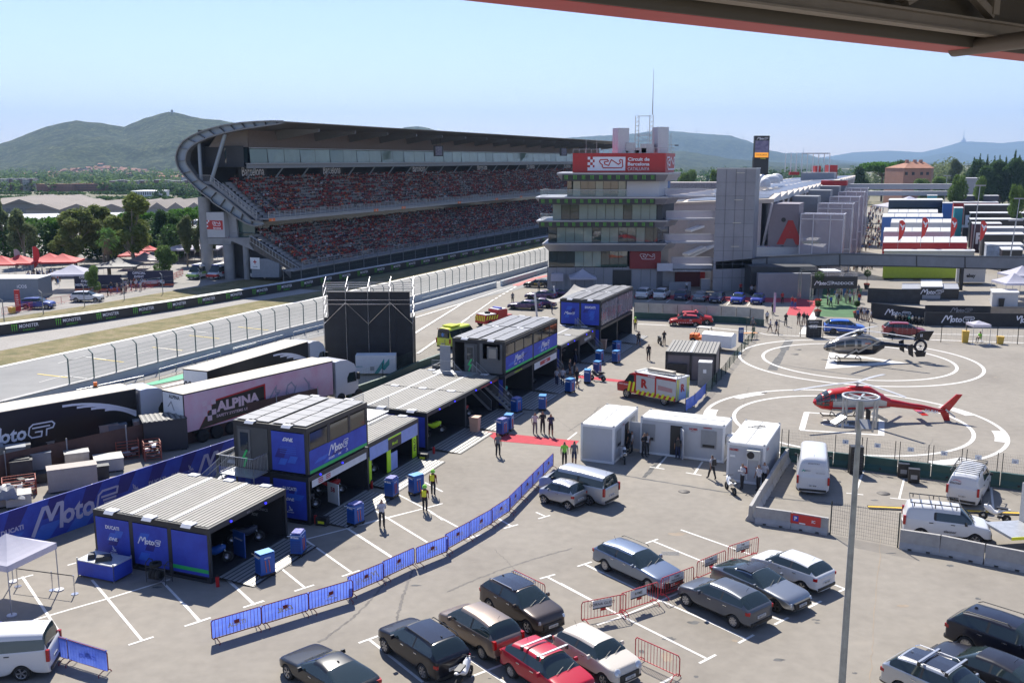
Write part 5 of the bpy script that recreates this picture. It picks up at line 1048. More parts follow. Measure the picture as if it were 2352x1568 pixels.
for k,(ya,yb,yc) in enumerate(((757,818,832),(962,1026,1040),(1176,1240,1256),(1390,1455,1500))):
 o=thing('link_bridge','%s glass sided footbridge between control tower and lift tower'%['topmost','second highest','third highest','lowest'][k],'footbridge',(0,0,0),0,'footbridges from tower to lift')
 Yb=YT+1.0;f=lambda x:GY(zt(x,0)[0],368,Yb).x;g_=lambda y:HZ((0,Yb,0),zt(0,y)[1]);x0,x1=f(1232 if k<3 else 1310),f(1688)
 b=MB();b.bx(x0,x1,Yb,Yb+2.2,g_(yc),g_(yb),mat('bridge_white',(.42,.42,.45),.5));b.build('deck',o)
 for yy in (0,2.15): b=MB();b.quad((x0,Yb+yy,g_(yb)),(x1,Yb+yy,g_(yb)),(x1,Yb+yy,g_(ya)),(x0,Yb+yy,g_(ya)),mat('mesh_rail',(.55,.53,.58),.5,alpha=.45,n=0));b.bar((x0,Yb+yy,g_(ya)),(x1,Yb+yy,g_(ya)),.06,.06,SL_);b.build('railing',o)
# ---------------- entrance buildings, between tower and paddock
def zbox(name,label,cat,ox,oy,x0,x1,y0,y1,Y,m,depth=3,rz=0,parent=None,group=None,zb=None,roof=None,sh=None):
 """box seen at zoom columns x0..x1, rows y0..y1 (scale 2.45) standing at distance Y"""
 u0,v0=zz(ox,oy,x0,y0);u1,v1=zz(ox,oy,x1,y1);a=GY(u0,368,Y).x;c=GY(u1,368,Y).x;z1=HZ((0,Y,0),v0);z0=HZ((0,Y,0),v1) if zb is None else zb
 b=MB(sh);b.bx(-(c-a)/2,(c-a)/2,0,depth,0,z1-z0,m)
 o=b.build(name,None,((a+c)/2,Y,z0),rz);
 if label: tag(o,label,cat,group)
 if parent: o.parent=parent;o.matrix_parent_inverse=parent.matrix_basis.inverted() if 0 else MTr(-parent.location)
 return o
zbox('clad_wall','grey metal screen wall left of the paddock entrance gate','wall',2300,1000,1380,1885,62,300,149,MET2,1.0,zb=0)
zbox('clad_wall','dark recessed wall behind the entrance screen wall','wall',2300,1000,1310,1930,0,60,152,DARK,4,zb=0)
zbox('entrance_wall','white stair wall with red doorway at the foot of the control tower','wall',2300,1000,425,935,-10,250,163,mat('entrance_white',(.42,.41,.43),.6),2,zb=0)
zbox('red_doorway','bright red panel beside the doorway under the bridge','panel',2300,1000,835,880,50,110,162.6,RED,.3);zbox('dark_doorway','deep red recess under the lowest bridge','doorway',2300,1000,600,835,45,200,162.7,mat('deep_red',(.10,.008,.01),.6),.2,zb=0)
zbox('awning','pale slatted awning over the red doorway','awning',2300,1000,560,935,20,45,160,mat('slat_awning',(.45,.44,.44),.6,n=.3,sc=3),2.5)
zbox('stair_parapet','white stair parapet at the foot of the tower','parapet',2000,400,1165,1310,1440,1510,157.5,mat('parapet_white',(.48,.48,.52),.6),.4)
for x0,x1,n in ((545,750,''),(845,930,'')): zbox('metal_gate','grey sheet gate %s under the lift bridge'%('left' if x0<600 else 'right'),'gate',2300,1000,x0,x1,140 if x0<600 else 110,230,158,MET2,.2,zb=0)
# ---------------- pit building: long roofs with solar panels
PB=thing('pit_building','very long pit building with solar panels on pale roofs behind the tower','pit building',ST(175,-40),-ROW);b=MB()
def pz(u,v,s): p=GS(u,v,s);return toST(p)[1],p.z
tR=[(1762,448),(1749,430),(1890,408),(1545,448),(1600,488)]
LEN=250
eaveR=pz(1748,448,168);ridge=pz(1600,415,185);
zR=13.2;tE=-22.5;tW=-46;
b.bx(0,0.01,0,1,0,1,ROOFG)
PBM=mat('pit_roof_pale',(.50,.44,.38),.7,n=.06,sc=.2);
def PL(s,t,z): return Vc((t+40,s-175,z))
b=MB()
nb_=24
for k in rn(nb_):
 s0=172+k*9.5;s1=s0+9.3;b.add([PL(s0,-47,13.0),PL(s0,tE,14.3),PL(s1,tE,15.0),PL(s1,-47,13.7)],[(0,1,2,3)],PBM);b.add([PL(s0,tE,14.3),PL(s0,tE,13.7),PL(s1,tE,13.7),PL(s1,tE,15.0)],[(0,1,2,3)],mat('eave_white',(.5,.5,.5)))
 b.add([PL(s0,-47,13.0),PL(s0,-47,12.6),PL(s0,tE,13.6),PL(s0,tE,14.3)],[(0,1,2,3)],PBM)
b.build('roof',PB)
for k in rn(nb_):
 s0=172+k*9.5;s1=s0+9.3
 for j in rn(3): 
  p=MB();ta=-45+j*7.4;tb_=ta+6.6;f=lambda t,s:13.0+1.3*(t+47)/(tE+47)+.7*(s-s0)/9.3+.12
  for q in rn(3):
   sa=s0+.8+q*2.7;sb_=sa+2.4;p.add([PL(sa,ta,f(ta,sa)),PL(sa,tb_,f(tb_,sa)),PL(sb_,tb_,f(tb_,sb_)),PL(sb_,ta,f(ta,sb_))],[(0,1,2,3)],mat('solar_cells_far',(.12,.125,.14),.3,.2,n=.1))
  if k*3+j<99: p.build('solar_panel',PB)
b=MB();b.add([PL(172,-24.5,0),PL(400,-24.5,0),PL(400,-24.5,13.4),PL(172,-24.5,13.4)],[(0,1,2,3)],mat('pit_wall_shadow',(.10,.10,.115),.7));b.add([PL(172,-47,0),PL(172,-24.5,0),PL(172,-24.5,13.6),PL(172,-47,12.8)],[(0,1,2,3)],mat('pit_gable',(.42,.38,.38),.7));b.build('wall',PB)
for k in rn(60): 
 s=173+k*3.8;b=MB();b.bar(PL(s,-24.3,5.5),PL(s+1.6*(1 if k%2 else -1),-22.7,13.6),.28,.28,mat('strut_white',(.5,.48,.5),.5));b.build('strut',PB)
b=MB();b.add([PL(174,-46.99,3),PL(174,-46.9,3),PL(174,-46.9,3.1)],[(0,1,2)],RED);
for k,(u,v,r) in enumerate(((2010,690,.6),(2130,700,.7),(2180,668,1.3),(2230,655,1.0),(2100,660,.8))):
 p=GS(*zz(2000,400,u,v),195+k*14);b=MB();b.lathe([(1.6*r,-.8),(1.6*r,.1),(1.2*r,.7),(.5*r,1),(0.01,1.05)],mat('vent_white',(.6,.6,.6),.5),12,MTr(Vc((toST(p)[1]+40,toST(p)[0]-175,p.z))));b.build('roof_dome',PB)
zbox('terrace_wall','red and white stand seen between tower and lift tower','stand',2000,400,1340,1690,1040,1390,176,mat('terrace_red',(.36,.06,.05),.7,n=.7,sc=.5,c2=(.5,.48,.47)),2,zb=0)
zbox('gable_wall','pale gable wall behind the upper bridges','wall',2000,400,1340,1690,830,1040,178,mat('gable_pale',(.45,.41,.39),.7),2,zb=0)
for j,(xa,ya,xb,yb) in enumerate(((1420,1140,1565,1090),(1410,1385,1670,1265),(1395,1360,1560,1290))):
 o=thing('stair_flight','white railed stair flight behind the bridges, %s one'%['upper','lower','middle'][j],'staircase');a=GY(*zz(2000,400,xa,ya),171-j);c=GY(*zz(2000,400,xb,yb),173-j);b=MB();b.bar(a,c,1.5,.4,WHITE);b.build('flight',o);b=MB();rail(b,[a+UP*.3,c+UP*.3],1.1,n=0,r=.05);b.build('railing',o)
b=MB()
P=[]
tribune=thing('distant_tribune','far open stand full of people beyond the tower','stand',GY(*zt(1600,680),330));rr=RRn(2)
b=MB();b.box((0,0,-6),(30,12,11),mat('crowd_far',(.12,.09,.09),.8,n=.9,sc=2.5,c2=(.5,.45,.45)));b.build('seating',tribune)
# ---------------- modules with A, glazed stair boxes, far ends (zoom 2880,400)
G5=mat('module_grey',(.20,.205,.22),.6,n=.06);G5p=mat('module_mauve',(.22,.19,.21),.6,n=.05)
def sbox(name,label,cat,s,u0,u1,v0,v1,dep,m,extra=None,group=None,alpha=False,zb=0):
 """box with its near face in the plane s=const, receding along the row"""
 a=GS(u0,v1,s);c=GS(u1,v1,s);t0=toST(a)[1];t1=toST(c)[1];z1=GS(u0,v0,s).z;z0=a.z if zb is None else zb
 o=thing(name,label,cat,ST(s,t0,z0),-ROW,group);b=MB();b.bx(0,t1-t0,0,dep,0,z1-z0,m);b.build('wall',o);return o,t1-t0,z1-z0
Zp=lambda x,y:zz(2880,400,x,y)
def at5(s,x0,x1,y0,y1): return (s,Zp(x0,0)[0],Zp(x1,0)[0],Zp(0,y0)[1],Zp(0,y1)[1])
o,w_,h_=sbox('stair_module','mauve grey block with a big red letter A beside the lift tower','building',*at5(172,0,272,890,1200),7,G5p)
b=MB();b.text('A',frame((w_*.745,-.06,2.7+(h_-7.5)),*XU),4.1,ORANGE if 0 else RED,.06);b.text('Media',frame((w_*.19,-.06,h_*.44),*XU),.75,RED,.02);b.text('Center',frame((w_*.2,-.06,h_*.37),*XU),.7,RED,.02);b.text('Access Point',frame((w_*.2,-.06,h_*.29),*XU),.3,RED,.0)
b.build('lettering',o)
for z,r in ((h_*.80,.38),(h_*.45,.38)): b=MB();b.tube((w_*.5,-.08,z),(w_*.5,.05,z),r,BLACK,14);b.build('porthole',o)
for k,(s,x0,x1,y0) in enumerate(((196,215,450,822),(215,360,560,768),(237,465,638,730),(262,545,698,680))):
 o,w_,h_=sbox('stair_module','plain grey roof block, %s behind the one with the letter A'%['first','second','third','fourth'][k],'building',*at5(s,x0,x1,y0,1000),6,G5,group='grey blocks on the pit building')
 if k==3: b=MB();b.bx(-2,w_+.2,-.1,5,h_-1.2,h_,RED);b.build('red_band',o)
scr=mat('glazed_screen',(.40,.36,.40),.25,n=.1,sc=.4,alpha=.55);scf=mat('screen_frame',(.55,.53,.56),.4,.2)
for k,(s,x0,x1,y0,y1) in enumerate(((170,290,680,985,1260),(192,448,765,890,1100),(214,560,828,828,1000),(236,640,872,783,950),(258,700,905,750,900))):
 o,w_,h_=sbox('escape_stair','%s glazed steel stair enclosure along the paddock lane'%['nearest','second','third','fourth','farthest'][k],'stair enclosure',*at5(s,x0,x1,y0,y1),5,scr,group='glazed stair enclosures')
 b=MB();
 for x in (0,w_*.3,w_*.7,w_): b.box((x,-.05,h_/2),(.14,.14,h_),scf)
 for z in (h_*.35,h_*.93,h_): b.box((w_/2,-.05,z),(w_,.14,.14),scf)
 b.box((w_+.03,2.5,h_),(.14,5,.14),scf);b.build('frame',o);b=MB();b.bar((w_*.1,2.5,.3),(w_*.9,2.5,h_*.5),1.2,.2,GREY);b.bar((w_*.9,3.6,h_*.5),(w_*.2,3.6,h_*.95),1.2,.2,GREY);b.build('stair_flight',o)
o,w_,h_=sbox('end_building','white framed rooftop pavilion with red boxes at the far end','pavilion',*at5(330,295,600,605,760),10,mat('end_grey',(.34,.35,.38),.6))
b=MB();
for x in rn(9): b.box((-5+x*w_/6,-.1,h_+3),(.25,.25,6),WHITE)
b.box((w_*.4,3,h_+6),(w_*.8,8,.3),mat('canopy_pale',(.42,.45,.50),.5));b.build('canopy_frame',o)
for x0,x1,y in ((440,490,545),(562,643,538)): zbox('red_box','%s red box on the rooftop pavilion'%('smaller' if x0<500 else 'larger'),'box',2880,400,x0,x1,y,605 if x0<500 else 665,325,RED,4)
zbox('chequered_panel','little red and white chequered panel at the far roof edge','panel',2880,400,205,295,600,628,318,RED,1)
# ---------------- track side walls and fences
def wallrun(name,label,cat,pts,h,w,m,cap=None,zb=0,part='wall_section'):
 o=thing(name,label,cat,pts[0])
 for a,c in zip(pts,pts[1:]):
  b=MB();b.bar(Vc((a.x,a.y,zb+h/2)),Vc((c.x,c.y,zb+h/2)),w,h,m);ob=b.build(part);ob.parent=o;ob.matrix_parent_inverse=MTr(-o.location)
  if cap: b=MB();b.bar(Vc((a.x,a.y,zb+h+.03)),Vc((c.x,c.y,zb+h+.03)),w+.12,.06,cap);ob=b.build('coping');ob.parent=o;ob.matrix_parent_inverse=MTr(-o.location)
 return o
Q=lambda ox,oy,z,*p:[G(*zz(ox,oy,x,y),z) for x,y in p]
PW=Q(0,1200,.95,(-300,800),(20,745),(640,590),(845,540),(1225,440),(1730,310),(2290,170))+Q(800,1100,.95,(580,345),(915,262))+Q(1500,1000,.95,(150,260),(413,190),(590,140),(900,68),(1350,-55))
pwm=mat('pit_wall_pale',(.46,.50,.52),.7,n=.06,sc=.8)
wallrun('pit_wall','long pale concrete pit wall between pit lane and track','wall',PW,.95,.45,pwm,CONC)
def along(pts,step,off=0):
 o=[];d=off
 for a,c in zip(pts,pts[1:]):
  L=(c-a).length
  while d<L: o.append((a.lerp(c,d/L),(c-a).normalized()));d+=step
  d-=L
 return o
FG=mat('fence_post_green',(.12,.17,.16),.5,.3)
def debris(name,label,pts,h,step,z0,bend=(0,0,0),m=FG,wires=6,post=.1,mesh=True):
 o=thing(name,label,'fence',pts[0]);L=o.location.copy();ps=along(pts,step)
 def pp(b,n): q=b.build(n);q.parent=o;q.matrix_parent_inverse=MTr(-L);return q
 for i,(p,d) in enumerate(ps):
  b=MB();q=Vc((p.x,p.y,z0));t=q+UP*h;n=Vc((d.y,-d.x,0));b.bar(q,t,post,post,m);b.bar(t,t-n*.45+UP*.35,post*.8,post*.8,m)
  if i<100: pp(b,'post')
 b=MB()
 for (p,_),(q,_) in zip(ps,ps[1:]):
  for k in rn(wires):
   z=z0+h*(k+.6)/wires;b.bar(Vc((p.x,p.y,z)),Vc((q.x,q.y,z)),.018,.018,m)
 ob=pp(b,'wires');
 if mesh:
  b=MB();mm=mat('fence_mesh',(.07,.08,.08),.8,alpha=.07,n=0)
  for (p,_),(q,_) in zip(ps,ps[1:]): b.quad(Vc((p.x,p.y,z0)),Vc((q.x,q.y,z0)),Vc((q.x,q.y,z0+h)),Vc((p.x,p.y,z0+h)),mm)
  pp(b,'mesh')
debris('debris_fence','debris fence with bent posts on the pit wall',PW[2:],2.35,2.75,.95)
W2=Q(1500,1000,.9,(80,360),(500,245),(880,140));wallrun('pit_lane_wall','low pale wall along the pit lane beside the scaffold screen','wall',W2,.9,.3,pwm)
W3=Q(1500,1000,.9,(930,130),(1100,80),(1350,5));wallrun('pit_lane_wall','low pale wall along the pit lane near the start gantry','wall',W3,.9,.3,pwm)
for i,(ox,oy,pts) in enumerate(((0,1200,((700,640),(1320,510))),(0,1200,((1460,450),(2025,290))),(0,1200,((2140,265),(2352,210))),(800,1100,((180,500),(640,380))),(800,1100,((735,355),(1010,285))),(1500,1000,((205,285),(880,105))))):
 o=thing('handrail','galvanised handrail behind the pit wall, %s piece from the left'%['first','second','third','fourth','fifth','sixth'][i],'handrail',(0,0,0),0,'handrails behind the pit wall');b=MB();p=Q(ox,oy,1.0,*pts);p=[Vc((q.x,q.y,.0)) for q in p];rail(b,p,1.0,n=0,r=.03);
 for q,_ in along(p,2.4): b.tube(q,q+UP,.03,SL_,4)
 b.build('rail',o)
MW=[G(u,v) for u,v in ((-200,804),(0,772),(100,758),(200,744),(300,728.5),(400,713),(500,696),(600,679),(690,664),(760,650),(850,633),(1000,605),(1140,578),(1258,556))]+[ST(470,-84.5)]
mw=thing('banner_wall','long low black banner wall with green claw marks beside the gravel and the stand','banner wall',MW[1]);ML=mw.location.copy()
def mwl(b,n): o=b.build(n);o.parent=mw;o.matrix_parent_inverse=MTr(-ML);return o
b=MB()
for a,c in zip(MW,MW[1:]): b.add([a,c,c+UP*1.35,a+UP*1.35],[(0,1,2,3)],BLACK)
mwl(b,'banner');b=MB()
for a,c in zip(MW,MW[1:]): d=(c-a).normalized();n=Vc((-d.y,d.x,0));b.add([a+UP*1.36,c+UP*1.36,c+UP*1.42+n*1.1,a+UP*1.42+n*1.1],[(0,1,2,3)],mat('tyre_cover_white',(.55,.55,.54),.6,n=.3,sc=1));b.add([a+n*1.1,c+n*1.1,c+n*1.1+UP*1.4,a+n*1.1+UP*1.4],[(0,3,2,1)],WHITE)
mwl(b,'tyre_cover')
cnt=0
for p,d in along(MW[:-1],5.55,2.2)[:40]:
 if cnt>=36: break
 n=Vc((d.y,-d.x,0));T=frame(p+n*.03+UP*.68,d,UP);b=MB();claw(b,T@MTr((-1.35,0.03,0)),.95,MGREEN);b.text('MONSTER',T@MTr((.45,.18,0)),.42,LW_,.01,w=2.4);b.text('ENERGY',T@MTr((.45,-.33,0)),.22,MGREEN,.0,w=1.5);mwl(b,'lettering');cnt+=1
CF=[G(u,v) for u,v in ((-150,800),(5,748),(118,722),(232,702),(336,684),(438,670),(535,655))];
debris('catch_fence','tall thin catch fence behind the gravel banner wall',[p+Vc((-.6,1.8,0)) for p in CF],3.0,7.6,0,m=mat('fence_grey',(.25,.26,.27),.5,.4),wires=4,post=.09,mesh=False)
debris('catch_fence','tall catch fence below the grandstand front',[ST(134,-95.6),ST(350,-92.5)],3.4,5,0,m=mat('fence_dark_grey',(.16,.165,.17),.5,.4),wires=5,post=.12,mesh=True)
rb=MB()
def barrier(m=RED,L=2.3,H=1.08,n=14,banner_m=None,fn=None,sq=True,cloth=True):
 """crowd barrier prototype, along +x, base at z=0"""
 o=thing('crowd_barrier','x','barrier');b=MB();r=.024;z0=.2
 pts=[(.06,0,z0),(0,0,z0+.08),(0,0,H-.1),(.08,0,H),(L-.08,0,H),(L,0,H-.1),(L,0,z0+.08),(L-.06,0,z0),(.06,0,z0)]
 for p,q in zip(pts,pts[1:]): b.tube(p,q,r,m,5)
 for k in rn(1,n): b.tube((L*k/n,0,z0),(L*k/n,0,H),.011,m,4,cap=False)
 b.build('frame',o)
 for x in (.2,L-.2): b=MB();b.pipe([(x,-.33,0),(x+.05,-.3,.08),(x,-.12,.2),(x,0,z0),(x,.12,.2),(x+.05,.3,.08),(x,.33,0)],.02,m,5);b.build('foot',o)
 if sq: b=MB();b.box((L*.5,-.012,.72),(.24,.012,.17),mat('dark_red_plate',(.20,.012,.012),.5));b.build('plate',o)
 if banner_m:
  b=MB();K=10
  for k in rn(K):
   a=L*k/K;c=L*(k+1)/K;wv=lambda q:.035+.012*sin(q*5)
   b.add([(a,wv(a),.22),(c,wv(c),.22),(c,wv(c),1.07),(a,wv(a),1.07),(a,-.03,1.11),(c,-.03,1.11)],[(0,1,2,3),(3,2,5,4)],banner_m,smooth=True)
  if fn: fn(b,frame((L/2,.008,.62),*XU))
  b.build('banner_cloth',o)
 return o
BP=mat('barrier_cloth_blue',(.10,.18,.75),.6,n=.2,sc=2,c2=(.18,.28,.85),tl=.5)
mir=lambda f:(lambda b,T:f(b,T@Matrix.Diagonal((-1,1,1,1))))
fns=[mir(lambda b,T:b.text('ITALIA',T,.22,LW_,.04)),mir(lambda b,T:b.text('DHL',T,.24,LW_,.05,.4,w=.8)),mir(lambda b,T:bull(b,T,.5,LW_)),mir(lambda b,T:moto(b,T,.36,LW_,'E')),mir(lambda b,T:bull(b,T,.5,LW_)),mir(lambda b,T:b.text('DUCATI',T,.2,LW_,.04))]
bpr=[barrier(m=mat('barrier_dark_red',(.20,.014,.02),.4),banner_m=BP,fn=f) for f in fns]
used=set()
def placeb(pts,order,labels,group,protos):
 ps=along(pts,2.32)
 for i,(p,d) in enumerate(ps):
  if i>=len(labels): break
  pi_=order[i%len(order)];src=protos[pi_];rz=AT2(d.y,d.x)
  if id(src) not in used: used.add(id(src));o=src;o.location=p;o.rotation_euler=(0,0,rz)
  else: o=copytree(src,p,rz)
  o['label']=labels[i];o['category']='barrier';o['group']=group
BPts=Q(0,1800,0,(1950,1500))+Q(700,1700,0,(1170,1460),(1560,1292),(1915,1125),(2250,988))+Q(1300,1920,0,(1072,285),(1272,168),(1470,35))+[G(1283,1062)]
ow=['first','second','third','fourth','fifth','sixth','seventh','eighth','ninth','tenth','eleventh','twelfth','thirteenth','fourteenth','fifteenth','sixteenth']
placeb(BPts,[0,1,2,3,4,1,5,2,3,4,5],['barrier with blue cloth, %s from the near end of the long curved line'%ow[i] for i in rn(13)],'blue barriers of the long curved line',bpr)
LB=Q(0,1920,0,(1000,1500),(560,1362),(0,1215),(-300,1130));placeb(LB,[5,2,1,4],['barrier with blue cloth beside the white van, %s from its free end'%ow[i] for i in rn(4)],'blue barriers beside the white van',bpr)
rbp=barrier(m=mat('barrier_red',(.50,.03,.04),.4),sq=False);
def redb(a,c,label,sign=None):
 d=(c-a).normalized();rz=AT2(d.y,d.x)
 if 'rb' not in used: used.add('rb');o=rbp;o.location=a;o.rotation_euler=(0,0,rz)
 else: o=copytree(rbp,a,rz)
 o['label']=label;o['category']='barrier';o['group']='red crowd barriers in the car park'
 if sign:
  b=MB();b.box((1.05,-.04,.86),(.98,.012,.36),mat('sign_pale',(.55,.56,.58),.5));b.box((1.05,-.05,.66),(.98,.012,.05),BLACK)
  ls=sign.split('|');
  for j,t in enumerate(ls): b.text(t,frame((1.05,-.052,.86+(.08-.16*j if len(ls)>1 else 0)),*XU),.11 if len(ls)>1 else .14,BLACK,.01)
  b.box((1.1,-.04,.57),(.28,.012,.12),RED);sg=b.build('sign_plate',o)
q_=lambda *p:[Gz(2100,1920,x,y) for x,y in p]
for p,l,s in ((((690,1360),(1085,1545)),'red barrier standing alone by the cream small car, without a sign',None),(((195,1030),(530,962)),'red barrier with a DORNA GUEST sign behind the cream small car','DORNA GUEST'),(((555,945),(890,835)),'red barrier with an RFME sign','RFME'),(((925,800),(1210,690)),'red barrier with a president sign in front of the silver blue estate','FRME|PRESIDENT'),(((1255,640),(1520,525)),'red barrier with a steward sign left of the silver coupe','FIM|MOTOGP STEWARD'),(((1540,492),(1800,405)),'red barrier with a steward sign behind the white hatchback','FIM|MOTOGP STEWARD')):
 a,c=q_(*p);redb(a,c,l,s)
a,c=Q(1300,1920,0,(1530,715),(1800,850));redb(a,c,'red barrier behind the dark bronze crossover')
fb=Q(0,640,0,(20,1330),(250,1290),(420,1245),(800,1180),(1000,1150),(1250,1105),(1430,1070),(1560,1015),(1680,960));
for i,(p,d) in enumerate(along(fb,2.36)):
 o=copytree(rbp,p,AT2(d.y,d.x));
 for ch in list(o.children):
  if ch.name.startswith('sign'): bpy.data.objects.remove(ch)
 o['label']='red crowd barrier in the long line along the service road of the fan area';o['group']='red barriers along the fan area';o['category']='barrier'
# ---------------- concrete barriers
jm=mat('jersey_concrete',(.37,.355,.335),.85,n=.15,sc=1.5,bump=.2)
def jersey(a,c,label,sign=False,h=.95):
 d=(c-a);L=d.length-.06;rz=AT2(d.y,d.x);o=thing('concrete_barrier',label,'concrete barrier',a,rz,'concrete barriers');b=MB()
 prof=[(-.28,0),(-.26,.12),(-.12,.35),(-.09,h),(.09,h),(.12,.35),(.26,.12),(.28,0)]
 segs=[(0,L*.22,0),(L*.22,L*.32,.1),(L*.32,L*.68,0),(L*.68,L*.78,.1),(L*.78,L,0)]
 for x0,x1,zl in segs:
  P=[(x0,y,max(z,zl)) for y,z in prof];b.prism(P,(x1-x0,0,0),jm)
 b.build('body',o)
 if sign:
  b=MB();T=frame((L*.38,-.135,.6),*XU);b.quad((-.85,-.3,0),(.85,-.3,0),(.85,.3,0),(-.85,.3,0),ORANGE if 0 else mat('sign_red',(.6,.04,.03),.5),T);b.quad((-.7,-.13,.01),(-.4,-.13,.01),(-.4,.2,.01),(-.7,.2,.01),mat('parking_blue',(.02,.05,.4),.5),T);b.text('P',T@MTr((-.55,.035,.02)),.22,LW_,.04);b.text('IC',T@MTr((.45,0,.01)),.17,LW_,.04);b.quad((-.35,-.25,.01),(.0,-.25,.01),(.0,-.17,.01),(-.35,-.17,.01),WHITE,T);b.build('sign',o)
J=Q(2100,1500,0,(1745,1112),(1830,960),(1930,800),(2010,670),(2088,560))
lj=['nearest','second','third','farthest']
for i in rn(4): jersey(J[i],J[i+1],'slanted concrete barrier beside the right cabin, %s of four'%lj[i])
a,c,e=Q(2100,1500,0,(1795,1120),(2132,1168),(2470,1228));jersey(a,c,'concrete barrier at the corner, left of the one with the parking sign');jersey(c,e,'concrete barrier with a red parking sign',True)
K=Q(2880,1500,0,(1205,1350),(1582,1408),(1990,1495),(2420,1580));
for i in rn(3): jersey(K[i],K[i+1],'pale concrete barrier in front of the roof rack van, %s from the left'%ow[i],h=1.05)
MESH=mat('wire_mesh_dark',(.08,.08,.08),.5,.3)
def meshpanel(a,c,h,label,cat='mesh fence',z0=.1,step=.12,m=MESH,posts=True,grp=None):
 o=thing('mesh_fence',label,cat,a,0,grp);d=c-a;L=d.length;dn=d/L;b=MB();k=int(L/step)
 for i in rn(k+1): p=dn*(i*L/k);b.bar(p+UP*z0,p+UP*h,.008,.008,m)
 for z in np.arange(z0,h+.01,.2): b.bar(UP*z,d+UP*z,.008,.008,m)
 b.build('mesh',o)
 if posts:
  for q in (Vc((0,0,0)),d): b=MB();b.bar(q,q+UP*h,.06,.06,mat('post_dark',(.02,.03,.03),.5));b.build('post',o)
a,c=Q(2880,1500,0,(570,1232),(1190,1352));meshpanel(a,c,2.0,'see-through mesh gate closing the gap between concrete barriers','mesh gate')
GB=Q(2880,1500,0,(110,545),(600,598),(885,632),(1190,672),(1495,710),(1800,750),(2130,790),(2480,835));gm=mat('green_barrier_paint',(.02,.075,.06),.5,n=.12)
for i in rn(len(GB)-1):
 a,c=GB[i],GB[i+1];o=thing('plastic_barrier','dark green low barrier with white number card, %s from the left behind the parked vans'%ow[i],'barrier',a,AT2((c-a).y,(c-a).x),'dark green barriers behind the vans');L=(c-a).length-.05
 b=MB();b.prism([(0,y,z) for y,z in ((-.3,0),(-.27,.18),(-.14,.45),(-.1,.95),(.1,.95),(.14,.45),(.27,.18),(.3,0))],(L,0,0),gm);b.build('body',o)
 b=MB();b.box((L*.5,-.28,.25),(.14,.05,.12),BLACK);b.build('slot',o)
 nm=[None,'9','10','11','12','12','13'][i]
 n=2
 b=MB()
 for x in np.arange(.05,L,.1): b.bar((x,.12,.95),(x,.12,2.15),.006,.006,MESH)
 for z in np.arange(1,2.2,.2): b.bar((0,.12,z),(L,.12,z),.006,.006,MESH)
 b.build('mesh',o)
 for x in (.04,L*.9 if i else .5): b=MB();b.bar((x,.12,.3),(x,.12,2.2),.06,.05,BLACK);b.build('post',o)
 if nm: b=MB();T=frame((L*.35,.1,1.75),*XU);b.quad((-.2,-.15,0),(.2,-.15,0),(.2,.15,0),(-.2,.15,0),WHITE,T);b.text(nm,T@MTr((0,-.03,.01)),.14,mat('ink_blue',(.02,.03,.2)),.02);b.build('number_card',o)
F1=Q(2300,1000,0,(850,1190),(905,1130),(945,1080),(990,1035),(1030,985),(1067,930),(1107,882),(1140,840),(1175,800),(1207,760),(1237,722),(1270,690),(1297,622));
for i in rn(len(F1)-1): meshpanel(F1[i],F1[i+1],1.15,'low green post mesh panel right of the service cabin, %s from the near end'%ow[i],'mesh fence',.1,.15,mat('wire_green',(.03,.09,.06),.5),grp='low green mesh panels')
F2=Q(2300,1000,0,(660,1345),(745,1290),(850,1180));
for i in rn(2):
 a,c=F2[i],F2[i+1];o=thing('banner_fence','blue cloth hung on the low fence behind the fire truck, %s half'%['near','far'][i],'banner',a);d=c-a;b=MB();K_=8
 for k in rn(K_): p=d*(k/K_);q=d*((k+1)/K_);n=Vc((.06*sin(k*1.7),0,0));n2=Vc((.06*sin(k*1.7+1.7),0,0));b.add([p+UP*.2+n,q+UP*.2+n2,q+UP*1.15,p+UP*1.15],[(0,1,2,3)],BLU2,smooth=True)
 b.build('cloth',o);b=MB();b.bar((0,0,0),(0,0,1.25),.05,.05,BLACK);b.build('post',o)
F3=Q(2880,900,0,(-200,872),(95,880),(297,890),(502,900),(925,915),(1140,922),(1360,930),(1587,937),(1815,942),(2100,950),(2290,958),(2500,965))
for i in rn(len(F3)-1): meshpanel(F3[i],F3[i+1],2.0,'thin see-through mesh panel along the helipad edge, %s from the left'%ow[i],'mesh fence',.1,.5,mat('wire_faint',(.2,.2,.2),.5),grp='mesh panels along the helipad')
def bannerwall(name,label,ox,oy,top,bot,m,fn=None,t=.08,cat='banner wall'):
 P=Q(ox,oy,0,*bot);a,c=P[0],P[-1];h=max(HZ(a,zz(ox,oy,*top[0])[1]),.8);d=c-a;L=d.length;o=thing(name,label,cat,a,AT2(d.y,d.x));b=MB();b.bx(0,L,0,t,0,h,m)
 if fn: fn(b,L,h)
 b.build('banner',o);b=MB();
 for k in rn(int(L/3)+1): b.bar((min(L,k*3.),t+.02,0),(min(L,k*3.),t+.9,0.02),.05,.05,SL_);b.bar((min(L,k*3.),t+.05,0),(min(L,k*3.),t+.05,h),.05,.05,SL_)
 b.build('support',o);return o
gpl=lambda x,h,s='GP':(lambda b,L,H:moto(b,frame((L*x,-.01,H*.5),*XU),h,LW_,s))
CB=mat('black_cloth',(.022,.022,.024),.7,n=.2,sc=1)
bannerwall('banner_wall','black banner wall behind the row of scooters, left wordmark one',2880,900,((935,575),(1,1)),((940,712),(1440,772)),CB,gpl(.5,.75))
bannerwall('banner_wall','black banner wall in front, right of the scooters',2880,900,((1432,662),(1,1)),((1436,785),(2352,800)),CB,gpl(.33,.85))
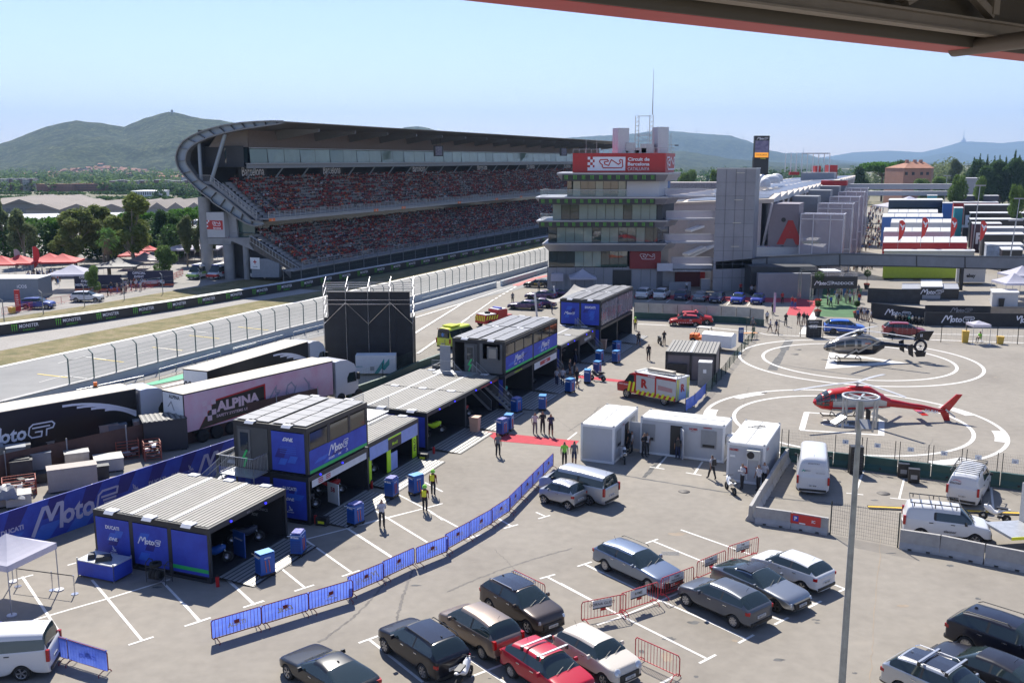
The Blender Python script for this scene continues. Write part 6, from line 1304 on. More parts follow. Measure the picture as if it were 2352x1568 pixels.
bannerwall('banner_wall','black banner wall at the right edge behind the white gazebo',2880,900,((1432,662),(1,1)),((2352,801),(2700,812)),CB,lambda b,L,H:moto(b,frame((.4,-.01,H*.5),*XU),.85,LW_))
bannerwall('banner_wall','upper black banner wall with a half hidden wordmark',2880,900,((1440,598),(1,1)),((1440,700),(2040,710)),CB,lambda b,L,H:moto(b,frame((L*.55,-.01,H*.6),*XU),.6,GREY))
bannerwall('mesh_wall','dark translucent screen left of the wordmark trailer',2880,900,((912,440),(1,1)),((912,572),(1395,592)),mat('dark_mesh_screen',(.035,.035,.037),.7,n=.4,sc=1))
bannerwall('mesh_wall','brown see-through screen at the far right of the banner walls',2880,900,((2040,612),(1,1)),((2040,700),(2400,705)),mat('brown_mesh',(.22,.19,.16),.8,alpha=.7))
A0=Q(0,1800,0,(-60,660),(500,530))[0];
a=G(-30,1262);c=Gz(0,1200,2180,1290);a=G(150,1223);e=G(560,1075);d=(e-a).normalized();a=a-d*7.5;L=(e-a).length
o=thing('banner_wall','tall blue banner wall with white wordmarks left of the garages','banner wall',a,AT2(d.y,d.x));b=MB();h=2.3;b.bx(0,L,0,.06,0,h,BLUE);rr=RRn(4)
for k in rn(9): x=L*k/9+.5;b.poly([(x,-.006,.0+.02),(x+1.3,-.006,.02),(x+2.2,-.006,.9),(x+.9,-.006,.9)],BLU2);b.poly([(x+1,-.007,1.2),(x+1.9,-.007,1.2),(x+2.6,-.007,h-.02),(x+1.5,-.007,h-.02)],BLU3)
lw_=mat('lettering_lilac',(.42,.42,.62),.5,n=0)
for x in (8.6,20.0): moto(b,frame((x,-.03,1.15),*XU),1.35 if x<10 else 1.25,lw_,'E')
for x,f in ((12.3,'b'),(14.0,'DUCATI'),(15.4,'DHL'),(16.6,'b'),(22.6,'b'),(2.5,'DHL'),(4.4,'DUCATI')):
 T=frame((x,-.03,1.2),*XU)
 if f=='b': bull(b,T,.6,lw_)
 else: b.text(f,T,.28,lw_,.04,.3 if f=='DHL' else 0)
b.build('banner',o);b=MB()
for k in rn(int(L/3)): b.bar((k*3+.5,.05,0),(k*3+.5,1.0,.02),.06,.06,SL_);b.bar((k*3+.5,.08,0),(k*3+.5,.08,h),.06,.06,SL_)
b.build('support',o)
P=Q(0,1200,0,(-60,1345),(610,1235),(1150,1110),(1650,1000),(2120,925))
P=[G(*zz(0,1200,x,y),2.2) for x,y in ((-60,1265),(40,1225),(610,1105),(1155,985),(1655,885),(2125,790))];P2=[G(*zz(800,1100,x,y),2.2) for x,y in ((580,950),(960,870))]
P=[Vc((p.x,p.y,0)) for p in P+P2];BR=mat('brown_privacy_net',(.085,.045,.035),.8,n=.12,sc=3)
o=thing('privacy_fence','reddish brown net fence between the trucks and the crates','fence',P[0]);
for a,c in zip(P,P[1:]): b=MB();b.bx(0,0.01,0,.01,0,.01,BR) if 0 else b.add([a,c,c+UP*2.2,a+UP*2.2],[(0,1,2,3)],BR);q=b.build('net',o);q.matrix_parent_inverse=MTr(-o.location)
for p in P: b=MB();b.bar(p,p+UP*2.35,.07,.07,GREY);q=b.build('post',o);q.matrix_parent_inverse=MTr(-o.location)
P=[G(*zz(1500,1000,x,y),1.9) for x,y in ((-60,985+30-260),(20,870),(150,880-60),(420,800-80))]
P=Q(800,1100,0,(1230,955),(1560,840),(1860,700),(2130,600));P=[Vc((p.x,p.y,0)) for p in P]
o=wallrun('green_barrier','dark green low barrier with fence behind the garages','barrier',P,.75,.3,gm)
for i in rn(3): meshpanel(P[i],P[i+1],2.1,'thin dark fence panel behind the garages, %s from the near end'%ow[i],'mesh fence',.8,.25,mat('wire_green',(.03,.09,.06)),grp='thin dark fence panels behind the garages')
P=Q(2300,1000,0,(190,475),(560,490),(1150,520),(1380,545));wallrun('green_barrier','dark green barrier base under the pale boards','barrier',P,.85,.35,gm)
o=thing('board_wall','pale panel wall in front of the parked car row','wall',P[0]);pw_=mat('pale_board',(.36,.37,.36),.4,.3,n=.15,sc=.8);k=0
for p,d in along(P,1.9):
 q=p+d*1.85;b=MB();b.add([p+UP*.86,q+UP*.86,q+UP*2.15,p+UP*2.15],[(0,1,2,3)],pw_);x=b.build('board',o);x.matrix_parent_inverse=MTr(-o.location)
for p,d in along(P,1.9): b=MB();b.bar(p+Vc((d.y,-d.x,0))*.04+UP*.9,p+Vc((d.y,-d.x,0))*.04+UP*2.0,.05,.05,BLACK);x=b.build('post',o);x.matrix_parent_inverse=MTr(-o.location)
Yg=Gz(2880,900,480,600).y;gx=lambda x:GY(zz(2880,900,x,0)[0],368,Yg).x;gz2=lambda y:HZ((0,Yg,0),zz(2880,900,0,y)[1])
o=thing('entrance_gate','black truss entrance gate lettered paddock with green carpet','gate',(gx(680),Yg,0));L0=o.location.copy()
def gt(b,n): q=b.build(n,o);q.matrix_parent_inverse=MTr(-L0)
b=MB();b.bx(gx(468),gx(892),Yg-.1,Yg,gz2(445),gz2(335),BLACK);T=frame((gx(575),Yg-.13,gz2(395)),*XU);moto(b,T,(gz2(375)-gz2(412))*1.0,LW_,'GP');b.text('PADDOCK',frame((gx(758),Yg-.13,gz2(396)),*XU),gz2(383)-gz2(409),LW_,.02,w=gx(858)-gx(658));gt(b,'sign')
for x in (474,885):
 for dy in (0,6):
  b=MB();X=gx(x)
  for a_,c_ in ((-.18,-.18),(.18,-.18),(.18,.18),(-.18,.18)): b.tube((X+a_,Yg+.3+dy+c_,0),(X+a_,Yg+.3+dy+c_,gz2(320)),.03,CH_,4)
  for k in rn(12): z=gz2(320)*k/12;b.tube((X-.18,Yg+.12+dy,z),(X+.18,Yg+.12+dy,z+.35),.02,CH_,4)
  gt(b,'truss_leg')
for dy in (0,6):
 b=MB();z=gz2(318)
 for dz in (0,.35): b.tube((gx(468),Yg+.2+dy,z+dz-.1),(gx(892),Yg+.2+dy,z+dz-.1),.04,CH_,4)
 for k in rn(30): x=gx(468)+(gx(892)-gx(468))*k/30;b.tube((x,Yg+.2+dy,z-.1),(x+.2,Yg+.2+dy,z+.25),.02,CH_,4)
 gt(b,'truss_beam')
b=MB();b.bx(gx(600),gx(760),Yg+1,Yg+4,gz2(318)+.3,gz2(318)+.4,WHITE);gt(b,'canopy')
def planter(x,y,label,ball=True,r=.55,h=2.4):
 p=Gz(2880,900,x,y);o=thing('planter',label,'potted plant',p);b=MB();b.lathe([(.3,0),(.45,.7),(.48,.72),(.4,.72),(.02,.7)],mat('dark_pot',(.05,.05,.05),.5),14);b.build('pot',o)
 b=MB();b.tube((0,0,.6),(0,0,h-.4),.04,BARK,5);b.build('stem',o);rng=np.random.default_rng(int(x));V,F=leaves([(0,0,h,r,r,r)],700,.09,rng);link('crown',npmesh('crown',V,F,[DKG]),o)
 V,F=leaves([(0,0,.8,.5,.5,.2)],300,.08,rng);link('flowers',npmesh('flowers',V,F,[mat('red_flowers',(.5,.05,.01),.7)]),o)
planter(457,600,'ball topiary planter with red flowers left of the gate, tall one',h=4.2,r=.75);planter(453,700,'small ball tree in a dark pot with red flowers in front of the gate',h=1.7,r=.4);planter(812,715,'small ball tree in a pot right of the gate',h=1.9,r=.4);planter(905,450,'ball topiary at the right gate leg, farther back',h=2.6,r=.6)
p=Gz(2880,900,418,892);o=thing('info_totem','tall black information totem at the helipad corner','sign',p);b=MB();h=HZ(p,zz(0,900,0,732)[1]);b.bx(-.9,.9,-.1,.1,0,h,BLACK);b.text('PADDOCK ENTRANCE',frame((-.1,-.11,h*.88),*XU),.13,LW_,w=1.1)
for k in rn(4): b.text(('COMPLEX CENTRE','WELCOME TO','BARCELONA',' MOTO GP ')[k],frame((-.1,-.11,h*(.72-.06*k)),*XU),.11,LW_,w=.9)
b.build('board',o)
p=Gz(2300,1000,1465,480);o=thing('flag_banner','slim pink and white flag on a pole by the fence corner','flag',p);b=MB();b.tube((0,0,0),(0,0,3.6),.03,SL_,5);b.build('pole',o);b=MB();b.bx(.02,.3,-.01,.01,.9,3.5,mat('flag_pink',(.5,.3,.45),.6,n=.5,sc=2));b.build('cloth',o)
p=Gz(2300,1000,1170,690);o=thing('info_board','small blue notice board beside the white trailer','sign',p);b=MB();b.bx(-.3,.3,-.04,.04,0,1.7,mat('board_navy',(.02,.06,.2),.5));[b.bx(-.22,.22,-.05,-.041,1.1+.1*k,1.14+.1*k,WHITE) for k in rn(4)];b.build('board',o)
# ---------------- vehicles
TIRE=mat('tyre_rubber',(.018,.018,.018),.85);RIM=mat('alloy_rim',(.40,.40,.42),.3,.8,n=0);RIMD=mat('rim_dark',(.03,.03,.03),.4);CG=glass('car_glass',(.02,.032,.032),.02,.8);TRIM=mat('black_trim',(.02,.02,.02),.55,n=0)
HEADL=mat('headlamp_lens',(.55,.57,.6),.1,.3,n=0);TAIL=mat('tail_lamp',(.35,.008,.01),.2,n=0);PLATE=mat('number_plate_white',(.6,.6,.6),.5,n=0);INK=mat('plate_ink',(.02,.02,.03),.6,n=0)
def paint(n,c,metal=.0,rough=.3): return mat('car_paint_'+n,c,rough,metal,n=0,coat=.3,spec=.35)
BT={ # L,W,H, hood z at nose, cowl x, cowl z, roof front x, roof rear x, rear belt x, rear z, ground clearance, wheel r, front axle x, rear axle x
'hatch':(4.1,1.76,1.46,.74,.25,.98,.42,.84,.965,1.02,.30,.155,.80),
'suv':(4.55,1.86,1.64,.86,.25,1.10,.42,.86,.965,1.14,.35,.165,.79),
'wagon':(4.94,1.87,1.47,.72,.29,.98,.45,.87,.97,1.0,.33,.17,.79),
'coupe':(4.85,1.90,1.38,.70,.32,.94,.50,.70,.95,1.0,.34,.175,.79),
'sedan':(4.75,1.85,1.44,.72,.28,.97,.45,.76,.93,1.04,.32,.17,.79),
'mpv':(4.3,1.75,1.65,.80,.20,1.05,.38,.86,.965,1.10,.31,.165,.80),
'mini':(3.85,1.73,1.43,.80,.26,1.0,.38,.87,.965,1.0,.30,.17,.82),
'city':(2.7,1.56,1.54,.86,.16,1.0,.34,.82,.95,1.05,.29,.17,.84),
'van':(5.0,1.92,1.97,.95,.17,1.22,.30,.955,.985,1.22,.33,.18,.78),
'bigvan':(5.6,2.05,2.45,1.0,.14,1.28,.27,.97,.985,1.3,.34,.17,.76),
'svan':(4.4,1.85,1.84,.88,.20,1.12,.36,.955,.985,1.12,.32,.18,.79)}
PR={}
def carmesh(kind,glz=('f','r','s1','s2','s3')):
 k=(kind,glz)
 if k in PR: return PR[k]
 L,W,H,hz,cx,cz,rf,rr_,bx_,rz,wr,fa,ra=BT[kind];hw=W/2
 sill=.24;st=[]
 xs=sorted(set([0,.035,.09,fa-.0735*1.25*(4.5/L),fa-.05*(4.5/L),fa,fa+.05*(4.5/L),fa+.0735*1.25*(4.5/L),cx-.005,cx+(rf-cx)*.5,rf,rf+(rr_-rf)*.46,rf+(rr_-rf)*.50,ra-.092*(4.5/L),ra-.05*(4.5/L),ra,ra+.05*(4.5/L),ra+.092*(4.5/L),rr_,(rr_+bx_)/2,bx_,1.0]))
 xs2=[xs[0]]
 for x in xs[1:]:
  if x-xs2[-1]>.012: xs2.append(x)
 xs=xs2
 V=[];F=[];I=[]
 def topz(x):
  if x<=cx: return hz+(cz-hz)*(x/cx)**.55 if x>0 else hz*.72
  if x<=rf: return cz+(H-.03-cz)*((x-cx)/(rf-cx))**.8
  if x<=rr_: q=(x-rf)/(rr_-rf);return H-.03+.03*sin(pi*q)-(.05*q*q)
  if x<=bx_: q=(x-rr_)/(bx_-rr_);return (H-.08)+(rz-(H-.08))*q**1.2
  return rz*.93
 def belt(x):
  if x<=cx: return topz(x)-.05
  q=(x-cx)/(bx_-cx);z=cz-.02+(rz-cz+.05)*q;return min(z,topz(x)-.02)
 def wid(x):
  t=1.0
  if x<.10: t=.80+.20*(x/.10)**.6
  if x>.93: t=.90+.10*((1-x)/.07)**.6
  return hw*t
 def arch(x):
  z=sill
  for a in (fa,ra):
   d=abs(x-a)*L;R_=wr+.05
   if d<R_: z=max(z,math.sqrt(R_*R_-d*d)+ (wr-.02))
   elif d<R_+.04: z=max(z,.3)
  return z
 rows=[]
 for x in xs:
  w=wid(x);b_=belt(x);t=topz(x);az=arch(x);tw=w*(.97 if x<=cx or x>bx_-.001 else 1)
  inside=cx<x<bx_
  frac=min(1,max(0,(t-b_)/(H-cz))) if inside else 0
  inw=(.13 if kind not in('van','bigvan','svan') else .07)*W*frac
  noz=0.02*L if x==0 else 0
  X=x*L
  P=[(X,w*.55,max(az,sill)-.02 if az<=sill+.001 else az),(X,w*.93,az),(X,w*.995,max(az+.03,.40)),(X,w,max(az+.06,.60)),(X,w*.985,max(b_-.03,az+.1)),(X,w*.955,b_),(X,w*.955-inw,t-((.26 if kind in('van','bigvan','svan') else .13)*frac if inside else .02)),(X,(w*.955-inw)*.88,t-.01),(X,0,t+(.015 if inside else .01))]
  if not inside: P[6]=(X,w*.90,t-.02);P[7]=(X,w*.72,t)
  rows.append(P)
 n=9;full=[]
 for P in rows: full.append(P+[(x,-y,z) for x,y,z in P[:-1][::-1]])
 m=len(full[0])
 for P in full: V+=P
 def seg(i): # glass decision
  x0,x1=xs[i],xs[i+1];xm=(x0+x1)/2;return x0,x1,xm
 bp=rf+(rr_-rf)*.48
 for i in rn(len(xs)-1):
  x0,x1,xm=seg(i)
  for j in rn(m-1):
   jj=j if j<8 else 15-j
   mt=0
   if cx-.006<=xm<=rf and jj in (6,7) : mt=1 if ('f' in glz and (jj==7 or True)) else 0
   if rr_<=xm<=bx_ and jj in(6,7) and 'r' in glz: mt=2
   if jj==5 and cx+.02<xm<bx_-.02:
    if abs(xm-bp)<(rr_-rf)*.03: mt=6
    elif xm<bp: mt=3 if 's1' in glz else 0
    elif xm<rr_-.0: mt=4 if 's2' in glz else 0
    elif xm<(rr_+bx_)/2 and 's3' in glz: mt=5
   if jj in(0,1): mt=6 if kind not in ('van',) or jj==0 else 0
   F.append((i*m+j,i*m+j+1,(i+1)*m+j+1,(i+1)*m+j));I.append(mt)
 F.append(tuple(rn(m))[::-1]);I.append(0);e=(len(xs)-1)*m;F.append(tuple(e+q for q in rn(m)));I.append(0)
 me=bpy.data.meshes.new('x');me.from_pydata(V,[],F);dm=[mat('slot%d'%q,(.5,.5,.5),n=0) for q in rn(7)]
 for q in dm: me.materials.append(q)
 me.polygons.foreach_set('material_index',I);me.update()
 at=me.attributes.new('crease_edge','FLOAT','EDGE')
 ef={}
 for p in me.polygons:
  for ed in p.edge_keys: ef.setdefault(ed,set()).add(p.material_index)
 for ed in me.edges:
  s=ef.get(tuple(sorted(ed.vertices)),{0});z=(me.vertices[ed.vertices[0]].co.z+me.vertices[ed.vertices[1]].co.z)/2
  at.data[ed.index].value=.75 if len(s)>1 else (.15)
 o=bpy.data.objects.new('x',me);COL.objects.link(o);md=o.modifiers.new('s','SUBSURF');md.levels=2;md.render_levels=2
 dg=bpy.context.evaluated_depsgraph_get();ev=bpy.data.meshes.new_from_object(o.evaluated_get(dg));bpy.data.objects.remove(o)
 VV=[v.co.copy() for v in ev.vertices];FF=[tuple(p.vertices) for p in ev.polygons];II=[p.material_index for p in ev.polygons]
 VV=[Vc((L/2-v.x,v.y,v.z)) for v in VV];FF=[f[::-1] for f in FF];PR[k]=(VV,FF,II);return PR[k]
def submesh(VV,FF,II,sel,mm,name,split=None):
 fs=[(f,i) for f,i in zip(FF,II) if i in sel and (split is None or split(sum(VV[q].y for q in f)/len(f)))]
 if not fs: return None
 ids={};V=[];F=[];M=[]
 for f,i in fs:
  g=[]
  for q in f:
   if q not in ids: ids[q]=len(V);V.append(tuple(VV[q]))
   g.append(ids[q])
  F.append(tuple(g));M.append(sel.index(i))
 me=bpy.data.meshes.new(name);me.from_pydata(V,[],F)
 for q in mm: me.materials.append(q)
 me.polygons.foreach_set('material_index',M);me.polygons.foreach_set('use_smooth',[True]*len(F));me.update();return me
WM={}
def wheelmesh(r,dark=False,five=5):
 k=(r,dark,five)
 if k in WM: return WM[k]
 T=MRo(pi/2,4,'X');b=MB();b.lathe([(r*.66,-.1),(r*.94,-.105),(r,-.07),(r,.07),(r*.94,.105),(r*.66,.1)],TIRE,24,T);t=b.build('tyre').data
 b=MB();m=RIMD if dark else RIM
 b.lathe([(r*.66,-.09),(r*.60,-.09),(r*.58,-.02),(0.01,-.02)],RIMD,20,T);b.lathe([(r*.67,.1),(r*.62,.098),(r*.6,.05)],m,20,T)
 b.lathe([(r*.67,-.1),(r*.62,-.098),(r*.6,-.05)],m,20,T);b.lathe([(r*.16,-.07),(.01,-.075)],m,10,T);b.lathe([(r*.16,.07),(.01,.075)],m,10,T)
 for sd in (-1,1):
  for i in rn(five):
   a=2*pi*i/five;
   for da in (-.13,.13): b.bar((r*.12*cos(a),sd*.075,r*.12*sin(a)),(r*.62*cos(a+da),sd*.085,r*.62*sin(a+da)),.035,.05,m,up=(0,1,0))
 rm=b.build('rim').data
 for o in ('tyre','rim'):
  pass
 for o in [o for o in COL.objects if o.data in (t,rm)]: bpy.data.objects.remove(o)
 WM[k]=(t,rm);return WM[k]
def stickon(VV,FF,L,kind):pass
def car(kind,pm,label,loc,rz,cat='car',plate=None,name='parked_car',roof=None,glz=('f','r','s1','s2','s3'),group=None,spokes=5,darkrim=False,rails=False,detail=True,sc=1,glassm=None,bars=False):
 VV,FF,II=carmesh(kind,glz);L,W,H,hz,cx,cz,rf,rr_,bx_,rzz,wr,fa,ra=BT[kind];gm=glassm or CG
 o=thing(name,label,cat,loc,rz,group);o.scale=(sc,sc,sc)
 me=submesh(VV,FF,II,[0,6],[pm,TRIM],'body');link('body',me,o)
 if roof:
  pass
 for sl,nm in ((1,'windscreen'),(2,'rear_window')):
  me=submesh(VV,FF,II,[sl],[gm],nm);
  if me: link(nm,me,o)
 for sl in (3,4,5):
  for sp in (lambda y:y>0,lambda y:y<0):
   me=submesh(VV,FF,II,[sl],[gm],'side_window',sp)
   if me: link('side_window',me,o)
 t,rm=wheelmesh(wr,darkrim,spokes)
 for a in (fa,ra):
  for s in (-1,1):
   w=bpy.data.objects.new('wheel',None);COL.objects.link(w);w.parent=o;w.location=(L/2-a*L,s*(W/2-.115),wr);link('tyre',t,w);link('rim',rm,w)
 if not detail: 
  pass
 van=kind in('van','bigvan','svan')
 for s in (-1,1):
  b=MB();b.box((L/2-.20,s*W*.36,hz-.13),(.30,.30 if not van else .22,.13 if not van else .24),HEADL,s*-.35,top=(.7,.85));b.build('headlight',o)
  b=MB();
  if kind in('van','bigvan','svan'): b.box((-L/2+.05,s*W*.455,1.0),(.14,.13,.5),TAIL)
  elif kind=='mpv': b.box((-L/2+.13,s*W*.43,.92),(.22,.14,.36),TAIL)
  else: b.box((-L/2+.17,s*W*.37,.86),(.2,.38,.14),TAIL,s*.3)
  b.build('taillight',o)
  b=MB();b.box((L/2-cx*L-.42,s*(W/2+.09),cz+.03),(.13,.2,.15),pm if not van else TRIM,0,top=(.6,.8));b.build('mirror',o)
  for x in ((cx+.27*(1-cx)),.66) if kind not in ('city',) else (.5,): b=MB();b.box((L/2-x*L-.1,s*(W/2+.0),cz-.12),(.2,.03,.035),CH_ if not van else TRIM);b.build('door_handle',o)
  if rails: b=MB();b.pipe([(L/2-L*(rf+.03),s*W*.37,H-.03),(L/2-L*(rf+.06),s*W*.37,H+.05),(L/2-L*(rr_-.04),s*W*.37,H+.01),(L/2-L*rr_,s*W*.37,H-.09)],.022,CH_ if rails==1 else TRIM,5);b.build('roof_rail',o)
 b=MB();b.box((L/2-.02,0,.50),(.10,W*.60,.24),TRIM);b.box((L/2-.01,0,.33),(.08,W*.75,.08),TRIM);b.build('grille',o)
 b=MB();b.box((-L/2+.02,0,.36),(.10,W*.80,.14),TRIM);b.build('rear_bumper_trim',o)
 for e in (1,-1):
  b=MB();x=e*(L/2+.045 if e>0 else L/2+.0);z=.45 if e>0 else (.62 if not van else .66);T=frame((x+e*.03,0,z),(0,e,0),(0,0,1));b.box((x,0,z),(.04,.54,.13),PLATE);b.text(plate or '4821 KLM',T,.085,INK,.01,w=.42);b.build('number_plate',o)
 if bars:
  for x in (.42,.66):
   b=MB();X=L/2-x*L;b.bar((X,-W*.44,H+.10),(X,W*.44,H+.10),.09,.04,mat('alu_bar',(.55,.56,.57),.3,.7,n=0));[b.box((X,s*W*.42,H+.02),(.12,.08,.16),TRIM) for s in (-1,1)];b.build('roof_bar',o)
 if detail:
  b=MB();X=L/2-(rr_-.05)*L;b.tube((X,0,H-.04),(X-.14,0,H+.16),.008,TRIM,3) if kind not in('suv','coupe') else b.box((X,0,H-.02),(.16,.04,.07),pm,top=(.5,.5));b.build('antenna',o)
  b=MB();X=L/2-cx*L;b.bar((X+.06,-.45,cz+.03),(X-.12,.05,cz+.12),.02,.015,TRIM);b.bar((X+.06,.1,cz+.03),(X-.12,.6,cz+.12),.02,.015,TRIM);b.build('wiper',o)
 return o
def panelroof(o,kind,m,x0=.02,x1=.02,wf=.33,z=.0):
 L,W,H,hz,cx,cz,rf,rr_,bx_,*_=BT[kind];b=MB();n=6
 for i in rn(n):
  a=rf+x0+(rr_-x1-rf-x0)*i/n;c=rf+x0+(rr_-x1-rf-x0)*(i+1)/n
  f=lambda x:H-.03+.03*sin(pi*(x-rf)/(rr_-rf))-.05*((x-rf)/(rr_-rf))**2+.012+z
  b.add([(L/2-a*L,-W*wf,f(a)-.008),(L/2-a*L,0,f(a)+.008),(L/2-c*L,0,f(c)+.008),(L/2-c*L,-W*wf,f(c)-.008)],[(0,3,2,1)],m,smooth=True);b.add([(L/2-a*L,W*wf,f(a)-.008),(L/2-a*L,0,f(a)+.008),(L/2-c*L,0,f(c)+.008),(L/2-c*L,W*wf,f(c)-.008)],[(0,1,2,3)],m,smooth=True)
 b.build('glass_roof',o)
def wheelpos(kind,which,side,p,head,sc=1):
 """car origin from ground contact p of the visible wheel;head = heading vector;side +1 left wheels visible"""
 L,W=BT[kind][0]*sc,BT[kind][1]*sc;fa,ra=BT[kind][11],BT[kind][12];a=fa if which=='f' else ra;h=Vc(head).normalized();lf=Vc((-h.y,h.x,0));return Vc((p.x,p.y,0))-h*(L/2-a*L)-lf*side*(W/2-.06)
D1=(Gz(2100,1920,1700,1160)-Gz(2100,1920,232,478)).normalized()  # parking bay direction, towards the camera
def pcar(kind,col,label,ox,oy,x,y,which,side,head,**k):
 p=Gz(ox,oy,x,y);h=Vc((head[0],head[1],0)).normalized();return car(kind,col,label,wheelpos(kind,which,side,p,h,k.get('sc',1)),AT2(h.y,h.x),**k)
dn=D1;up_=-D1
c1=pcar('suv',paint('black_blue',(.008,.009,.016)),'glossy black sport utility car, nearest of the group left of the red hatchback',1300,1920,705,1535,'r',1,(up_.x-.03,up_.y),plate='9295 MZB',rails=2,spokes=7);panelroof(c1,'suv',mat('sunroof_dark',(.03,.035,.05),.05,n=0,spec=.8))
pcar('mpv',paint('champagne',(.24,.19,.155),.5,.3),'champagne coloured people carrier between the black and the bronze car',1300,1920,1245,1350,'r',1,up_,plate='2709 BGX',spokes=9)
c3=pcar('suv',paint('bronze',(.075,.06,.055),.5,.3),'dark bronze crossover with glass roof facing the viewer',1300,1920,1665,1118,'f',-1,dn,plate='8120 HVN',rails=1,sc=.97);panelroof(c3,'suv',MATS['sunroof_dark'])
pcar('hatch',paint('red',(.42,.012,.03)),'bright red hatchback with two roof bars in the front row',1300,1920,1512,1520,'r',-1,dn,plate='5530 GLF',bars=True,spokes=9,rails=0,sc=1.02)
cm=pcar('mini',paint('cream',(.56,.51,.44)),'cream white small car with round lamps beside the red hatchback',2100,1920,400,1600,'f',-1,dn,plate='2218 MGA');
b=MB();[b.lathe([(.13,0),(.17,.0),(.17,.06),(.13,.07),(.01,.08)],HEADL if 1 else CH_,16,MTr((1.80,s*.58,.72))@MRo(pi/2-.45,4,'Y')) for s in (-1,)];b.build('round_headlight',cm);b=MB();b.lathe([(.13,0),(.17,.0),(.17,.06),(.13,.07),(.01,.08)],HEADL,16,MTr((1.80,.58,.72))@MRo(pi/2-.45,4,'Y'));b.build('round_headlight',cm)
pcar('wagon',paint('ice_blue',(.21,.25,.32),.75,.3),'silver blue estate car behind the president barrier',2100,1920,415,540,'r',-1,(dn.x,dn.y),plate='7714 KXB',rails=2,spokes=10)
pcar('hatch',paint('slate',(.10,.11,.13),.4,.3),'slate grey hatchback with two tone wheels, parked right of the steward signs',2100,1920,1592,1060,'r',1,up_,plate='5303 KZG',sc=1.06,spokes=8)
c8=pcar('coupe',paint('silver',(.30,.31,.32),.8,.3),'silver grey coupe with dark roof facing the viewer',2100,1920,1975,918,'f',-1,dn,plate='R 8707',darkrim=True);panelroof(c8,'coupe',mat('carbon_roof',(.03,.03,.033),.2,n=0),.01,.0,.36)
pcar('hatch',paint('white',(.58,.585,.60)),'white hatchback parked behind the silver coupe',2880,1920,310,735,'r',1,up_,plate='9985 NPN')
pcar('coupe',paint('black',(.012,.014,.018)),'black coupe cut off by the bottom edge, left of the black sport utility car',1300,1920,-150,1800,'r',1,(up_.x-.15,up_.y),plate='6042 LDS')
pcar('suv',paint('night_blue',(.008,.010,.022)),'large midnight blue sport utility car at the right edge',2880,1920,1815,1290,'r',-1,(dn.x+.05,dn.y),plate='3391 MTX',rails=2,sc=1.08,spokes=10)
pcar('sedan',paint('black_pearl',(.014,.014,.02)),'black saloon between the silver and the midnight blue cars at the right edge',2880,1920,1560,1500,'f',1,(up_.x,up_.y),plate='7702 LRC')
c13=pcar('suv',paint('silver_white',(.42,.44,.47),.6,.3),'silver white sport utility car with roof bars in the bottom right corner',2880,1920,1215,1700,'r',-1,(dn.x+.03,dn.y),plate='8451 KTV',rails=1,bars=True);panelroof(c13,'suv',MATS['sunroof_dark'],wf=.28)
V1=paint('van_white',(.60,.60,.61));V2=paint('van_silver',(.40,.41,.43),.5,.3)
h1=Vc((-.93,.38,0)) if 0 else (Gz(2100,1500,0,700)-Gz(2100,1500,265,965)).normalized()
pcar('van',V2,'silver passenger van parked at the end of the blue barrier line',2100,1500,265,965,'r',1,(-.80,.60),plate='9735 HPB')
pcar('city',paint('silver_city',(.36,.37,.39),.6,.3),'tiny silver two seat car beside the silver passenger van',2100,1500,75,1010,'r',1,(-.78,.62),plate='5429 HDF')
pcar('van',V1,'white passenger van cut by the left edge at the bottom corner',0,1920,205,1545,'r',1,(-.98,-.17),plate='2864 LFZ')
b1=pcar('bigvan',paint('delivery_white',(.55,.555,.57)),'tall white panel van lettered for technical service, seen from behind',2880,1500,262,802,'r',1,(.29,.957),plate='5801 MRM',glz=('f','s1'))
b=MB();T=frame((-2.83,0,1.0),(0,-1,0),UP);b.text('SERVICIO TECNICO',T@MTr((0,1.1,0)),.09,INK,.01,w=.7);b.text('MARCO',T@MTr((-.35,.62,0)),.07,INK);b.text('902 300 225',T@MTr((.42,.5,0)),.08,GREY);stroke(b,T@MTr((-.6,.62,0)),[(-.08,-.05),(0,.05),(.08,-.05)],.05,mat('teal',(.02,.3,.25),.5));b.build('lettering',b1)
b2=pcar('van',paint('contractor_white',(.56,.565,.58)),'white panel van with a black roof rack, seen from behind',2880,1500,1950,955,'r',-1,(.56,.83),plate='5613 MVY',glz=('f','s1'),sc=1.0)
def rack(o,L,W,H,x0,x1,n,label='roof_rack'):
 b=MB()
 for s in (-1,1): b.bar((x0,s*W*.42,H+.16),(x1,s*W*.42,H+.16),.04,.05,TRIM);[b.bar((x,s*W*.42,H-.05),(x,s*W*.42,H+.16),.05,.05,TRIM) for x in (x0+.2,(x0+x1)/2,x1-.2)]
 for k in rn(n): x=x0+(x1-x0)*k/(n-1);b.bar((x,-W*.42,H+.16),(x,W*.42,H+.16),.035,.035,TRIM)
 b.build(label,o)
rack(b2,5,1.92,1.97,-2.35,.9,9);b=MB();b.text('elecnor',frame((-2.53,.42,1.45),(0,-1,0),UP),.16,INK,.02);stroke(b,frame((-2.54,.42,1.6),(0,-1,0),UP),[(-.15,0),(0,.05),(.3,-.03)],.03,RED);b.build('lettering',b2)
b3=pcar('svan',paint('courier_white',(.57,.575,.59)),'small white panel van with a roof basket behind the concrete barriers',2880,1500,1400,1275,'r',-1,(.94,-.33),plate='2207 MHD',glz=('f','s1'),sc=1.03)
rack(b3,4.4,1.85,1.84,-1.9,.6,6);b=MB();b.text('elecnor',frame((.15,-.945,.62),*XU),.15,INK,.02);b.build('lettering',b3)
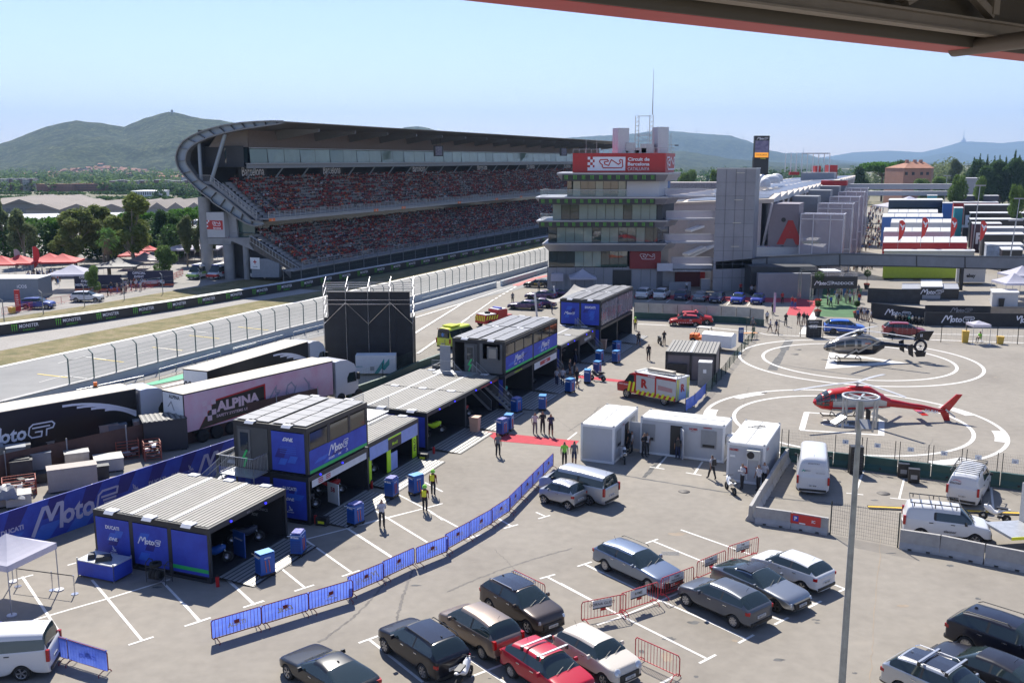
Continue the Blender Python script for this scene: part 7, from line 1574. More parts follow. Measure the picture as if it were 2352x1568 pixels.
p=Gz(2880,1500,2420,1330);o=thing('box_truck','box truck at the right edge with its tail lift lowered','truck',p,.15);b=MB();b.bx(0,5,-1.2,1.2,.9,3.2,mat('box_white',(.48,.48,.48),.5));b.build('box_body',o);b=MB();b.bx(-2.1,-.05,-1.15,1.15,.88,1.02,mat('lift_alu',(.45,.46,.47),.4,.5,n=.15));b.bx(-2.1,-.05,-1.18,-1.15,.86,1.03,YEL);b.build('tail_lift',o)
for s in (-1,1): b=MB();b.lathe([(.3,-.14),(.48,-.14),(.48,.14),(.3,.14)],TIRE,18,MTr((1.2,s*1.0,.48))@MRo(pi/2,4,'X'));b.build('wheel',o)
cols=[('white',(.55,.555,.57)),('white',(.55,.555,.57)),('deep_blue',(.015,.03,.09)),('grey_blue',(.17,.2,.24)),('navy',(.01,.015,.07)),('royal_blue',(.02,.05,.36)),('royal_blue2',(.025,.04,.28))]
labs=['white sport utility car, leftmost of the row below the tower','second white sport utility car of the row below the tower','dark blue car, third of the row below the tower','grey blue saloon in the middle of the row below the tower','navy open top car in the row below the tower','bright royal blue car in the row below the tower','deep blue car, rightmost of the row below the tower']
for i,(x,y,k,hd) in enumerate(((255,300,'suv',1),(418,305,'suv',1),(610,315,'suv',1),(780,325,'sedan',1),(930,338,'sedan',-1),(1125,345,'hatch',-1),(1310,350,'hatch',-1))):
 p=Gz(2300,1000,x,y);h=Vc((.36,.93,0));loc=Vc((p.x,p.y,0))+h*(BT[k][0]/2-.2);car(k,paint(*cols[i]),labs[i],loc,AT2(h.y*hd,h.x*hd),group='cars parked below the tower',plate=['7741 LKD','1175 MNS','4460 LTP','0982 KDB','6613 JVC','3207 MDD','5518 MDF'][i],detail=False)
RC=paint('marshal_red',(.40,.012,.015))
for (x,y,wh,sd,l,k) in ((560,548,'f',1,'red hatchback with white dots along its side, nearer of the two red cars','hatch'),(860,535,'f',-1,'red sport utility car parked just behind the red hatchback','suv')):
 h=(-.99,.12) if k=='hatch' else (.97,-.2);o=pcar(k,RC,l,2300,1000,x,y,wh,sd,h,detail=False);b=MB()
 if k=='hatch':
  for q in rn(9): b.box((.9-q*.22,BT[k][1]/2+.01,.52),(.09,.02,.09),LW_)
  b.text('F1',frame((-.6,BT[k][1]/2+.02,.82),(-1,0,0),UP),.2,LW_,.03);b.build('dots',o)
 bb=MB();bb.bx(-.1,.15,-.5,.5,BT[k][2],BT[k][2]+.1,RED);bb.build('light_bar',o)
pcar('suv',paint('bright_blue',(.03,.12,.48)),'bright blue sport utility car behind the grey helicopter',2880,900,600,868,'r',-1,(.98,-.16),sc=1.08,plate='2024',darkrim=True);pcar('suv',paint('wine_red',(.22,.01,.012)),'dark red sport utility car behind the helicopter tail',2880,900,1140,895,'r',-1,(.97,-.22),sc=1.08,darkrim=True,plate='2025')
o=pcar('sedan',paint('matt_black',(.012,.012,.012)),'black saloon with gold lettering on the pit lane',1500,1000,1175,192,'f',1,(-.98,.18),detail=False);b=MB();b.text('MotoGP',frame((-.1,.94,.7),(-1,0,0),UP),.28,mat('gold',(.5,.35,.05),.5),.03);b.build('lettering',o)
liv=mat('livery_multicolour',(.01,.01,.02),.3,n=.9,sc=2.2,c2=(.12,.05,.2),coat=.4)
for i,(x,y) in enumerate(((1035,395),(1170,375),(1190,300),(1300,285))):
 pcar('coupe',liv,'safety car in black, violet and blue livery beside the pit lane, %s'%['nearest','second','third','farthest'][i],1500,1000,x,y,'f',1,(-.97,.25),detail=False,group='liveried safety cars',darkrim=True,name='safety_car')
pcar('suv',paint('fan_blue',(.04,.07,.28)),'blue estate car by the red pillar in the fan area',0,640,240,1275,'r',-1,(1,.05),detail=False);pcar('suv',V1,'white sport utility car beside the red barriers in the fan area',0,640,700,1210,'r',-1,(-1,-.05) if 0 else (1,.03),detail=False)
pcar('svan',V1,'white van of the aid station, rightmost by the grandstand foot',0,640,2290,1000,'f',1,(-.97,-.1),detail=False,glz=('f','r','s1','s2'));o=pcar('van',V1,'white and red minibus by the grandstand foot',0,640,2120,985,'r',-1,(.9,.42),detail=False)
pcar('hatch',V1,'white car half hidden behind the palm',0,640,1320,1060,'f',1,(-1,0),detail=False)
for x,l,m2 in ((1765,'white ambulance with green trim beside the bushy tree','w'),(1950,'white and red ambulance beside the grandstand column','r')):
 p=Gz(0,640,x,1005);o=car('bigvan',V1,l,p+Vc((.5,2.9,0)),-pi/2-.25,'ambulance',detail=False,name='ambulance');b=MB();b.bx(-2.4,1.3,-.55,.55,2.45,2.62,WHITE);b.build('roof_fairing',o)
 b=MB();b.bx(2.0,2.86,-1.04,1.04,.55,.95,RED if m2=='r' else mat('lime_trim',(.2,.4,.08)));b.quad((-2,1.035,.9),(1,1.035,.9),(1,1.035,1.3),(-2,1.035,1.3),RED if m2=='r' else MATS['lime_trim']);b.bx(1.2,1.5,-.7,.7,2.42,2.5,BLUE);b.build('livery',o)
o=pcar('bigvan',paint('ambulance_yellow',(.66,.72,.05)),'yellow ambulance behind the solar panel garage',1500,1000,400,735,'r',1,(.55,.83),cat='ambulance',name='ambulance',plate='AMB 061');
b=MB();T=frame((-2.83,0,1.9),(0,-1,0),UP);b.text('AMBULANCIA',T@MTr((0,.22,0)),.15,INK,.03,w=1.3);b.quad((-.7,-.5,0),(.7,-.5,0),(.7,.05,0),(-.7,.05,0),CG,T);[b.quad((x,.36,0),(x+.14,.36,0),(x+.14,.46,0),(x,.46,0),RED,T) for x in (-.8,-.5,.4,.7)]
[stroke(b,T@MTr((0,-.22,.01)),[(.2*cos(a),.2*sin(a)),(-.2*cos(a),-.2*sin(a))],.08,mat('star_blue',(.1,.3,.8))) for a in (pi/2,pi/6,-pi/6)];b.bx(-2.0,-.5,-.7,.7,2.46,2.6,MATS['car_paint_ambulance_yellow']);b.build('livery',o)
def chev(b,T,w,h,n):
 for k in rn(n): x=w*k/n;b.poly([(x,0,.01),(x+w/n*.5,0,.01),(x+w/n*.9,h,.01),(x+w/n*.4,h,.01)],YEL,T)
p=Gz(1500,1000,690,560);o=thing('fire_vehicle','red fire pickup with equipment boxes on the pit lane behind the ambulance','fire vehicle',p+Vc((2.4,2.0,0)),.75);b=MB();b.bx(-2.4,2.2,-1,1,.5,1.3,RED);b.bx(-.2,1.4,-.95,.95,1.3,2.05,RED);b.bx(-2.3,-.3,-.95,.95,1.3,1.55,RED);b.build('body',o);b=MB();b.bx(-.1,1.3,-.8,.8,2.05,2.15,WHITE);b.bx(-2.2,-.5,-.9,.9,1.55,1.65,mat('lid_white',(.5,.5,.5)));b.build('roof',o)
b=MB();chev(b,frame((-2.41,.95,.8),(0,-1,0),UP),1.9,.7,6);chev(b,frame((-2.3,-1.01,1.0),*XU),2.1,.5,5);b.bx(.3,.7,-.7,.7,2.15,2.3,BLUE);b.build('livery',o)
for x in (-1.6,1.5):
 for s in (-1,1): b=MB();b.lathe([(.2,-.13),(.42,-.13),(.42,.13),(.2,.13)],TIRE,16,MTr((x,s*.9,.42))@MRo(pi/2,4,'X'));b.build('wheel',o)
b=MB();b.lathe([(.2,0),(.38,0),(.38,.2),(.2,.2)],TIRE,14,MTr((-1.2,0,1.66)));b.build('spare_wheel',o)
fw=Gz(2300,1000,120,1205);rw=Gz(2300,1000,465,1275);h=(fw-rw).normalized();lf=Vc((-h.y,h.x,0));wb=(fw-rw).length
o=thing('fire_truck','red and yellow checked fire truck with white shutters and a big R','fire truck',(fw+rw)/2-lf*1.05,AT2(h.y,h.x));RR=mat('fire_red',(.42,.015,.02),.35,n=0,coat=.5)
S0=-wb/2-1.15;cabx=wb/2-1.0
b=MB();P=[(cabx,.55),(wb/2+.55,.55),(wb/2+1.05,.55),(wb/2+1.1,1.15),(wb/2+.95,1.35),(wb/2+.3,1.5),(wb/2-.25,2.25),(wb/2-.5,2.35),(cabx,2.4)];b.prism([(x,-1.0,z) for x,z in P],(0,2.0,0),RR);b.build('cab',o)
b=MB();[b.add([(wb/2+.30,s*1.004,1.5),(wb/2-.22,s*1.004,2.2),(wb/2-.75,s*1.004,2.2),(wb/2-.75,s*1.004,1.5)],[(0,1,2,3)],CG) for s in (1,)];b.build('side_window',o)
b=MB();b.add([(wb/2+.33,-.85,1.52),(wb/2+.33,.85,1.52),(wb/2-.2,.8,2.22),(wb/2-.2,-.8,2.22)],[(0,1,2,3)],CG);b.build('windscreen',o)
b=MB();b.bx(S0,cabx-.02,-1.05,1.05,.55,2.5,mat('shutter_white',(.5,.51,.53),.4,.2,n=.04));b.build('rear_body',o)
b=MB();T=frame((cabx,1.06,0),(-1,0,0),UP);LB_=cabx-S0
b.quad((0,.55,0),(LB_,.55,0),(LB_,.85,0),(0,.85,0),RR,T);b.quad((0,2.25,0),(LB_,2.25,0),(LB_,2.5,0),(0,2.5,0),RR,T);b.quad((LB_*.48,.85,0),(LB_*.52,.85,0),(LB_*.52,2.25,0),(LB_*.48,2.25,0),RR,T);b.text('R',T@MTr((LB_*.22,1.6,.01)),.8,RED,.05);b.text('BOMBERS',T@MTr((LB_*.4,2.37,.01)),.14,LW_,.03);chev(b,T@MTr((0,.55,.0)),LB_,.42,8);chev(b,T@MTr((-.9,.7,.02)),.9,.9,2)
b.quad((LB_*.56,1.3,.01),(LB_*.92,1.25,.01),(LB_*.92,1.6,.01),(LB_*.56,1.7,.01),mat('faded_pink',(.45,.25,.25),.5),T);b.text('SAFETY EVENTS',T@MTr((-1.3,1.25,.02)),.12,LW_,.02);b.build('livery',o)
b=MB();T=frame((S0-.01,1.0,0),(0,-1,0),UP);b.quad((0,.6,0),(2,.6,0),(2,2.45,0),(0,2.45,0),mat('shutter_white'),T);chev(b,T@MTr((0,.6,.01)),.45,1.8,2);chev(b,T@MTr((1.55,.6,.01)),.45,1.8,2);b.text('R',T@MTr((1,1.6,.02)),.7,RED,.05);b.build('rear_livery',o)
b=MB();b.bx(S0+.3,cabx-.5,-.8,.1,2.5,2.58,mat('roof_tan',(.4,.35,.28)));b.bx(S0+.9,cabx-.7,-.3,.3,2.6,2.85,MATS['roof_tan']);b.build('roof_box',o);b=MB();b.pipe([(S0-.02,.9,2.5),(S0-.1,.9,2.8),(cabx-.8,.95,2.7)],.03,SL_,5);b.pipe([(S0-.02,.3,2.5),(S0-.1,.3,2.8),(S0-.1,.9,2.8)],.03,SL_,5);b.build('roof_rail',o);b=MB();b.bx(wb/2-1.0,wb/2-.65,-.8,.8,2.4,2.55,mat('beacon_pale',(.5,.5,.45),.4));b.build('light_bar',o)
t,rm=wheelmesh(.42,False,6)
for x in (-wb/2,wb/2):
 for s in (-1,1): w_=bpy.data.objects.new('wheel',None);COL.objects.link(w_);w_.parent=o;w_.location=(x,s*.95,.42);link('tyre',t,w_);link('rim',rm,w_)
# ---------------- roof overhang above the viewer (the camera stands in another stand)
def GR(u,v,z): return G(u,v,z)
ZB=CAMH+2.3;o=thing('roof_overhang','brown steel roof truss with a red edge jutting in overhead','roof',GR(1706,60,ZB));OL=o.location.copy()
def oh(b,n): q=b.build(n,o);q.matrix_parent_inverse=MTr(-OL)
ea,eb=GR(1060,0,ZB),GR(2352,141,ZB);ed=(eb-ea).normalized();en=Vc((ed.y,-ed.x,0));
if en.y>0: en=-en
ea-=ed*12;eb+=ed*14
TB=mat('truss_brown',(.27,.235,.20),.6,.1,n=.08);RE=mat('edge_red',(.48,.05,.045),.45,n=.05)
b=MB();b.prism([ea,eb,eb+en*.8,ea+en*.8],(0,0,.03),RE);b.prism([ea,eb,eb-en*.03,ea-en*.03],(0,0,.14),RE);oh(b,'red_fascia')
b=MB();b.bar(ea+en*1.25+UP*.2,eb+en*1.25+UP*.2,.3,.04,TB);b.bar(ea+en*1.25+UP*.33,eb+en*1.25+UP*.33,.04,.26,TB);b.bar(ea+en*1.25+UP*.46,eb+en*1.25+UP*.46,.3,.04,TB);oh(b,'bottom_chord')
b=MB();b.prism([ea+UP*1.9,eb+UP*1.9,eb+en*14+UP*2.4,ea+en*14+UP*2.4],(0,0,.08),mat('roof_deck_brown',(.15,.13,.11),.7));oh(b,'roof_deck')
b=MB();b.prism([ea+en*.81+UP*.005,eb+en*.81+UP*.005,eb+en*.81+UP*1.95,ea+en*.81+UP*1.95],en*.05,mat('cladding_beige',(.10,.088,.072),.6,n=.06));oh(b,'inner_cladding')
L=(eb-ea).length;n=int(L/3.0)
for k in rn(n+1):
 p=ea+ed*(k*3.0)+en*1.25;b=MB();b.bar(p+UP*.6,p+UP*1.9,.22,.22,TB,up=ed);b.bar(p+UP*.6,p+ed*1.5*(1 if k%2 else -1)*1.9+UP*1.85,.16,.16,TB,up=ed);[b.bar(p+UP*z,p+en*9+UP*(z+.2),.3,.05,TB) for z in (.2,.7)] if k%4==1 else 0;b.bar(p+UP*.45,p+en*9+UP*.65,.04,.5,TB) if k%4==1 else 0;oh(b,'truss_web')
 b=MB();q=p+en*2;b.bar(q+UP*.9,q+en*3+ed*1.4+UP*2.1,.2,.2,TB);oh(b,'brace')
p=GR(2190,118,ZB-.0);q=GR(2352,98,ZB);b=MB();b.pipe([p+UP*.05,p+(q-p)*3+UP*.05],.17,mat('brown_pipe',(.16,.135,.12),.5),12);oh(b,'drain_pipe');
# ---------------- lamp pole
p=G(1929,1640);ht=HZ(p,915);o=thing('lamp_pole','tall galvanised floodlight pole with a ring platform in the right foreground','lamp pole',p);PG=mat('pole_galv',(.30,.32,.31),.5,.5,n=.35,sc=1.2)
b=MB();b.lathe([(.15,-.5),(.14,0),(.085,ht)],PG,16);b.build('pole',o)
b=MB();R_=.66
for z in (ht+.05,): b.lathe([(R_,z),(R_,z+.06),(R_-.08,z+.06),(R_-.08,z),(R_,z)],SL_,28)
for k in rn(6): a=k*pi/3;b.bar((0,0,ht+.05),(R_*cos(a),R_*sin(a),ht+.05),.07,.05,SL_);b.bar((R_*.9*cos(a),R_*.9*sin(a),ht-1.1),(R_*.95*cos(a),R_*.95*sin(a),ht+.05),.06,.06,SL_)
b.build('ring_platform',o)
for a in (.3,1.9,3.4,4.6): b=MB();b.box((0,0,0),(.5,.35,.1),mat('lamp_housing',(.32,.33,.34),.4,.4),T=MTr((.85*cos(a),.85*sin(a),ht-.75))@MRo(a,4,'Z')@MRo(.5,4,'Y'));b.build('floodlight',o)
for k in rn(1): b=MB();[b.bar((.3+.0,-.2+.05*j,ht-1),(.3,-.2+.05*j,ht-.4),.015,.02,BLACK) for j in rn(9)];b.build('grille',o)
# ---------------- trailers
CURT=mat('trailer_black',(.015,.014,.015),.35,n=0);TROOF=mat('trailer_roof_cream',(.52,.46,.37),.7,n=.1,sc=.5);CABW=paint('cab_white',(.55,.56,.60))
def trailer(a,c,label,side,rear=None,cab=True,L=None,w=2.5):
 h=(c-a);h.z=0;L=L or h.length;h.normalize();o=thing('articulated_truck',label,'truck',Vc((c.x,c.y,0))-h*L,AT2(h.y,h.x))
 b=MB();b.bx(0,L,0,w,1.05,3.97,CURT);b.build('trailer_body',o);b=MB();b.bx(-.02,L+.02,-.02,w+.02,3.97,4.02,TROOF);b.build('trailer_roof',o)
 b=MB();side(b,frame((0,-.01,1.05),*XU),L,2.9);b.build('side_livery',o)
 b=MB();T=frame((-.01,w,1.05),(0,-1,0),UP);b.quad((.05,0,0),(w-.05,0,0),(w-.05,2.85,0),(.05,2.85,0),WHITE,T);
 if rear: rear(b,T@MTr((w/2,1.6,.01)))
 b.build('rear_door',o)
 b=MB();b.bx(1,L-.5,.3,w-.3,.75,1.05,BLACK);b.build('chassis',o)
 for x in (1.6,2.9,4.2,L+.9,L+3.0):
  for s in (.15,w-.15): b=MB();b.lathe([(.25,-.15),(.5,-.15),(.5,.15),(.25,.15),(.02,.1)],TIRE,16,MTr((x,s,.5))@MRo(pi/2,4,'X'));b.build('wheel',o)
 if cab:
  b=MB();P=[(L+.35,.7),(L+3.0,.7),(L+3.05,1.6),(L+2.95,2.6),(L+2.6,3.3),(L+1.8,3.75),(L+.9,3.85),(L+.35,3.8)];b.prism([(x,.03,z) for x,z in P],(0,w-.06,0),CABW);b.build('cab',o)
  b=MB();b.quad((L+3.06,.2,1.7),(L+3.06,w-.2,1.7),(L+2.96,w-.25,2.6),(L+2.96,.25,2.6),CG);b.build('windscreen',o);b=MB();b.poly([(L+1.7,.02,1.75),(L+2.8,.02,1.75),(L+2.7,.02,2.6),(L+1.95,.02,2.6),(L+1.7,.02,2.2)],CG);b.build('side_window',o)
  b=MB();b.box((L+2.9,-.1,2.2),(.2,.25,.6),BLACK);b.build('mirror',o)
 return o
def stripes(b,T,L,h,x0):
 for k in rn(4): stroke(b,T@MTr((0,0,.01)),[(x0+k*.9+q*q*3.2/36-q*.0,h-.25-k*.05-(q/6)**2*(1.5-.2*k)) if 0 else (L-.15-(1-(q/8))*(5.2-k*1.0),h-.3-.28*k-((q/8)**2)*(1.35-.18*k)) for q in rn(9)],.16,LW_)
def sgp(b,T,L,h): stripes(b,T,L,h,0);moto(b,T@MTr((L*.36,h*.42,.01)),1.1,LW_,'GP')
PINK=mat('livery_pink',(.58,.26,.36),.45,n=.3,sc=.3,c2=(.60,.50,.58))
def salp(b,T,L,h):
 b.quad((.05,.05,0),(L-.05,.05,0),(L-.05,h-.05,0),(.05,h-.05,0),PINK,T);b.poly([(1.2,.05,.01),(7.6,.4,.01),(7.6,2.35,.01),(2.6,2.0,.01)],RED,T);b.poly([(1.2,.05,.02),(7.45,.5,.02),(7.45,2.2,.02),(2.7,1.9,.02)],CURT,T)
 b.text('ALPINA',T@MTr((4.9,1.42,.03)),.8,mat('letters_pink',(.6,.45,.52),.5,n=0),.05,w=4.1);b.text('SAFETY SYSTEMS UNLIMITED.',T@MTr((5,.72,.03)),.22,MATS['letters_pink'],.02,w=4.4);b.text('for speed sports',T@MTr((10,.45,.03)),.3,BLACK,0,w=2.6)
 sk=mat('sketch_grey',(.30,.27,.33),.6,n=.2,sc=4)
 for x,P in ((8.4,[(-.4,-.3),(0,.2),(.25,.5),(.2,.1),(.6,0),(.1,-.3)]),(10.2,[(-.5,-.2),(-.3,.4),(.1,.6),(.5,.1),(.3,-.5),(-.3,-.5),(-.5,-.2)]),(12,[(-.3,.7),(.1,.2),(.2,-.4),(.7,-.6),(-.3,-.7)])): stroke(b,T@MTr((x,1.35,.01)),P,.13,sk);stroke(b,T@MTr((x+.1,1.5,.012)),P[::-1][:4],.07,sk)
 for i in rn(3):
  for j in rn(4):
   if (i+j)%2: b.quad((1.6+i*.4,.5+j*.4,.03),(2+i*.4,.5+j*.4,.03),(2+i*.4,.9+j*.4,.03),(1.6+i*.4,.9+j*.4,.03),MATS['letters_pink'],T)
Z4=lambda ox,oy,x,y:G(*zz(ox,oy,x,y),4.0)
trailer(Z4(0,1200,0,845),Z4(0,1200,1245,630),'black race truck with curved white stripes, nearest of the parked trucks',sgp,L=13.6)
trailer(Z4(0,1200,1680,682),Z4(800,1100,1095,618),'pink and black race truck with a skiing and riding mural',salp,lambda b,T:(b.text('ALPINA',T@MTr((.2,1,0)),.28,BLACK,.03),stroke(b,T,[(-.6,.2),(-.2,.6),(.1,0)],.1,GREY),stroke(b,T,[(.3,-.2),(.6,-.6),(.1,-1)],.1,GREY)))
trailer(Z4(0,1200,1905,468),Z4(800,1100,868,442),'black race truck parked farthest, beside the scaffold screen',sgp,lambda b,T:moto(b,T,.6,BLACK,'GP'))
p=Gz(0,1200,1260,1110);o=thing('car_transporter','low car transporter with a white and red cab behind the brown net fence','truck',p+Vc((0,1.2,0)),AT2(.33,.94));b=MB();b.bx(-13,-2.7,-.1,2.3,.9,1.05,mat('perforated_ramp',(.42,.42,.43),.5,.4,n=.5,sc=6,c2=(.2,.2,.2)));b.build('deck',o)
b=MB();P=[(-2.6,.6),(0,.6),(.05,1.5),(0,2.3),(-.3,3.2),(-.9,3.5),(-2.6,3.5)];b.prism([(x,0,z) for x,z in P],(0,2.4,0),CABW);b.build('cab',o);b=MB();b.quad((.06,.15,1.5),(.06,2.25,1.5),(-.0,2.2,2.4),(-.0,.2,2.4),CG);b.build('windscreen',o)
b=MB();b.poly([(-2.5,-.01,2.4),(-1.9,-.01,3.4),(-1.5,-.01,3.4),(-2.1,-.01,1.2)],RED);b.poly([(-2.5,-.012,1.0),(-2.1,-.012,2.4),(-1.9,-.012,1)],BLUE);b.build('livery',o)
b=MB()
for z in (1.4,1.8,2.2,2.6): b.tube((-13,0,z),(-5,0,z),.03,BLACK,4)
for x in (-13,-10.5,-8,-5.2): b.tube((x,0,1),(x,0,2.7),.04,BLACK,4)
b.build('side_rail',o);b=MB();b.bx(-3.3,-2.9,.2,.8,1,4.1,BLACK);b.box((-3.1,.5,4.25),(.25,.25,.3),ORANGE);b.build('crane_post',o)
for x in (-11,-9.8,-1.2,-4):
 for s in (.1,2.2): b=MB();b.lathe([(.25,-.15),(.48,-.15),(.48,.15),(.25,.15)],TIRE,14,MTr((x,s,.48))@MRo(pi/2,4,'X'));b.build('wheel',o)
# ---------------- scaffold screen
p0,p1=G(748,850),G(950,850);o=thing('video_screen_back','black backed video wall in an aluminium scaffold','video wall',p0);W=(p1-p0).length;H=HZ(p0,655)
b=MB();b.bx(0,W,.2,2.6,0,H*.62,mat('black_tarp',(.012,.013,.017),.6,n=.3,sc=1,bump=.3));b.bx(1.3,W-1.7,.1,.2,H*.3,H*.83,MATS['black_tarp']);b.bx(.4,W-.3,.25,.6,H*.6,H*.92,MATS['black_tarp']);b.build('black_cloth',o)
for x in (0,W*.25,W*.5,W*.74,W):
 b=MB()
 for y in (0,1.8):
  b.tube((x,y,0),(x,y,H+.1),.035,CH_,5)
 for k in rn(5): z=H*.55+k*.9;b.tube((x,0,z),(x,1.8,z+.9),.03,CH_,4)
 b.build('scaffold_post',o)
for z in (H*.78,H*.83,H*.93,H*.98,H+.05):
 b=MB();[b.tube((0,y,z),(W,y,z),.04,CH_,4) for y in (0,1.8)];b.build('scaffold_beam',o)
b=MB();[b.tube((W*i/4+(W/4 if i%2 else 0),0,H*.55),(W*(i+1)/4-(W/4 if i%2 else 0),0,H*.8),.03,CH_,4) for i in rn(4)];b.build('scaffold_brace',o)
p=Gz(800,1100,1310,755);o=thing('generator','white generator cabinet with teal zigzag at the foot of the scaffold screen','generator',p,.05);W=3.9;b=MB();b.bx(0,W,0,1.4,.2,2.0,WHITE);b.build('body',o);b=MB();tm=mat('teal_mark',(.02,.32,.30),.5);T=frame((0,-.01,.2),*XU)
b.poly([(1.8,0,0),(2.8,1.5,0),(2.8,.9,0),(2.2,0,0)],tm,T);b.poly([(2.5,.5,.01),(3.3,1.5,.01),(3.3,.9,.01),(2.8,.3,.01)],tm,T);b.text('MARCUS',T@MTr((.35,.7,0)),.12,tm);b.quad((1.4,.3,.01),(1.8,.3,.01),(1.8,.7,.01),(1.4,.7,.01),GREY,T);b.build('logo',o)
# ---------------- crates behind the blue wall
AW=AT2(.46,.89)
def crate(x,y,w,d,h,m,label,name='crate',cat='crate',z=0,lid=None,rz=AW,kind=0):
 p=G(*zz(0,1200,x,y),z);o=thing(name,label,cat,p,rz);b=MB()
 if kind==1:
  for i in (0,w):
   for j in (0,d): b.tube((i,j,0),(i,j,h),.04,m,4)
  for k in rn(7): zz_=h*k/6;b.pipe([(0,0,zz_),(w,0,zz_),(w,d,zz_),(0,d,zz_),(0,0,zz_)],.028,m,4)
  b.build('frame',o);rng=np.random.default_rng(int(x));c=MB();rr=RRn(int(x))
  for k in rn(26): c.box((rr.uniform(.2,w-.2),rr.uniform(.2,d-.2),rr.uniform(.2,h-.1)),(rr.uniform(.2,.7),rr.uniform(.1,.4),rr.uniform(.05,.2)),rr.choice([BLACK,GREY,WHITE,DARK]),rr.uniform(0,3))
  c.build('contents',o);return o
 b.bx(0,w,0,d,.1,h,m);b.bx(.1,.5,0,d,0,.1,BLACK);b.bx(w-.5,w-.1,0,d,0,.1,BLACK);b.build('body',o)
 b=MB();b.bx(-.03,w+.03,-.03,d+.03,h,h+.06,lid or m);
 if kind==2: [b.bx(w*k/9+.03,w*(k+.6)/9,.02,d-.02,h+.06,h+.1,ROOFG) for k in rn(9)]
 b.build('lid',o);return o
pg=mat('plastic_grey',(.20,.22,.25),.5);tan_=mat('crate_tan',(.36,.31,.27),.7);al=mat('crate_alu',(.38,.38,.38),.35,.5,n=.15);dkc=mat('crate_dark',(.03,.032,.035),.5);clo=mat('cover_cloth',(.19,.185,.175),.8)
crate(-120,1440,1.1,1.1,1.9,pg,'grey plastic crates stacked two high at the left edge');crate(80,1440,1.15,1.1,1.9,pg,'grey plastic crate stack beside the covered grey crate');crate(255,1440,2.2,1.2,1.1,dkc,'long dark flight case under the grey covered crate');crate(245,1370,1.6,1.2,1.0,clo,'crate under a grey cloth cover, on the dark flight case',z=.0)
crate(610,1440,1.5,1.0,1.5,al,'shiny aluminium box with white lid');crate(450,1600,2.9,1.1,1.5,tan_,'long tan crate with a yellow label behind the blue wall');crate(1335,1235,3.0,2.3,2.3,dkc,'black container with ribbed roof behind the blue wall','container','container',kind=2)
crate(1905,1060,1.1,1.0,2.0,pg,'grey plastic bin stack beside the two storey garage');crate(1475,1010,2.6,1.2,.9,clo,'low grey covered box behind the black container');crate(1075,1290,1.5,1.3,1.3,mat('cage_red',(.33,.08,.05),.6),'red wire cage full of scaffold parts, left one','wire_cage','cage',kind=1);crate(1335,1300,1.1,1.1,1.3,MATS['cage_red'],'smaller red wire cage full of parts, right one','wire_cage','cage',kind=1)
crate(880,1420,1.8,1.6,.9,mat('panel_stack',(.42,.41,.38),.6),'flat pale panels stacked beside the aluminium box','panel_stack','panels');crate(985,1250,1.1,.9,.8,dkc,'open black tub left of the red cages');crate(820,1240,1.3,1.1,.8,pg,'grey tub by the brown net fence');crate(860,1480,1.0,.6,.9,dkc,'black equipment cabinet right of the long tan crate');crate(-60,1560,3.2,1.3,.6,dkc,'low dark platform case at the left edge');crate(30,1640,1.9,1.3,1.0,mat('cage_red2',(.3,.05,.03),.6),'red cage with grey tarpaulin at the left edge','wire_cage','cage',kind=1);crate(-60,1740,1.6,1.2,.7,tan_,'flat tan crates at the left edge');crate(60,1740,1.4,1.2,.75,mat('crate_pale',(.45,.42,.37),.7),'pale flat crate beside the red cage at the left edge')
rr=RRn(77)
for k in rn(26):
 x=rr.uniform(-60,1800);crate(x,1345-x*.18+rr.random()*(250-.11*x),rr.uniform(.7,1.9),rr.uniform(.6,1.2),rr.uniform(.6,1.9),rr.choice([pg,dkc,tan_,al,clo,dkc]),'flight case lost in the crowded equipment strip behind the blue wall')['group']='cases in the crowded equipment strip'
p=G(*zz(0,1200,20,1560),1.1);b=MB();rr=RRn(9);n=12
H_=[[.25*rr.random()+(.0 if 1<i<10 and 1<j<10 else -.5) for j in rn(n+1)] for i in rn(n+1)]
for i in rn(n):
 for j in rn(n): f=lambda a,c:(-1.1+a*2.3/n,-.9+c*1.8/n,H_[a][c]);b.add([f(i,j),f(i+1,j),f(i+1,j+1),f(i,j+1)],[(0,1,2,3)],mat('tarp_grey',(.24,.24,.25),.4,n=.2),smooth=True)
tag(b.build('tarpaulin',None,p,AW),'crumpled grey tarpaulin over the red cage at the left edge','tarpaulin')
# ---------------- white cabins
CW=mat('cabin_white',(.47,.48,.50),.5,n=.04);CR=mat('cabin_roof',(.60,.595,.56),.6,n=.06)
def cabin(x,y,a,label,fn,H=2.65,w=2.44,l=6.06):
 o=thing('site_cabin',label,'cabin',(x,y,0),a);b=MB();b.bx(.03,w-.03,.03,l-.03,.12,H-.02,CW);b.build('wall',o);b=MB();b.bx(.06,w-.06,.06,l-.06,H-.02,H+.03,CR);b.tube((w/2,.1,H+.04),(w/2,l-.1,H+.04),.02,GREY,4);b.build('roof',o);b=MB()
 for i in (0.07,w-.07):
  for j in (.07,l-.07): b.box((i,j,H/2),(.14,.14,H),WHITE);b.box((i,j,H+.04),(.12,.12,.1),GREY)
 for z in (.08,H-.08):
  for j in (.04,l-.04): b.box((w/2,j,z),(w-.28,.08,.16),WHITE)
  for i in (.04,w-.04): b.box((i,l/2,z),(.08,l-.28,.16),WHITE)
 b.build('frame',o);fn(o,w,l,H);return o
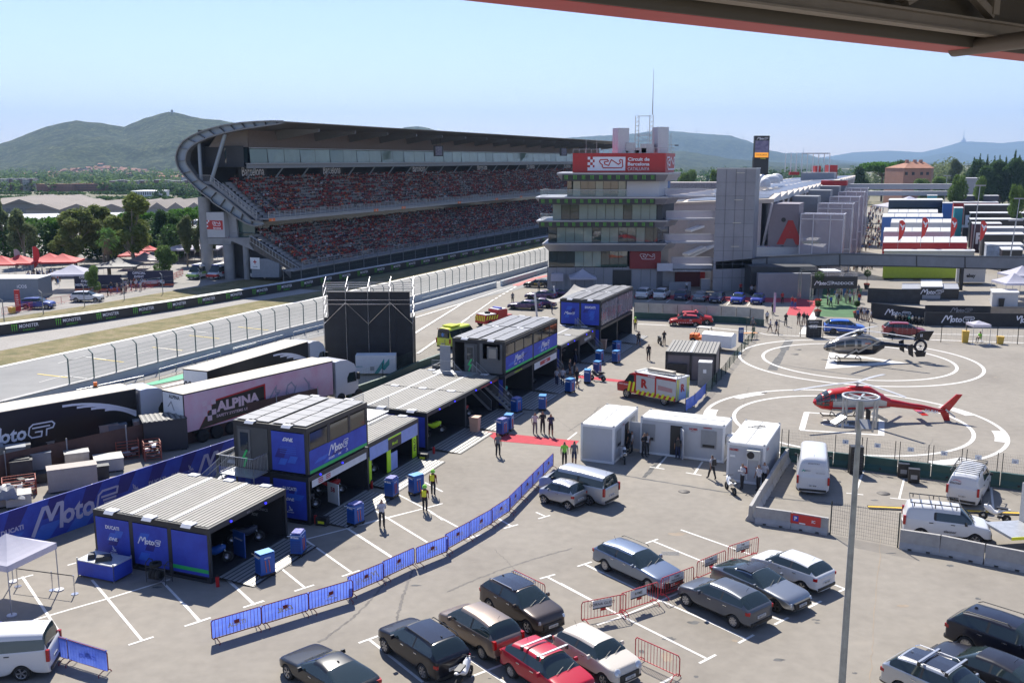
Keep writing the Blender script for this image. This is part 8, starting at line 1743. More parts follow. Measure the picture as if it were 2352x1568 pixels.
def win(o,T,w,h): b=MB();b.quad((-w/2,0,0),(w/2,0,0),(w/2,h,0),(-w/2,h,0),mat('shutter_pale',(.27,.28,.29),.5),T);b.quad((-w/2+.1,.05,.01),(w/2-.1,.05,.01),(w/2-.1,.25,.01),(-w/2+.1,.25,.01),BLACK,T);stroke(b,T,[(-w/2,0),(w/2,0),(w/2,h),(-w/2,h),(-w/2,0)],.05,GREY);b.build('window',o)
def fa_(o,w,l,H):
 win(o,frame((w+.01,1.2,1.0),(0,1,0),UP),1.0,1.2);win(o,frame((w+.01,4.7,1.0),(0,1,0),UP),1.0,1.2)
 b=MB();b.bx(w-.02,w+.004,2.7,3.6,.15,2.2,BLACK);b.build('doorway',o);b=MB();b.box((w+.5,3.62,1.2),(.92,.05,2.0),CW);b.build('door',o);b=MB();b.text('HOMS',frame((w+.01,2.2,2.3),(0,1,0),UP),.12,RED,.03);b.build('lettering',o)
def fb_(o,w,l,H):
 T0=lambda y,z:frame((-.01,y,z),(0,-1,0),UP);win(o,T0(5.45,1.0),.95,1.2);win(o,T0(1.1,.95),1.05,1.25)
 b=MB();b.bx(-.004,.02,3.0,3.85,.15,2.3,BLACK);b.build('doorway',o);b=MB();b.box((-.35,2.9,1.15),(.8,.05,2.1),CW,.5);b.build('door',o);b=MB();b.text('HOMS',T0(2.2,2.2),.16,RED,.03);b.text('MODULAR',T0(2.2,2.04),.05,RED);b.quad((-.3,0,0),(.3,0,0),(.3,.06,0),(-.3,.06,0),RED,T0(1.2,2.36));b.build('lettering',o);b=MB();b.box((.9,-.2,1.5),(.8,.35,.6),WHITE);b.build('air_conditioner',o)
def fc_(o,w,l,H):
 b=MB();b.box((1.75,-.2,2.05),(.85,.36,.62),mat('ac_ivory',(.5,.5,.46),.5));b.build('air_conditioner',o);b=MB();b.tube((1.6,-.39,2.05),(1.6,-.37,2.05),.24,BLACK,16);b.build('fan',o);b=MB();b.text('HOMS',frame((.45,-.01,2.2),*XU),.16,RED,.03);b.text('HOMS',frame((w+.01,1.0,2.2),(0,1,0),UP),.16,RED,.03);b.quad((.2,-.01,1.7),(.55,-.01,1.7),(.55,-.01,1.85),(.2,-.01,1.85),WHITE);b.build('lettering',o);b=MB();b.tube((1.35,-.05,.3),(1.35,-.05,1.8),.03,WHITE,5);b.tube((2.1,-.05,.3),(2.1,-.05,2.3),.03,WHITE,5);b.build('pipe',o)
 b=MB();rr=RRn(3);b.pipe([(1.2+.5*sin(k*.9)+rr.uniform(-.2,.2),4.4+.4*cos(k*.7),2.72) for k in rn(16)],.015,BLACK,3);b.build('roof_cable',o)
cabin(4.82,66.33,-.398,'white site cabin on the left, showing its short end and an open door',fa_);cabin(14.76,65.65,1.147,'long white site cabin in the middle with an open door',fb_);cabin(14.11,61.84,-.421,'white site cabin on the right with an air conditioner on its short end',fc_)
P=[G(*zz(2300,1000,x,y),2.7) for x,y in ((480,778),(948,802),(1045,697))];ax=(P[1]-P[0]);W=ax.length;D_=(P[2]-P[1]).length;a=AT2(ax.y,ax.x)
o=thing('service_cabin','dark framed two bay cabin with ribbed roof between garages and helipad','cabin',(P[0].x,P[0].y,0),a);mv=mat('cabin_taupe',(.17,.15,.16),.5,.2)
b=MB();b.bx(.1,W-.1,.1,D_-.1,.05,2.55,mv);b.build('wall',o);b=MB();[b.bx(x,x+.2,-.02,.12,0,2.6,FR_) for x in (0,W/2-.1,W-.2)];b.bx(0,W,-.02,.12,2.4,2.68,FR_);b.bx(W-.12,W,.12,D_,2.4,2.68,FR_);b.bx(W-.12,W+.0,D_-.15,D_,0,2.4,FR_);b.build('frame',o)
b=MB();[b.bx(W*k/14+.02,W*(k+1)/14-.05,.02,D_-.02,2.68,2.74,ROOFG) for k in rn(14)];b.bx(0,W,0,D_,2.66,2.69,FR_);b.bx(W/2-.1,W/2+.1,0,D_,2.74,2.78,MATS['roof_flashing']);b.build('roof',o);b=MB();b.bx(.25,W*.43,-.25,-.05,.6,1.6,BLACK);b.build('counter',o);b=MB();b.add([(-.6,0,.1),(-.05,0,.1),(-.05,2,.1),(-1.2,2,.02)],[(0,1,2,3)],RAMPM);b.build('ramp',o)
p=Gz(2300,1000,835,1100);o=thing('portable_toilet','narrow grey utility cubicle beside the dark service cabin','cubicle',p,a);b=MB();b.bx(-.6,.6,-.1,1.0,0,2.25,mat('cubicle_grey',(.27,.27,.26),.6));b.build('body',o);b=MB();b.bx(-.62,.62,-.12,1.02,2.25,2.33,MATS['lid_white'] if 'lid_white' in MATS else WHITE);b.build('roof',o);b=MB();b.quad((-.15,-.11,1.3),(.15,-.11,1.3),(.15,-.11,1.65),(-.15,-.11,1.65),WHITE);b.build('notice',o)
p=Gz(2300,1000,1080,790);o=thing('box_trailer','white box trailer behind the dark service cabin','trailer',p,AT2(.5,-.86));b=MB();b.add([(0,0,.45),(3.4,0,.45),(3.4,-1.8,.45),(0,-1.8,.45),(0,0,1.8),(3.4,0,1.8),(3.4,-1.8,1.8),(0,-1.8,1.8),(0,-.9,2.05),(3.4,-.9,2.05)],[(0,1,2,3),(0,4,5,1),(3,2,6,7),(0,3,7,8,4),(1,5,9,6,2),(4,8,9,5),(8,7,6,9)],WHITE);b.build('body',o)
for s in (-.1,-1.7): b=MB();b.lathe([(.1,-.1),(.32,-.1),(.32,.1),(.1,.1)],TIRE,14,MTr((1.8,s,.32))@MRo(pi/2,4,'X'));b.build('wheel',o)
p=Gz(2300,1000,820,700);o=thing('utility_buggy','orange and black open side by side buggy behind the service cabin','buggy',p,2.7);b=MB();b.bx(-1.3,1.4,-.7,.7,.45,.8,ORANGE);b.bx(.5,1.4,-.65,.65,.8,1.05,ORANGE);b.build('body',o);b=MB()
for s in (-.65,.65): b.pipe([(1.0,s,.8),(.55,s,1.85),(-.8,s,1.85),(-1.0,s,.8)],.04,BLACK,5)
b.bx(-.9,.6,-.68,.68,1.85,1.9,mat('buggy_roof',(.4,.38,.35)));b.build('roll_cage',o)
for x in (-.9,.95):
 for s in (-.7,.7): b=MB();b.lathe([(.1,-.13),(.34,-.13),(.34,.13),(.1,.13)],TIRE,14,MTr((x,s,.34))@MRo(pi/2,4,'X'));b.build('wheel',o)
p=Gz(2300,1000,1250,665);o=thing('folding_table','orange topped folding table at the fence','table',p,.2);b=MB();b.bx(-.9,.9,-.35,.35,.72,.77,mat('table_orange',(.55,.27,.1),.5));b.build('tabletop',o);[MB().tube((x,y,0),(x,y,.72),.025,BLACK,5).build('leg',o) for x in (-.8,.8) for y in (-.3,.3)]
# ---------------- tool cabinets
def toolcart(label,p,rz,top):
 o=thing('tool_cabinet',label,'tool cabinet',p,rz,'blue tool cabinets in front of the garages');b=MB();b.bx(-.3,.3,-.4,.4,.18,1.25,LBLUE);b.bx(-.32,.32,-.42,.42,.12,.2,BLACK);b.build('body',o)
 b=MB();T=frame((0,-.41,0),*XU);[b.quad((-.26,.3+k*.13,0),(.26,.3+k*.13,0),(.26,.41+k*.13,0),(-.26,.41+k*.13,0),mat('drawer_blue',(.01,.06,.26),.4),T) for k in rn(5)];b.text('Beta',T@MTr((.03,1.1,.0)),.12,LW_,.04);b.quad((-.27,1.06,0),(-.15,1.06,0),(-.15,1.17,0),(-.27,1.17,0),LW_,T);b.build('drawer_front',o)
 b=MB();b.text('MOTUL',frame((.31,0,1.05),(0,1,0),UP),.08,LW_,.03);[b.bar((.315,-.1+q,.3),(.315,-.15+q,.95),.02,.035,ORANGE,up=(1,0,0)) for q in (0,.2)];b.build('strap',o)
 b=MB();b.box((0,0,1.3),(.5,.7,.08) if top else (.6,.8,.03),mat('cart_cloth',(.35,.35,.55),.8,n=.6,sc=8,c2=(.03,.04,.3)) if top else mat('cart_top_blue',(.03,.25,.6),.4));b.build('top',o)
 for x in (-.25,.25):
  for y in (-.35,.35): b=MB();b.lathe([(.02,-.04),(.09,-.04),(.09,.04),(.02,.04)],RUB,10,MTr((x,y,.09))@MRo(pi/2,4,'Y'));b.build('wheel',o)
 b=MB();b.tube((-.42,-.5,1.2),(.42,-.5,1.22),.02,CH_,5);b.build('handle',o)
TC=[(700,1700,725,1120,0),(700,1700,1030,925,1),(700,1700,1555,650,1),(700,1700,1885,400,1),(700,1700,2110,370,0),(1500,1000,1070,1340,1),(1500,1000,1310,1315,0),(1500,1000,940,1545,1),(1500,1000,1000,1500,0),(1500,1000,1562,1155,0),(1500,1000,1722,1065,0),(1500,1000,1812,985,0),(1500,1000,1832,880,0),(1500,1000,1985,882,0),(1500,1000,1990,790,0)]
tw=['nearest blue tool cabinet with a light blue top, by the first ramp','blue tool cabinet with a cloth on top, second from the near end','blue tool cabinet left of the woman in a white shirt','blue tool cabinet with a yellow and white cloth, in front of the lime garage','blue tool cabinet beside the firefighters','blue tool cabinet at the foot of the steel stairs','blue tool cabinet at the ramp of the longest tall garage','blue tool cabinet beside the peach waste bin, nearer of two','blue tool cabinet beside the peach waste bin, farther of two','blue tool cabinet numbered forty among the standing crew','blue tool cabinet beside the parked scooter','blue tool cabinet left of the parked scooter, behind the crew','blue tool cabinet behind the crew near a teal tub','blue tool cabinet farthest to the right, nearer of two','farthest blue tool cabinet of the row']
for (ox,oy,x,y,t_),l in zip(TC,tw): toolcart(l,Gz(ox,oy,x,y),-ROW+RRn(x).uniform(-.5,.3),t_)
def wbin(p,label,m,h=1.1):
 o=thing('waste_bin',label,'waste bin',p,-.3);b=MB();b.box((0,0,h/2),(.6,.6,h),m,top=(1.2,1.2));b.build('body',o);b=MB();b.box((0,0,h+.04),(.78,.78,.08),m);b.build('lid',o)
pe=mat('bin_peach',(.55,.34,.24),.6);ye=mat('bin_amber',(.6,.38,.05),.5)
wbin(Gz(1500,1000,690,1520),'peach coloured wheeled bin at the double garage',pe,1.2);wbin(Gz(1500,1000,1865,765),'peach coloured bin before the far garages',pe);wbin(Gz(2880,900,1808,940),'amber bin beside the white gazebo at the helipad',ye,1.3);wbin(Gz(2880,900,2130,952),'low amber drum right of the white gazebo',ye,.8);wbin(Gz(2880,900,2140,610),'black bin near the white office cabin at the right',BLACK);wbin(Gz(0,640,112,1310),'yellow box bin at the red barriers in the fan area',ye,.8)
# ---------------- canopies
def gazebo(p,s,h,label,m=None,rz=0,legs=True,peak=.9,name='gazebo',valance=.3,group=None):
 m=m or mat('canopy_white',(.58,.57,.66),.8,n=.04,tl=.35);o=thing(name,label,'canopy tent',p,rz,group);sx,sy=(s if hasattr(s,'__len__') else (s,s));b=MB();c=(0,0,h+peak);Q_=[(-sx/2,-sy/2),(sx/2,-sy/2),(sx/2,sy/2),(-sx/2,sy/2)]
 for i in rn(4):
  a_,c_=Q_[i],Q_[(i+1)%4];n=6
  for k in rn(n):
   f=lambda t,r:(a_[0]*(1-t)*r+c_[0]*t*r,a_[1]*(1-t)*r+c_[1]*t*r,h+peak*(1-r)**1.35+(0 if r<1 else -.0)-.12*sin(pi*t)*r*(1-r))
   for j in rn(n): r0,r1=max(.001,j/n),(j+1)/n;b.add([f(k/n,r0),f((k+1)/n,r0),f((k+1)/n,r1),f(k/n,r1)],[(0,3,2,1)],m)
  b.quad((*a_,h),(*c_,h),(*c_,h-valance),(*a_,h-valance),m)
 b.build('canopy',o)
 if legs:
  for q in Q_: b=MB();b.tube((q[0]*.97,q[1]*.97,0),(q[0]*.97,q[1]*.97,h),.03,SL_,6);b.cyl((q[0]*.97,q[1]*.97,0),.22,.05,mat('leg_base',(.5,.5,.52),.4),12);b.build('leg',o)
 return o
q1=Gz(0,1800,555,1005);q2=Gz(0,1800,100,1250);q3=Gz(0,1800,130,925);gazebo(q2+(q1-q2)*.5+(q3-q1)*.5,3.0,2.45,'white pop up canopy at the left edge in front of the blue wall',rz=AT2((q1-q2).y,(q1-q2).x)+.0,peak=.85)
gazebo(Gz(1500,1000,1675,225),4.2,2.4,'lilac white gazebo at the foot of the control tower',peak=1.2);gazebo(Gz(1500,1000,1440,205),2.0,2.6,'narrow white shelter left of the gazebo at the tower',peak=.2,valance=1.2);gazebo(Gz(2880,900,1920,945),2.0,2.3,'small white gazebo at the helipad edge',peak=.35)
RT=mat('canopy_red',(.50,.03,.03),.7,n=.08);
for x,y,s,l,m in ((30,990,6,'red tent cut by the left edge of the fan area',RT),(190,980,6,'red tent, second from the left in the fan area',RT),(470,960,6,'red tent with a wavy roof in the fan area',RT),(590,965,6,'red tent right of the wavy one',RT),(680,1090,6.5,'large white merchandise tent left of the palm',None),(1350,850,4,'small red tent behind the trees',RT),(1240,900,5,'red topped tent behind the palm',RT),(1340,950,5,'grey and red sponsor tent behind the bushy tree',mat('canopy_greyred',(.25,.2,.2))),(1100,1010,7,'black and orange merchandise tent right of the palm',mat('canopy_black',(.05,.05,.06))),(1690,830,8,'white canopy beside the grey pavilion, left one',None),(1850,830,8,'white canopy beside the grey pavilion, right one',None)):
 gazebo(Gz(0,640,x,y),s,2.8,l,m,.15,peak=1.3 if s<8 else .8)
for (x,y,l,t) in ((690,1105,'dark merchandise banner on the white tent','OFFICIAL EVENT MERCHANDISE'),(1180,1060,'dark merchandise banner right of the palm','OFFICIAL EVENT MERCH')):
 p=Gz(0,640,x,y);o=thing('tent_banner',l,'banner',p,.05);b=MB();b.bx(0,7.5,-.05,.05,0,2.6,mat('merch_navy',(.02,.02,.05),.6));b.bx(0,7.5,-.07,-.052,0,.4,mat('merch_orange',(.5,.08,.03)));w3=t.split();[b.text(w_,frame((1.9,-.08,2.2-.6*k),*XU),.4,LW_,.03) for k,w_ in enumerate(w3)];b.build('cloth',o)
p=Gz(0,640,170,1290);o=thing('pillar_sign','red pillar sign beside the blue car','sign',p);b=MB();b.bx(-.35,.35,-.1,.1,0,3.0,RED);[b.bx(-.2,.2,-.12,-.101,.8+.25*k,.85+.25*k,LW_) for k in rn(7)];b.build('board',o)
p=Gz(0,640,50,1185);o=thing('kiosk','grey blue kiosk cabin in the fan area','kiosk',p,.05);b=MB();b.bx(-3,5,0,5,0,3.1,mat('kiosk_grey',(.17,.20,.24),.5));b.build('wall',o);b=MB();b.bx(-3.1,5.1,-.1,5.1,3.1,3.2,mat('kiosk_roof',(.4,.41,.43)));b.build('roof',o);b=MB();b.text('iCOS',frame((2.6,-.02,2.0),*XU),.5,LW_);b.build('lettering',o)
p=Gz(0,640,1580,780);o=thing('pavilion','grey pavilion with rounded roof corner and a red sign','pavilion',p,.03);b=MB();P=[(0,0),(11.5,0),(11.5,4.6),(11.2,5.3),(10.6,5.8),(.6,5.8),(.15,5.5),(0,5)];b.prism([(x,0,z) for x,z in P],(0,8,0),mat('pavilion_grey',(.2,.2,.22),.5,n=.06));b.build('wall',o);b=MB();b.box((12.3,1,3.6),(1.8,.3,4),RED);stroke(b,frame((12.6,.8,3.5),*XU),[(.6,.6),(-.3,.6),(-.6,0),(-.3,-.6),(.6,-.6)],.2,LW_);b.build('sign',o)
b=MB();b.tube((3.5,-.3,0),(3.5,-.3,7.6),.06,SL_,4);b.tube((4.1,-.3,0),(4.1,-.3,7.6),.06,SL_,4);[b.tube((3.5,-.3,z*.5),(4.1,-.3,z*.5),.04,SL_,4) for z in rn(15)];[b.box((3.8,-.3,7.2+k*.7),(1.4,.1,.06),SL_) for k in rn(3)];b.build('ladder_mast',o)
def feather(p,h,m,label,group=None,tear=False):
 o=thing('feather_flag',label,'flag',p,0,group);b=MB();b.tube((0,0,0),(0,0,h),.035,SL_,5);b.build('pole',o);b=MB();P=[(0,h*.28),(0,h),(h*.1,h*1.02),(h*.2,h*.93),(h*.22,h*.7),(h*.12,h*.4)];b.prism([(x,-.01,z) for x,z in P],(0,.02,0),m);b.build('cloth',o)
 if tear: b=MB();stroke(b,frame((h*.1,-.03,h*.78),*XU),[(-.3,.5),(0,0),(.4,.3),(.1,-.5)],.25,LW_);b.build('emblem',o)
feather(Gz(0,640,320,980),5.5,RT,'red feather flag over the red tents');feather(Gz(0,640,1700,840),6,WHITE,'white feather flag left of the two by the pavilion');feather(Gz(0,640,1790,840),6,WHITE,'white feather flag right of the two by the pavilion');feather(Gz(0,640,150,980),5,GREY,'grey feather flag over the leftmost tents')
# ---------------- helicopters
def loft(b,st,m,n=16,a0=0,a1=2*pi,off=0,x0=None,x1=None,pw=.8,cap=True):
 """st: (x, zc, half width, half height);optional patch by angle/x range"""
 def at(x):
  for p,q in zip(st,st[1:]):
   if p[0]<=x<=q[0]:
    t=(x-p[0])/(q[0]-p[0]);t2=t*t*(3-2*t)*.5+t*.5;return tuple(p[i]+(q[i]-p[i])*t2 for i in rn(1,4))
  return st[-1][1:]
 xa=st[0][0] if x0 is None else x0;xb=st[-1][0] if x1 is None else x1;k=max(4,int((xb-xa)/.16));V=[]
 for i in rn(k+1):
  x=xa+(xb-xa)*i/k;zc,hw,hh=at(x);hw+=off;hh+=off
  for j in rn(n+1):
   a=a0+(a1-a0)*j/n;c,s=cos(a),sin(a);V.append((x,math.copysign(abs(c)**pw,c)*hw,zc+math.copysign(abs(s)**pw,s)*hh))
 b.add(V,[(i*(n+1)+j,i*(n+1)+j+1,(i+1)*(n+1)+j+1,(i+1)*(n+1)+j) for i in rn(k) for j in rn(n)],m,smooth=True)
def heli(p,rz,label,body,belly,st,boom,fin,blades,hub,sc=1):
 o=thing('helicopter',label,'helicopter',p,rz);b=MB();loft(b,st,body);b.build('fuselage',o)
 b=MB();loft(b,boom,belly if fin=='fen' else body,12,pw=1);b.build('tail_boom',o);return o
SILV=paint('heli_champagne',(.34,.31,.27),.6,.25);HBK=paint('heli_black',(.012,.012,.015),.2,.25);HRED=paint('heli_red',(.46,.015,.012),0,.3);BLD=mat('blade_pale',(.45,.45,.45),.4,n=0);HG=glass('heli_glass',(.03,.035,.035),.03,.9)
p=Gz(2880,900,735,1108)
m_=(p.y*cos(PITCH)+CAMH*sin(PITCH))/FPX*.25   # metres per zoom pixel at this distance
X=lambda x:(x-735)*m_;Zh=lambda y:(1100-y)*m_*1.03
st=[(X(503),Zh(985),.02,.02),(X(515),Zh(980),.35,.28),(X(560),Zh(972),.62,.55),(X(640),Zh(965),.78,.85),(X(740),Zh(960),.80,.98),(X(870),Zh(962),.78,1.0),(X(960),Zh(975),.62,.78),(X(1050),Zh(955),.34,.36)]
boom=[(X(980),Zh(950),.4,.42),(X(1060),Zh(948),.28,.24),(X(1200),Zh(960),.22,.2),(X(1320),Zh(970),.18,.18)]
o=heli(p,-.02,'dark grey and champagne helicopter with an enclosed tail fan on the upper pad',SILV,HBK,st,boom,'fen',None,None)
b=MB();loft(b,st,HBK,8,-pi*.95,-.05*pi,.012,X(760),X(1050));loft(b,st,HBK,8,0-.4,pi+.4,.013,X(930),X(1050));b.build('dark_panel',o)
b=MB();loft(b,st,HG,8,-pi*.0-.9,pi+.9,.014,X(506),X(590));b.build('windscreen',o)
for xa,xb in ((600,670),(685,765),(790,825)): 
 for s in (0,1): b=MB();loft(b,st,HG,4,(-pi if s else -.15),(-pi-.75+.1 if s else .6),.016,X(xa),X(xb));b.build('side_window',o)
b=MB();T=frame((0,-.86,0),*XU);P=[(X(680),Zh(1050)),(X(780),Zh(990)),(X(800),Zh(1005)),(X(985),Zh(905))];stroke(b,T,P,.2,MATS['car_paint_silver']);b.text('ADAC',frame((X(880),-.84,Zh(930)),*XU),.16,ORANGE,.03);b.build('stripe',o)
b=MB();loft(b,[(X(740),Zh(880),.1,.05),(X(800),Zh(885),.5,.32),(X(900),Zh(890),.5,.34),(X(1000),Zh(920),.3,.2)],SILV);b.build('engine_cowling',o);b=MB();b.cyl((X(820),0,Zh(890)),.22,Zh(830)-Zh(890),BLACK,10);b.lathe([(.33,0),(.3,.12),(.1,.2),(.01,.2)],mat('rotor_cap',(.5,.48,.42),.4),14,MTr((X(820),0,Zh(832))));b.build('rotor_mast',o)
def blade(o,hub,tip,w=.28,m=None):
 b=MB();h=Vc(hub);t=Vc(tip);pts=[h.lerp(t,k/6)-UP*.25*(k/6)**2 for k in rn(7)]
 for a_,c_ in zip(pts,pts[1:]): b.bar(a_,c_,w,.03,m or BLD)
 b.build('rotor_blade',o)
hb=(X(820),0,Zh(822));
for x,y,dy in ((445,812,3.4),(520,920,-3.8),(1090,808,3.6),(1205,908,-3.4)): blade(o,hb,(X(x),dy,Zh(822)+.05))
for s in (-1,1):
 b=MB();b.pipe([(X(585),s*.95,.22),(X(600),s*.95,.06),(X(885),s*.95,.06)],.05,BLACK,6);b.build('skid',o)
for x in (640,828): b=MB();b.pipe([(X(x),-.95,.06),(X(x),-.6,.45),(X(x),.6,.45),(X(x),.95,.06)],.045,BLACK,6);b.build('cross_tube',o)
b=MB();c=Vc((X(1385),0,Zh(965)));ro,ri=.62,.47
b.lathe([(ri,-.13),(ro,-.16),(ro+.1,0),(ro,.16),(ri,.13),(ri,-.13)],HBK,28,MTr(c)@MRo(pi/2,4,'X'));
P1=[(1320,920),(1375,830),(1497,828),(1450,918),(1385,900)];b.prism([(X(x),-.07,Zh(y)) for x,y in P1],(0,.14,0),HBK);P2=[(1330,1015),(1440,1015),(1430,1058),(1355,1062)];b.prism([(X(x),-.07,Zh(y)) for x,y in P2],(0,.14,0),HBK);b.build('tail_fin',o)
b=MB();[b.bar(c,c+Vc((ri*cos(a*.6283),0,ri*sin(a*.6283))),.03,.05,BLD,up=(0,1,0)) for a in rn(10)];b.tube(c-Vc((0,.1,0)),c+Vc((0,.1,0)),.1,BLACK,10);b.build('tail_fan',o);b=MB();[b.box((X(1385)-.08+.14*k,-.08,Zh(868)),(.07,.01,.3),LW_) for k in rn(2)];b.build('fin_mark',o)
b=MB();b.bar((X(1245),-1.25,Zh(970)),(X(1245),1.25,Zh(970)),.4,.06,HBK);[b.prism([(X(x),s*1.25-.03,Zh(y)) for x,y in ((1225,940),(1270,925),(1285,1045),(1240,1020))],(0,.06,0),HBK) for s in (-1,1)];b.build('stabiliser',o)
p=Gz(2880,1500,700,178);m_=(p.y*cos(PITCH)+CAMH*sin(PITCH))/FPX*.25;Y0_=1500+178-900*1.0
X=lambda x:(x-700)*m_;yg=(1500-900)*2.45+178;Zh=lambda y:(yg-y)*m_*1.03
st=[(X(405),Zh(1490),.02,.02),(X(425),Zh(1490),.4,.28),(X(480),Zh(1480),.72,.62),(X(560),Zh(1465),.88,.85),(X(700),Zh(1460),.9,.98),(X(860),Zh(1460),.82,.98),(X(980),Zh(1470),.6,.72),(X(1100),Zh(1490),.36,.38)]
boom=[(X(1000),Zh(1480),.5,.5),(X(1100),Zh(1492),.34,.33),(X(1350),Zh(1525),.24,.24),(X(1620),Zh(1568),.12,.13)]
o=heli(p,-.03,'red and silver helicopter with an open tail rotor on the lower pad',HRED,HRED,st,boom,'',None,None)
SV=mat('heli_silver',(.42,.43,.44),.35,.5,n=.05);b=MB();loft(b,st,SV,6,-pi*.80,-pi*.2,.015,X(560),X(1100));[loft(b,st,SV,6,s0,s1,.016,X(560),X(1060)) for s0,s1 in ((-.42,.22),(pi-.22,pi+.42))];b.build('silver_panel',o)
b=MB();loft(b,st,HG,8,-.3,pi+.3,.014,X(425),X(530));b.build('windscreen',o)
for xa,xb in ((535,575),(590,690)):
 for s in (0,1): b=MB();loft(b,st,HG,4,(-pi-.05 if s else .05),(-pi-.7 if s else .7),.018,X(xa),X(xb));b.build('side_window',o)
b=MB();loft(b,[(X(680),Zh(1365),.15,.1),(X(740),Zh(1370),.42,.3),(X(900),Zh(1375),.42,.32),(X(1040),Zh(1440),.25,.25)],HRED);b.build('engine_cowling',o);b=MB();b.cyl((X(800),0,Zh(1360)),.09,Zh(1300)-Zh(1360),SL_,8);b.cyl((X(800),0,Zh(1315)),.28,.1,SL_,10);b.build('rotor_mast',o)
hb=(X(800),0,Zh(1303))
for x,dy in ((160,-2.2),(1190,3.9),(1060,-4.2)): blade(o,hb,(X(x),dy,Zh(1300)),.3)
for s in (-1,1): b=MB();b.pipe([(X(510),s*1.05,.3),(X(540),s*1.05,.06),(X(900),s*1.05,.06)],.05,BLACK,6);b.build('skid',o)
for x in (600,820): b=MB();b.pipe([(X(x),-1.05,.06),(X(x),-.7,.5),(X(x),.7,.5),(X(x),1.05,.06)],.045,BLACK,6);b.build('cross_tube',o)
b=MB();b.prism([(X(x),-.06,Zh(y)) for x,y in ((1560,1540),(1700,1408),(1752,1410),(1640,1570))],(0,.12,0),HRED);b.prism([(X(x),-.05,Zh(y)) for x,y in ((1565,1575),(1640,1575),(1660,1655),(1615,1665))],(0,.1,0),HRED);b.build('tail_fin',o)
b=MB();b.bar((X(1380),-1.2,Zh(1570)),(X(1380),1.2,Zh(1570)),.5,.05,HRED);b.build('stabiliser',o);b=MB();b.text('EC-FUH',frame((X(1475),-.22,Zh(1560)),(1,0,-.12),UP),.24,LW_,.04);b.build('registration',o)
b=MB();b.tube((X(1640),-.3,Zh(1575)),(X(1640),0,Zh(1575)),.05,SL_,6);b.bar((X(1600),-.3,Zh(1540)),(X(1690),-.3,Zh(1610)),.12,.03,BLD,up=(0,1,0));b.build('tail_rotor',o)
# ---------------- footbridge and right hand paddock
o=thing('footbridge','long grey footbridge crossing above the paddock entrance','footbridge',(0,0,0));bm_=mat('bridge_panel',(.16,.175,.20),.5,.3,n=.12,sc=.6)
Yb=157;g8=lambda x,y,Y=Yb:GY(*zz(2880,400,x,y),Y)
for (x0,yt0,yb0,x1,yt1,yb1) in ((-480,1430,1480,-10,1388,1470),(-10,1388,1470,660,1357,1452),(660,1357,1452,1365,1372,1463),(1365,1372,1463,1810,1382,1477),(1810,1382,1477,2500,1390,1492)):
 a,c,a2,c2=g8(x0,yb0),g8(x1,yb1),g8(x0,yt0),g8(x1,yt1);b=MB();b.prism([a,c,c2,a2],(0,.12,0),bm_);b.prism([a+Vc((0,2.6,0)),c+Vc((0,2.6,0)),c2+Vc((0,2.6,0)),a2+Vc((0,2.6,0))],(0,.12,0),bm_);b.prism([a,c,c+Vc((0,2.7,0)),a+Vc((0,2.7,0))],(0,0,-.2),DARK);b.build('deck_section',o);b=MB();b.bar(c,c2,.12,.2,BLACK,up=(0,1,0));b.bar(a2+UP*.05,c2+UP*.05,.2,.12,BLACK);b.build('frame',o)
for x in (1810,150): a=g8(x,1470);b=MB();b.bar(Vc((a.x,Yb+1,0)),Vc((a.x,Yb+1,a.z+1.5)),.5,.5,BLACK,up=(0,1,0));b.build('pillar',o)
SH=Matrix(((1,.41,0,0),(0,1,0,0),(0,0,1,0),(0,0,0,1)))
def z8(n,l,x0,x1,y0,y1,Y,m,depth=8,cat=None,text=None,roof=None,h=None,tc=None,tx=.5,ty=.5,zb=None):
 ob=zbox(n,None,None,2880,400,x0,x1,y0,y1,Y,m,depth,zb=zb,sh=SH);u0,v0=zz(2880,400,x0,y0);u1,v1=zz(2880,400,x1,y1);W=GY(u1,368,Y).x-GY(u0,368,Y).x;H_=HZ((0,Y,0),v0)-ob.location.z
 e=thing(n,l,cat or n.replace('_',' '),ob.location.copy());ob.parent=e;ob.location=(0,0,0);ob.name='wall'
 if roof: b=MB(SH);nn=5;[b.add([(-W/2+W*k/nn+.05,0,H_+.05),(-W/2+W*(k+1)/nn-.05,0,H_+.05),(-W/2+W*(k+1)/nn-.05,depth*.5,H_+roof),(-W/2+W*k/nn+.05,depth*.5,H_+roof),(-W/2+W*(k+1)/nn-.05,depth,H_+.05),(-W/2+W*k/nn+.05,depth,H_+.05)],[(0,1,2,3),(3,2,4,5)],mat('tent_roof_white',(.52,.52,.51),.6,n=.06,sc=.4)) for k in rn(nn)];b.build('roof',e)
 else: b=MB(SH);b.bx(-W/2-.1,W/2+.1,-.1,depth+.1,H_,H_+.15,mat('unit_roof_white',(.5,.5,.5),.6,n=.1,sc=.5));b.build('roof',e)
 if text: b=MB();b.text(text,frame((-W/2+W*tx,-.05,H_*ty),*XU),h or H_*.4,tc or LW_,.04);b.build('lettering',e)
 return e,W,H_
NV=mat('unit_navy',(.03,.04,.07),.4);TE=mat('unit_teal',(.05,.35,.38),.5);LG=mat('unit_grey',(.3,.31,.34),.5);WU=mat('unit_white',(.48,.48,.49),.5,n=.05)
z8('trailer_unit','lime and grey trailer hidden behind the wordmark trailer',1125,1820,1455,1680,172,mat('lime_grad',(.32,.42,.02),.5,n=.1),3,'trailer',zb=.3)
z8('red_advert','red endurance advert on the lime trailer',1240,1410,1595,1665,171.8,RED,.1,'advert','Enduran',None,.7)
